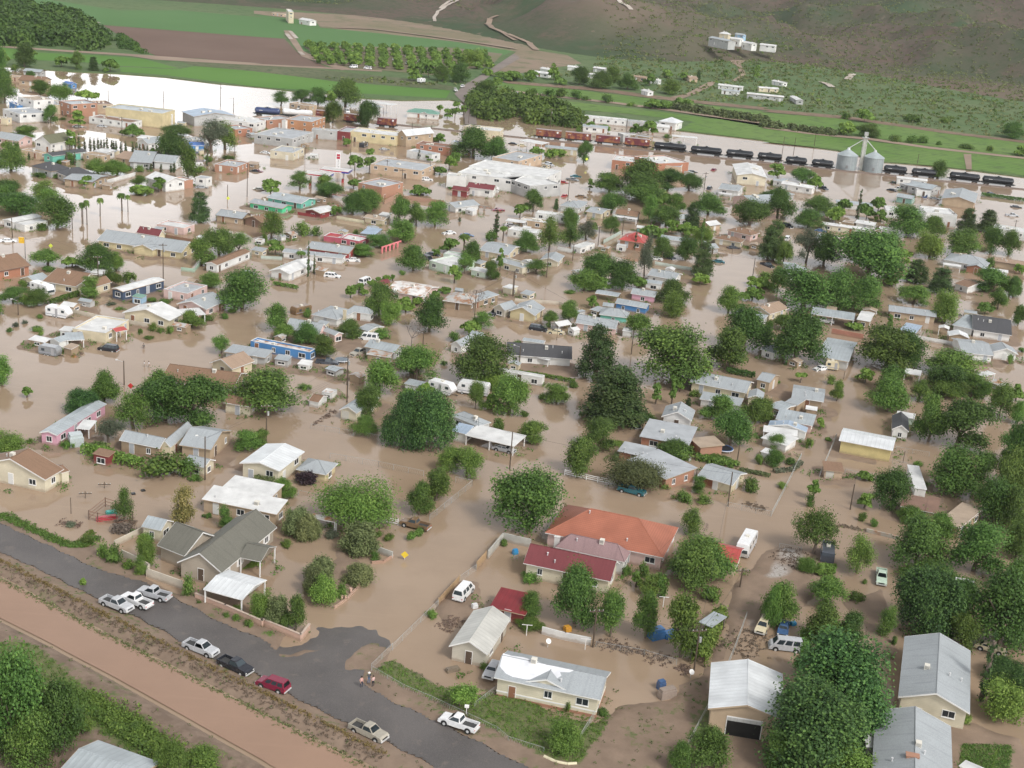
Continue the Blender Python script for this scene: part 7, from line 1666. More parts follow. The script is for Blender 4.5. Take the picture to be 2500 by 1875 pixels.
hedge('11', '165,815 370,850', 1.0, 1.1, LM['mid'], 'square clipped hedge in the flooded street')
hedge('02', '700,610 860,640 1010,690 1200,740', 2.0, 2.2, LM['light'], 'tall bright hedge beside maroon shed')
hedge('22', '1590,660 1720,700 1930,730', 1.6, 1.4, LM['mid'], 'green hedge between trampoline and cream garage')
hedge('22', '1950,760 2212,810', 1.2, .8, LM['olive'], 'thin weedy hedge right of cream garage')
hedge('21', '1840,1555 2080,1600', 1.4, 1.6, LM['dark'], 'dark hedge behind long cream house')
hedge('12', '0,870 180,880', 2.0, 1.8, LM['olive'], 'feathery hedge in front of cream metal barn')
hedge('03', '730,1190 900,1290 1120,1440 1300,1560', 1.6, 1.2, LM['dark'], 'dark hedge along the lower left fence')
hedge('32', '330,700 250,760 100,775', 1.0, .9, LM['grey'], 'vine covered fence beside the alley')
hedge('21', '30,1560 290,1590 560,1640', 1.2, 1.0, LM['mid'], 'low hedge below black roofed house')
hedge('31', '1850,60 2212,110', 3, 1.5, LM['dark'], 'dark weedy strip in white water')
# ------------------------------------------------------------------ people
SKIN = M_('plain', (.42, .26, .18)); HAIRM = M_('plain', (.03, .02, .015))
def person(t, x, y, shirt, trous, hat, face, label, z=.4, lift=0):
    p = P(t, x, y); e = empty('person', (p.x, p.y, z), face)
    J = dict(pel=(0, 0, .98), chest=(.01, 0, 1.28), neck=(0, 0, 1.47), head=(.02, 0, 1.60), top=(.01, 0, 1.74))
    V = [J['pel'], J['chest'], J['neck'], J['head'], J['top']]; Rr2 = [(.15, .125), (.18, .12), (.06, .06), (.085, .095), (.06, .07)]; E = [(0, 1), (1, 2), (2, 3), (3, 4)]
    for s in (-1, 1):
        i = len(V); V += [(0, s * .10, .90), (.05 * s, s * .12, .50), (-.02 * s, s * .13, .09), (.14 - .02 * s, s * .15, .05)]; Rr2 += [(.10, .10), (.07, .07), (.048, .048), (.045, .035)]; E += [(0, i), (i, i + 1), (i + 1, i + 2), (i + 2, i + 3)]
        i = len(V); bend = .10 if s > 0 else .20; V += [(0, s * .20, 1.40), (-.02, s * .27, 1.12), (bend, s * .24, .90), (bend + .06, s * .23, .80)]; Rr2 += [(.065, .065), (.05, .05), (.036, .036), (.032, .022)]; E += [(1, i), (i, i + 1), (i + 1, i + 2), (i + 2, i + 3)]
    me = bpy.data.meshes.new('body'); me.from_pydata(V, E, []); o = bpy.data.objects.new('body', me); COL.objects.link(o); o.parent = e
    sk = o.modifiers.new('s', 'SKIN'); 
    for i, v in enumerate(me.skin_vertices[0].data): v.radius = Rr2[i]
    me.skin_vertices[0].data[0].use_root = True
    ss = o.modifiers.new('u', 'SUBSURF'); ss.levels = ss.render_levels = 2
    dg = bpy.context.evaluated_depsgraph_get(); me2 = bpy.data.meshes.new_from_object(o.evaluated_get(dg)); o.modifiers.clear(); o.data = me2
    me2.materials.clear()
    for mt in (SKIN, M_('wall', shirt), M_('plain', trous), HAIRM, BLACKP): me2.materials.append(mt)
    for f_ in me2.polygons:
        c = f_.center; f_.material_index = 2 if (.10 < c.z < .98 and abs(c.y) < .21) else 4 if c.z <= .10 else 1 if (.98 <= c.z < 1.45 and (abs(c.y) < .24 or c.z > 1.18)) else 0; f_.use_smooth = True
    X, Y, O = Vector((1, 0, 0)), Vector((0, 1, 0)), Vector()
    for s in (-1, 1):          # five fingers on each hand
        hx = (.16 if s > 0 else .26); q = MB()
        for k in range(4): a = Vector((hx + .03 * (k - 1.5) * .8, s * .23, .80)); b = a + Vector((.01, 0, -.05 - .008 * (k in (1, 2)))); q.tube(a, b, .009, .008, 5); q.tube(b, b + Vector((-.012, 0, -.03)), .008, .006, 5)
        a = Vector((hx + .03, s * .215, .84)); q.tube(a, a + Vector((.025, -s * .01, -.045)), .010, .008, 5); q.build('fingers', SKIN, e)
    q = MB(); q.tube((.10, 0, 1.60), (.125, 0, 1.585), .014, .010, 5); q.build('nose', SKIN, e)
    for s in (-1, 1): q = MB(); q.tube((.095, s * .033, 1.63), (.105, s * .033, 1.63), .010, n=6); q.build('eye', BLACKP, e); q = MB(); q.tube((.01, s * .085, 1.61), (.01, s * .105, 1.61), .025, .018, 6); q.build('ear', SKIN, e)
    q = MB(); q.tube((.098, 0, 1.555), (.108, 0, 1.555), .018, n=6); q.build('mouth', M_('plain', (.3, .1, .08)), e)
    if hat: q = MB(); q.tube((0, 0, 1.68), (0, 0, 1.70), .20, .20, 16); q.tube((0, 0, 1.70), (0, 0, 1.82), .11, .09, 12); q.build('hat', M_('plain', hat), e)
    else: q = MB(); q.tube((-.02, 0, 1.62), (-.01, 0, 1.72), .112, .105, 12); q.tube((-.01, 0, 1.72), (0, 0, 1.775), .105, .05, 12); q.build('hair', HAIRM, e)
    tag(e, label, 'person')
person('13', 905, 998, (.62, .38, .34), (.03, .035, .06), None, -1.0, 'person in pink shirt and dark trousers standing at the left')
person('13', 968, 965, (.10, .11, .13), (.12, .20, .34), (.8, .8, .76), -1.4, 'person in white hat, dark top and jeans')
person('13', 1003, 992, (.66, .45, .42), (.03, .03, .04), None, 2.4, 'smaller person in pale pink shirt and dark trousers')
person('01', 1218, 1505, (.7, .7, .7), (.3, .25, .2), None, .4, 'person in white top wading on the left of two', -.35)
person('01', 1257, 1508, (.75, .72, .72), (.3, .25, .2), None, .2, 'person in pale top wading on the right of two', -.3)
person('01', 1212, 1352, (.12, .12, .12), (.2, .15, .12), None, 2, 'person in dark clothes wading beside cream adobe house', -.5)
# ------------------------------------------------------------------ grain silos, leg tower
def silo(t, x, y, wpx, label, hh=6.6):
    p = P(t, x, y); r = wpx / (mpp(p) / TS[t][2]) / 2; e = empty('grain_silo', p); n = 32; q = MB()
    for i in range(n):
        a0, a1 = 2 * math.pi * i / n, 2 * math.pi * (i + 1) / n; A, B = Vector((math.cos(a0), math.sin(a0), 0)) * r, Vector((math.cos(a1), math.sin(a1), 0)) * r
        q.quad(A + Vector((0, 0, -.5)), B + Vector((0, 0, -.5)), B + Vector((0, 0, hh)), A + Vector((0, 0, hh)))
    for k in range(9): z = hh * k / 9 + .3; [q.tube(Vector((math.cos(2 * math.pi * i / n) * r, math.sin(2 * math.pi * i / n) * r, z)), Vector((math.cos(2 * math.pi * (i + 1) / n) * r, math.sin(2 * math.pi * (i + 1) / n) * r, z)), .05, n=4, cap=False) for i in range(n)]
    q.build('silo_wall', M_('metal', (.33, .37, .38)), e); q = MB()
    for i in range(n):
        a0, a1 = 2 * math.pi * i / n, 2 * math.pi * (i + 1) / n; A, B = Vector((math.cos(a0), math.sin(a0), 0)) * (r + .25), Vector((math.cos(a1), math.sin(a1), 0)) * (r + .25)
        q.quad(A + Vector((0, 0, hh)), B + Vector((0, 0, hh)), B * .12 + Vector((0, 0, hh + r * .55)), A * .12 + Vector((0, 0, hh + r * .55)))
    q.build('conical_roof', M_('metal', (.42, .47, .48)), e); q = MB(); q.tube((0, 0, hh + r * .5), (0, 0, hh + r * .55 + .7), .8, .6, 12); q.build('roof_cap', M_('metal', (.6, .63, .63)), e)
    q = MB()
    for k in range(16): q.box(Vector((r * .2, -r * .99, 0)), Vector((1, 0, 0)), Vector((0, 1, 0)), -.25, .25, -.12, -.08, k * .4, k * .4 + .05)
    q.build('ladder', CHROME, e); q = MB(); q.box(Vector((-r * .15, -r * 1.0, 0)), Vector((1, 0, 0)), Vector((0, 1, 0)), -.5, .5, -.1, .1, 1, 2.4); q.build('hatch', M_('plain', (.2, .2, .2)), e); tag(e, label, 'silo'); return p, r
s1 = silo('30', 707, 1425, 168, 'left steel grain silo beside the leg tower'); s2 = silo('30', 930, 1445, 165, 'right steel grain silo beside the leg tower')
p = P('30', 832, 1435); e = empty('grain_elevator_leg', p); q = MB(); ht = 15.0
for a, b in ((-.9, -.9), (.9, -.9), (-.9, .9), (.9, .9)): q.tube((a, b, -.5), (a * .8, b * .8, ht), .12, n=5)
for k in range(9):
    z0, z1 = ht * k / 9, ht * (k + 1) / 9
    for a, b in (((-.9, -.9), (.9, -.9)), ((.9, -.9), (.9, .9)), ((-.9, .9), (.9, .9)), ((-.9, -.9), (-.9, .9))): q.tube((*a, z0), (*b, z1), .05, n=4)
q.build('lattice', M_('metal', (.6, .6, .56)), e); q = MB(); q.box(Vector(), Vector((1, 0, 0)), Vector((0, 1, 0)), -.45, -.05, -.3, .3, 0, ht + 1.2); q.box(Vector(), Vector((1, 0, 0)), Vector((0, 1, 0)), .1, .5, -.3, .3, 0, ht + 1.2); q.build('leg_casing', M_('metal', (.68, .68, .62)), e)
q = MB(); q.box(Vector(), Vector((1, 0, 0)), Vector((0, 1, 0)), -1.6, 1.6, -1.3, 1.3, ht, ht + .15); q.box(Vector(), Vector((1, 0, 0)), Vector((0, 1, 0)), -.8, .9, -.6, .6, ht + 1.0, ht + 2.6); q.build('head_platform', M_('metal', (.4, .41, .4)), e)
for sp, rr2 in (s1, s2): q = MB(); q.tube((0, 0, ht - .3), (sp.x - p.x, sp.y - p.y, 6.6 + rr2 * .55 + .6), .22, n=8); q.build('spout', M_('metal', (.5, .52, .5)), e)
tag(e, 'tall lattice elevator tower between the two silos', 'tower')
# ------------------------------------------------------------------ trains
def railcar(t, xa, ya, xb, yb, kind, col, label, grp=None):
    A, B = P(t, xa, ya), P(t, xb, yb); c = (A + B) / 2; d = (B - A); L = d.length; rz = math.atan2(d.y, d.x); l = L / 2; X, Y, O = Vector((1, 0, 0)), Vector((0, 1, 0)), Vector(); e = empty(kind, (c.x, c.y, -.1), rz); mt = M_('metal' if kind == 'boxcar' else 'gloss', col)
    q = MB(); q.box(O, X, Y, -l, l, -1.3, 1.3, .75, 1.25); q.box(O, X, Y, -l - .8, l + .8, -.2, .2, .8, 1.15); q.build('underframe', BLACKP, e)
    if kind == 'boxcar':
        q = MB(); q.box(O, X, Y, -l + .2, l - .2, -1.5, 1.5, 1.2, 4.3); n_ = int(L / 1.1)
        for k in range(n_ + 1):
            x = -l + .25 + (L - .5) * k / n_
            for s in (-1, 1): q.box(O, X, Y, x - .05, x + .05, min(s * 1.5, s * 1.56), max(s * 1.5, s * 1.56), 1.25, 4.25)
        q.build('body', M_('rust', col), e); q = MB(); q.slab([(-l + .1, -1.6, 4.3), (l - .1, -1.6, 4.3), (l - .1, 0, 4.55), (-l + .1, 0, 4.55)], .06); q.slab([(l - .1, 1.6, 4.3), (-l + .1, 1.6, 4.3), (-l + .1, 0, 4.55), (l - .1, 0, 4.55)], .06); q.build('roof', M_('metal', (.40, .33, .32)), e)
        q = MB(); q.box(O, X, Y, -1.3, 1.3, -1.62, -1.5, 1.3, 4.1); q.build('sliding_door', M_('rust', sc3(col, .85)), e); q = MB(); q.tube((l * .7, -1.57, 3.5), (l * .7, -1.63, 3.5), .48, n=14); q.build('round_logo', M_('plain', (.75, .72, .72)), e)
        q = MB(); [q.box(O, X, Y, -l * .75 + k * .42, -l * .75 + k * .42 + .26, -1.60, -1.57, 3.0, 3.35) for k in range(3)]; q.build('lettering', M_('plain', (.6, .5, .5)), e)
    else:
        q = MB(); n = 20; z0 = 2.55; r = 1.42
        rings = [(-l + .1, .35), (-l + .55, .85), (-l + 1.0, 1.0), (l - 1.0, 1.0), (l - .55, .85), (l - .1, .35)]
        R3 = [[Vector((x, math.cos(2 * math.pi * i / n) * r * s, z0 + math.sin(2 * math.pi * i / n) * r * s)) for i in range(n)] for x, s in rings]
        for a, b in zip(R3, R3[1:]):
            for i in range(n): j = (i + 1) % n; q.face((a[i], a[j], b[j], b[i]))
        q.face(R3[0][::-1]); q.face(R3[-1]); tk = q.build('tank', mt, e, smooth=False)
        q = MB(); q.tube((0, 0, z0 + r - .1), (0, 0, z0 + r + .45), .5, .5, 12); q.build('dome', mt, e); q = MB(); q.box(O, X, Y, -1.4, 1.4, -.9, .9, z0 + r + .02, z0 + r + .08); q.build('walkway', M_('plain', (.12, .12, .12)), e)
        q = MB(); [q.box(O, X, Y, -l * .6 + k * .42, -l * .6 + k * .42 + .26, -1.46, -1.42, 2.5, 2.8) for k in range(4)]; q.build('lettering', M_('plain', (.6, .6, .6)), e)
    for s in (-1, 1):
        q = MB(); q.box(O, X, Y, s * (l - 2.2) - 1.0, s * (l - 2.2) + 1.0, -1.1, 1.1, .35, .95); bo_ = q.build('bogie', M_('plain', (.06, .05, .05)), e)
        for dx in (-.8, .8): q = MB(); q.tube((s * (l - 2.2) + dx, -1.0, .45), (s * (l - 2.2) + dx, 1.0, .45), .42, n=12); q.build('wheel_set', M_('plain', (.09, .07, .06)), bo_)
    tag(e, label, 'rail car', grp)
BX = (.17, .045, .055)
for i, (a, ya, b, yb, w_) in enumerate(((235, 1158, 450, 1180, 'leftmost maroon boxcar nearest the trees'), (480, 1182, 700, 1202, 'maroon boxcar second from the left'), (735, 1206, 945, 1226, 'maroon boxcar third from the left'), (980, 1230, 1195, 1252, 'maroon boxcar coupled to the first black tank car'))): railcar('20', a, ya, b, yb, 'boxcar', BX, w_, 'maroon boxcars of the stranded train')
TB = (.022, .025, .03)
for t, a, ya, b, yb, l_ in (('20', 1228, 1262, 1502, 1290, 'long black tank car coupled to the maroon boxcar'), ('20', 1537, 1295, 1802, 1322, 'black tank car second from the boxcars'), ('20', 1835, 1325, 2068, 1348, 'black tank car third from the boxcars'), ('20', 2100, 1350, 2310, 1372, 'black tank car fourth from the boxcars'), ('30', 193, 1385, 377, 1404, 'black tank car second left of the silos'), ('30', 413, 1408, 600, 1428, 'black tank car just left of the silos'),
    ('30', 1020, 1458, 1220, 1480, 'black tank car just right of the silos'), ('30', 1255, 1484, 1470, 1506, 'black tank car behind the dark tree'), ('30', 1575, 1515, 1835, 1545, 'long black tank car second from the right end'), ('30', 1850, 1548, 2120, 1578, 'long black tank car at the right end')): railcar(t, a, ya, b, yb, 'tank_car', TB, l_, 'black tank cars of the stranded train')
railcar('10', 5, 968, 222, 985, 'tank_car', (.05, .07, .16), 'navy blue tank car at far left of the rail yard')
railcar('10', 238, 982, 498, 1000, 'tank_car', (.72, .72, .72), 'white tank car beside navy blue one')
railcar('10', 520, 1000, 640, 1010, 'boxcar', BX, 'maroon boxcar beside white tank car')
railcar('10', 762, 1028, 960, 1050, 'boxcar', BX, 'maroon boxcar behind two big trees')
railcar('10', 1040, 1062, 1200, 1078, 'boxcar', BX, 'maroon boxcar behind tan bank')
# track bed under the train
q = MB(); a = P('20', -100, 1140); b = P('30', 2600, 1640); d = (b - a).normalized(); n = Vector((-d.y, d.x, 0)); l = (b - a).length
q.box(a, d, n, -60, l, -2.2, 2.2, -.5, .12); tag(q.build('railway_embankment', landmat('ballast', (.2, .15, .12), (.26, .2, .17), .4)), kind='structure')
for s in (-.75, .75):
    q = MB(); q.box(Vector(), d, n, -60, l, s - .05, s + .05, .12, .27); tag(q.build('rail', M_('metal', (.25, .2, .17)), loc=a), 'long steel rail under the stranded train', 'rail', 'rails under the stranded train')
# ------------------------------------------------------------------ odds and ends
def tramp(t, x, y, wpx, label, pad=(.05, .10, .22), mat_=(.02, .02, .025)):
    p = P(t, x, y, .5); r = wpx / (mpp(p) / TS[t][2]) / 2; e = empty('trampoline', (p.x, p.y, 0)); n = 28
    def ring(r0, r1, z0, z1, m, nm):
        q = MB()
        for i in range(n): a0, a1 = 2 * math.pi * i / n, 2 * math.pi * (i + 1) / n; c0, c1 = Vector((math.cos(a0), math.sin(a0), 0)), Vector((math.cos(a1), math.sin(a1), 0)); q.face((c0 * r1 + Vector((0, 0, z1)), c1 * r1 + Vector((0, 0, z1)), c1 * r0 + Vector((0, 0, z0)), c0 * r0 + Vector((0, 0, z0)))); q.face((c0 * r1 + Vector((0, 0, z1)), c0 * r1 + Vector((0, 0, z1 - .1)), c1 * r1 + Vector((0, 0, z1 - .1)), c1 * r1 + Vector((0, 0, z1))))
        q.build(nm, m, e)
    ring(.001, r * .82, .62, .62, M_('plain', mat_), 'mat'); ring(r * .82, r, .63, .64, M_('plain', pad), 'pad'); ring(r - .02, r + .04, .60, .56, M_('plain', (.7, .72, .76)), 'frame')
    for k in range(6): a = k * math.pi / 3; q = MB(); q.tube((math.cos(a) * r * .97, math.sin(a) * r * .97, -.5), (math.cos(a) * r * .97, math.sin(a) * r * .97, .55), .03, n=5); q.build('leg', CHROME, e)
    tag(e, label, 'trampoline')
tramp('22', 1828, 570, 150, 'round blue trampoline under a leafy tree')
tramp('11', 742, 1445, 118, 'round grey trampoline beside crossarm pole', (.22, .25, .27), (.18, .21, .24))
# filling station: tall price sign and two curved canopies
p = P('GG', 1570, 900); e = empty('price_sign', p); X, Y, O = Vector((1, 0, 0)), Vector((0, 1, 0)), Vector()
q = MB(); q.box(O, X, Y, -.9, .9, -.2, .2, -.5, 7.4); q.build('sign_panel', M_('gloss', (.8, .8, .8)), e)
q = MB(); q.box(O, X, Y, -.62, .62, -.25, -.2, 6.1, 6.9); q.box(O, X, Y, -.62, .62, -.25, -.2, 5.0, 5.9); q.build('red_panel', M_('gloss', (.45, .03, .06)), e)
for k, (z, s_) in enumerate(((3.7, '2'), (2.5, '1'), (1.3, '7'))):
    cu = bpy.data.curves.new('price_digit', 'FONT'); cu.body = s_; cu.size = 1.3; cu.extrude = .02; cu.align_x = 'CENTER'; o = bpy.data.objects.new('price_digit', cu); COL.objects.link(o); o.parent = e; o.location = (0, -.225, z); o.rotation_euler = (math.pi / 2, 0, 0); me_ = bpy.data.meshes.new_from_object(o); me_.materials.clear(); me_.materials.append(M_('plain', (.15, .15, .16))); o2 = bpy.data.objects.new('price_digit', me_); COL.objects.link(o2); o2.parent = e; o2.location = o.location; o2.rotation_euler = o.rotation_euler; bpy.data.objects.remove(o)
tag(e, 'tall white fuel price sign with red panels', 'sign')
def canopy_fuel(t, x, y, L, label):
    p = P(t, x, y, 4.6); e = empty('fuel_canopy', (p.x, p.y, 0), -.12); l = L / 2; q = MB(); q.box(O, X, Y, -l, l, -3, 3, 4.3, 4.6); q.build('roof', M_('flat', (.62, .6, .58)), e)
    q = MB(); n = 16
    for s in (-3.08, 3.02): q.box(O, X, Y, -l, l, s, s + .06, 3.9, 4.65)
    q.build('white_fascia', M_('gloss', (.78, .78, .78)), e)
    q = MB()
    for k in range(10): u = k / 10; q.box(O, X, Y, -l + L * u, -l + L * (u + .1), -3.13, -3.09, 4.5 - .25 * math.sin(u * 3.1), 4.66)
    q.box(O, X, Y, -l + .2, l - .2, 3.1, 3.14, 4.2, 4.6); q.build('red_stripe', M_('gloss', (.5, .03, .05)), e); q = MB(); q.box(O, X, Y, l, l + .1, -3.08, 3.08, 3.9, 4.66); q.box(O, X, Y, l * .55, l, -3.16, -3.14, 4.0, 4.5); q.build('blue_fascia', M_('gloss', (.04, .07, .35)), e)
    for a in (-l * .55, l * .55): q = MB(); q.box(O, X, Y, a - .3, a + .3, -.3, .3, -.5, 4.3); q.build('column', M_('gloss', (.75, .75, .75)), e); q = MB(); q.box(O, X, Y, a - .4, a + .4, -1.2, -.6, -.4, 1.5); q.build('fuel_pump', M_('gloss', (.5, .08, .08)), e)
    tag(e, label, 'canopy')
canopy_fuel('GG', 1480, 800, 11, 'right filling station canopy below the price sign'); canopy_fuel('GG', 680, 980, 10, 'left filling station canopy with red stripe')
# yellow signs
def yellow_sign(t, x, y, ty, col, label, shape='d'):
    p = P(t, x, y); s_ = mpp(p) / TS[t][2]; h = (y - ty) / s_ * 1.05; e = empty('road_sign', p); q = MB(); q.tube((0, 0, -.5), (0, 0, h), .05, n=6); q.build('post', CHROME, e); q = MB(); r = .65
    if shape == 'd': q.box(Vector((0, 0, h)), X, Vector((0, 1, 0)), 0, 0, 0, 0, 0, 0); q = MB(); a = [Vector((0, -.08, h - r)), Vector((r, -.08, h)), Vector((0, -.08, h + r)), Vector((-r, -.08, h))]; q.face(a); q.face([v + Vector((0, .04, 0)) for v in a[::-1]])
    else: q.box(Vector((0, 0, 0)), X, Vector((0, 1, 0)), -1.6, -.1, -.25, .1, h - 1.6, h + .1)
    q.build('sign_face', M_('gloss', col), e); tag(e, label, 'sign')
yellow_sign('01', 430, 540, 485, (.65, .75, .10), 'yellow-green diamond road sign above umbrella tree'); yellow_sign('01', 1925, 160, 85, (.7, .75, .1), 'yellow-green diamond road sign by green house')
yellow_sign('01', 215, 595, 420, (.75, .45, .05), 'yellow and orange hanging sign on a dark pole', 'b'); yellow_sign('20', 660, 1400, 1345, (.75, .85, .1), 'yellow-green road sign below dark conifer'); yellow_sign('12', 1270, 1510, 1462, (.75, .55, .05), 'small orange-yellow marker sign in flooded street'); yellow_sign('02', 1105, 130, 40, (.6, .05, .05), 'red stop sign beside lamp pole')
# horse pen with coloured floats
p0 = pts('02', '750,1170 825,1190 985,1215 1120,1180 975,1085 890,1060'); e = empty('animal_pen', p0[0])
for a, b in zip(p0, p0[1:] + p0[:1]):
    q = MB()
    for z in (.4, 1.0, 1.6): q.tube(a - p0[0] + Vector((0, 0, z)), b - p0[0] + Vector((0, 0, z)), .05, n=5)
    q.build('rail', M_('plain', (.22, .12, .08)), e); q = MB(); q.tube(a - p0[0] + Vector((0, 0, -.4)), a - p0[0] + Vector((0, 0, 1.75)), .09, n=6); q.build('post', M_('plain', (.12, .08, .06)), e)
tag(e, 'dark timber animal pen flooded beside a bushy tree', 'pen')
def bits(t, name, cat, lst):
    for x, y, sx, sy, sz, col, lab in lst:
        p = P(t, x, y); q = MB(); r2 = Vector((.86, .5, 0)); n2 = Vector((-.5, .86, 0)); q.box(Vector(), r2, n2, -sx / 2, sx / 2, -sy / 2, sy / 2, -.3, sz * .75); q.box(Vector(), r2, n2, -sx * .45, sx * .45, -sy * .4, sy * .4, sz * .75, sz); tag(q.build(name, M_('gloss' if cat != 'pile' else 'rust', col), loc=(p.x, p.y, max(0, float(height(np.array([[p.x]]), np.array([[p.y]]))[0, 0])))), lab, cat)
bits('02', 'feed_trough', 'trough', [(900, 1170, 3.5, .9, .7, (.5, .06, .08), 'red trough inside the flooded pen'), (940, 1120, 1.8, 1.0, .6, (.10, .50, .42), 'turquoise tub inside the flooded pen'), (640, 540, 2.6, 2.6, 2.4, (.45, .5, .5), 'grey round water tank beside pink mobile home')])
bits('02', 'floating_tyre', 'tyre', [(1125, 955, .7, .7, .25, (.02, .02, .02), 'black tyre floating left of its twin'), (1208, 928, .7, .7, .25, (.02, .02, .02), 'black tyre floating right of its twin')])
bits('22', 'wheelie_bin', 'bin', [(60, 1460, .9, .7, .9, (.05, .28, .55), 'blue plastic bin beside maroon roofed house'), (1528, 670, .6, .6, .9, (.7, .7, .68), 'small white box beside long hedge')])
bits('13', 'picnic_bench', 'bench', [(1675, 840, 2.0, .9, .6, (.2, .16, .12), 'dark wooden bench in front of weathered barn')]); bits('13', 'garden_toy', 'toy', [(1860, 325, .9, .7, .7, (.7, .7, .7), 'white garden seat beside passenger van')])
bits('23', 'pallet_stack', 'pallets', [(1340, 1060, 2.6, 1.2, 1.5, (.32, .26, .22), 'stack of grey pallets at the muddy corner'), (1290, 990, 1.1, .9, 1.4, (.06, .12, .25), 'blue bundle behind the grey pallets')])
bits('23', 'blue_machine', 'machine', [(1250, 560, 2.4, 1.6, 1.7, (.05, .16, .36), 'blue tractor-like machine under slim trees'), (1380, 545, 3.0, 1.5, .9, (.04, .14, .32), 'long blue implement under slim trees'), (500, 500, 1.0, 1.0, .8, (.7, .35, .05), 'orange machine beside stained white wall')])
bits('33', 'storage_box', 'box', [(262, 452, .9, .7, .6, (.04, .30, .55), 'bright blue box in overgrown yard')])
p = P('01', 640, 1415); q = MB()
for k in range(5): q.tube((0, 0, .12 * k - .2), (0, 0, .12 * k - .05), 1.7 - .3 * k, 1.5 - .32 * k, 14)
tag(q.build('gravel_mound', M_('rust', (.2, .16, .13)), loc=p), 'small dark gravel mound in flooded yard', 'mound')
# mailbox, white kerb log, satellite dishes, clothesline T posts
p = P('13', 1790, 1225); e = empty('mailbox', (p.x, p.y, .35)); q = MB(); q.box(O, X, Y, -.05, .05, -.05, .05, 0, 1.1); q.build('post', TRIM, e); q = MB(); q.box(O, X, Y, -.3, .3, -.15, .15, 1.1, 1.4); q.tube((-.3, 0, 1.38), (.3, 0, 1.38), .15, n=10); q.build('box', TRIM, e); tag(e, 'white mailbox on a post beside small tree', 'mailbox')
q = MB(); kp = pts('23', '305,1560 400,1605 500,1625 580,1620', .4)
for a, b in zip(kp, kp[1:]): q.tube(a - kp[0], b - kp[0], .22, n=8)
tag(q.build('kerb_pipe', M_('wall', (.7, .64, .45)), loc=kp[0]), 'cream curved pipe edging below round tree', 'pipe')
for x, y, t, lb in ((335, 640, '23', 'white satellite dish behind cream mobile home'), (1540, 900, '23', 'white satellite dish at muddy alley corner')):
    p = P(t, x, y); e = empty('satellite_dish', p); q = MB(); q.tube((0, 0, -.3), (0, 0, 1.0), .04, n=6); q.build('mast', CHROME, e); q = MB(); q.tube((0, 0, 1.0), (.06, -.12, 1.12), .18, .42, 14, cap=True); q.build('dish', TRIM, e); tag(e, lb, 'satellite dish')
for x, y, t, lb in ((155, 540, '23', 'white T shaped post beside green hedge'), (650, 660, '23', 'white T shaped post at end of white wall'), (1308, 300, '23', 'white T shaped post among slim trees')):
    p = P(t, x, y); q = MB(); q.tube((0, 0, -.4), (0, 0, 1.8), .06, n=6); q.tube((-.8, 0, 1.8), (.8, 0, 1.8), .05, n=6); tag(q.build('clothesline_post', TRIM, loc=p), lb, 'post')
# brick chimneys on two roofs are parts of their houses
def chimney(lbl, t, x, y, z, s, hh, wk):
    for o in THINGS:
        if o.get('label') == lbl:
            p = P(t, x, y, z); q = MB(); q.box(Vector((p.x - o.location.x, p.y - o.location.y, 0)), Vector((.97, -.2, 0)), Vector((.2, .97, 0)), -s, s, -s * .5, s * .5, z - 1.0, z + hh); q.build('chimney', M_(*WALL[wk]), o)
            q = MB(); q.box(Vector((p.x - o.location.x, p.y - o.location.y, 0)), Vector((.97, -.2, 0)), Vector((.2, .97, 0)), -s - .08, s + .08, -s * .5 - .08, s * .5 + .08, z + hh, z + hh + .12); q.build('chimney_cap', M_(*WALL[wk]), o); return
chimney('grey roofed house with brick chimney', '33', 1265, 1590, 4.4, .8, .7, 'bo'); chimney('long house with orange tile hip roof', '22', 412, 1370, 2.6, .45, 1.2, 'wh'); chimney('rambling white house with grey hip roofs', '11', 765, 1080, 2.6, .4, 1.6, 'cr')
# white sealant spread over part of the mobile home roof
for o in THINGS:
    if o.get('label') == 'cream mobile home with patched grey roof':
        h_ = 3.2; Lc, Nc, Rc = P('23', -118, 895, h_), P('23', 780, 1085, h_), P('23', 922, 858, h_); ex = (Nc - Lc).normalized(); ey = Vector((-ex.y, ex.x, 0)); bb_ = (Rc - Nc).dot(ey); k_ = 1.4 / (bb_ / 2)
        nrm = (-ey * k_ + Vector((0, 0, 1))).normalized(); q = MB(); ps = []
        for c in '-40,690 30,712 120,722 250,760 330,790 400,800 480,812 565,830 520,852 440,850 452,880 420,900 398,930 330,905 250,915 150,912 40,890 -20,860 -70,800'.split():
            x, y = [float(v) for v in c.split(',')]; d = ray(*S('23', x, y)); t_ = (Nc + nrm * .03 - Vector((0, 0, H))).dot(nrm) / d.dot(nrm); pp_ = Vector((0, 0, H)) + d * t_; ps.append(pp_ - Vector((o.location.x, o.location.y, 0)))
        q.face(ps); q.build('roof_coating', M_('flat', (.74, .75, .78)), o)
SHEDC = [('white', 'ws', 'w'), ('grey', 'gy', 'm'), ('tan', 'tg', 'tf'), ('cream', 'cr', 'g'), ('rusty', 'tg', 'mx')]; _rs = random.Random(12); _ns = 0
def overlaps(c, r_):
    for (L, ex, ey, a, b) in CLEAR:
        v = c - L; u, w_ = v.dot(ex), v.dot(ey)
        if -r_ < u < a + r_ and -r_ < w_ < b + r_: return True
    for e, k, wd, ht, src in TREES:
        if (Vector((e.location.x, e.location.y, 0)) - c).length < 2.2: return True
    return False
kind_now = 'shed'
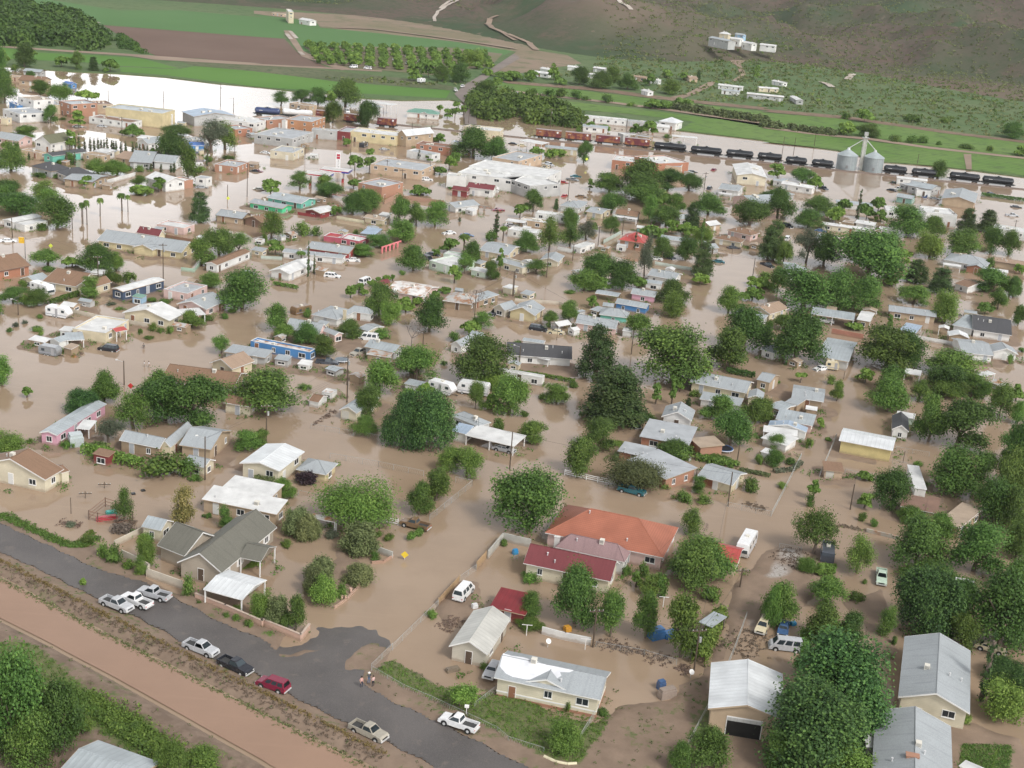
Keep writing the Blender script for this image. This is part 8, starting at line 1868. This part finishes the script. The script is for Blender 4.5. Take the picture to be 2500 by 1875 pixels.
for (lab, L, N, c0, px), (L_2, ex, ey, a, b) in [(q, min(CLEAR, key=lambda z: (z[0] - q[1]).length)) for q in list(BINFO)]:
    s_ = mpp(L)
    if not 5.5 < s_ < 13.5 or _ns > 85 or _rs.random() < .35: continue
    for side in range(2):
        rel, off = ((a + _rs.uniform(2.5, 6), b * _rs.random()), 'right of') if _rs.random() < .5 else ((a * _rs.random(), b + _rs.uniform(2.5, 6)), 'behind')
        c = L_2 + ex * rel[0] + ey * rel[1]
        if overlaps(c, 2.6): continue
        nm_, wk, rk = _rs.choice(SHEDC); w_, d_ = _rs.uniform(2.2, 4.2), _rs.uniform(2.0, 3.2); Ls = c - ex * w_ / 2 - ey * d_ / 2; Ns = Ls + ex * w_
        root = empty('shed', (Ns.x, Ns.y, 0)); block(root, Vector((Ns.x, Ns.y, 0)), _rs.choice(('g1', 's', 'g2')), Ls, Ns, float(d_), 1.7, .45, wk, rk, 'c', _rs, True, False); CLEAR.append((Ls, ex, ey, w_, d_)); _ns += 1
        tag(root, ' '.join(f'tiny {nm_} shed {off} {lab}'.split()[:16]), 'shed'); break
finish_auto()
# weeds, puddled mud and flotsam around the houses
rng = np.random.RandomState(401); A_ = []; B_ = []
for (L, ex, ey, a, b) in CLEAR:
    s_ = mpp(L)
    if s_ < 5: continue
    for k in range(int(6 if s_ > 8 else 5)):
        side = rng.randint(4); u = rng.rand(); off = 0.4 + abs(rng.normal(0, 1.1))
        x, y = ((u * a, -off), (a + off, u * b), (u * a, b + off), (-off, u * b))[side]; c = L + ex * float(x) + ey * float(y)
        (A_ if rng.rand() < .62 else B_).append((c.x, c.y, .02))
A_ = np.array(A_); B_ = np.array(B_)
scatter_mesh('yard_weeds', np.concatenate([A_ + rng.normal(0, .7, A_.shape) * [1, 1, 0] for _ in range(3)]), rng.uniform(.3, 1.1, len(A_) * 3), rng.uniform(.3, 1.2, len(A_) * 3), 16, .2, LM['mid'], 402)
scatter_mesh('yard_weeds', np.concatenate([B_ + rng.normal(0, .9, B_.shape) * [1, 1, 0] for _ in range(2)]), .5, .35, 10, .18, LM['olive'], 403)
scatter_mesh('flood_debris', np.concatenate([B_ + rng.normal(0, 1.6, B_.shape) * [1, 1, 0] for _ in range(2)]), .35, .1, 6, .22, LM['dead'], 404) if False else None
# ------------------------------------------------------------------ labels that say which tree stands where
REL = ('left of', 'right of', 'behind', 'in front of')
def describe():
    cam2 = Vector((0, 0, 0)); groups = {}
    for e, k, wd, ht, src in TREES:
        p = Vector((e.location.x, e.location.y, 0)); best = None
        for (lab, L, N, c, px) in BINFO:
            d = (c - p).length
            if best is None or d < best[0]: best = (d, lab, c, (N - L).length)
        d, lab, c, w_ = best; f_ = c.normalized(); rgt = Vector((f_.y, -f_.x, 0)); v = p - c; a, b2 = v.dot(rgt), v.dot(f_)
        rel = (REL[1] if a > 0 else REL[0]) if abs(a) > abs(b2) else (REL[2] if b2 > 0 else REL[3])
        ad, nm = (TK[k][9], TK[k][10].replace('_', ' ')) if k in TK else (('shaggy', 'palm') if k == 'P' else ('leafless grey', 'tree'))
        if nm == 'pine tree': nm = 'tree'
        groups.setdefault((ad, nm, rel, lab), []).append((d, wd, e))
    for (ad, nm, rel, lab), ls in groups.items():
        ls.sort(key=lambda q: q[0]); n = len(ls)
        for i, (d, wd, e) in enumerate(ls):
            pre = '' if n == 1 else (('nearer ', 'farther ')[i] if n == 2 else ('nearest ', 'second ', 'third ', 'fourth ', 'fifth ', 'sixth ', 'seventh ', 'eighth ')[min(i, 7)])
            lb = f'{pre}{ad} {nm} {rel} {lab}'; ws = lb.split()
            if len(ws) > 16: lb = ' '.join(ws[:16])
            tag(e, lb)
describe()
_seen = {}
for o in THINGS: _seen.setdefault(o['label'], []).append(o)
for l, v in _seen.items():
    if len(v) > 1 and not v[0].get('group'): print('DUPLABEL', l, len(v))
    if not 4 <= len(l.split()) <= 16: print('WORDS', l)
print('THINGS', len(THINGS), 'objects', len(bpy.data.objects))
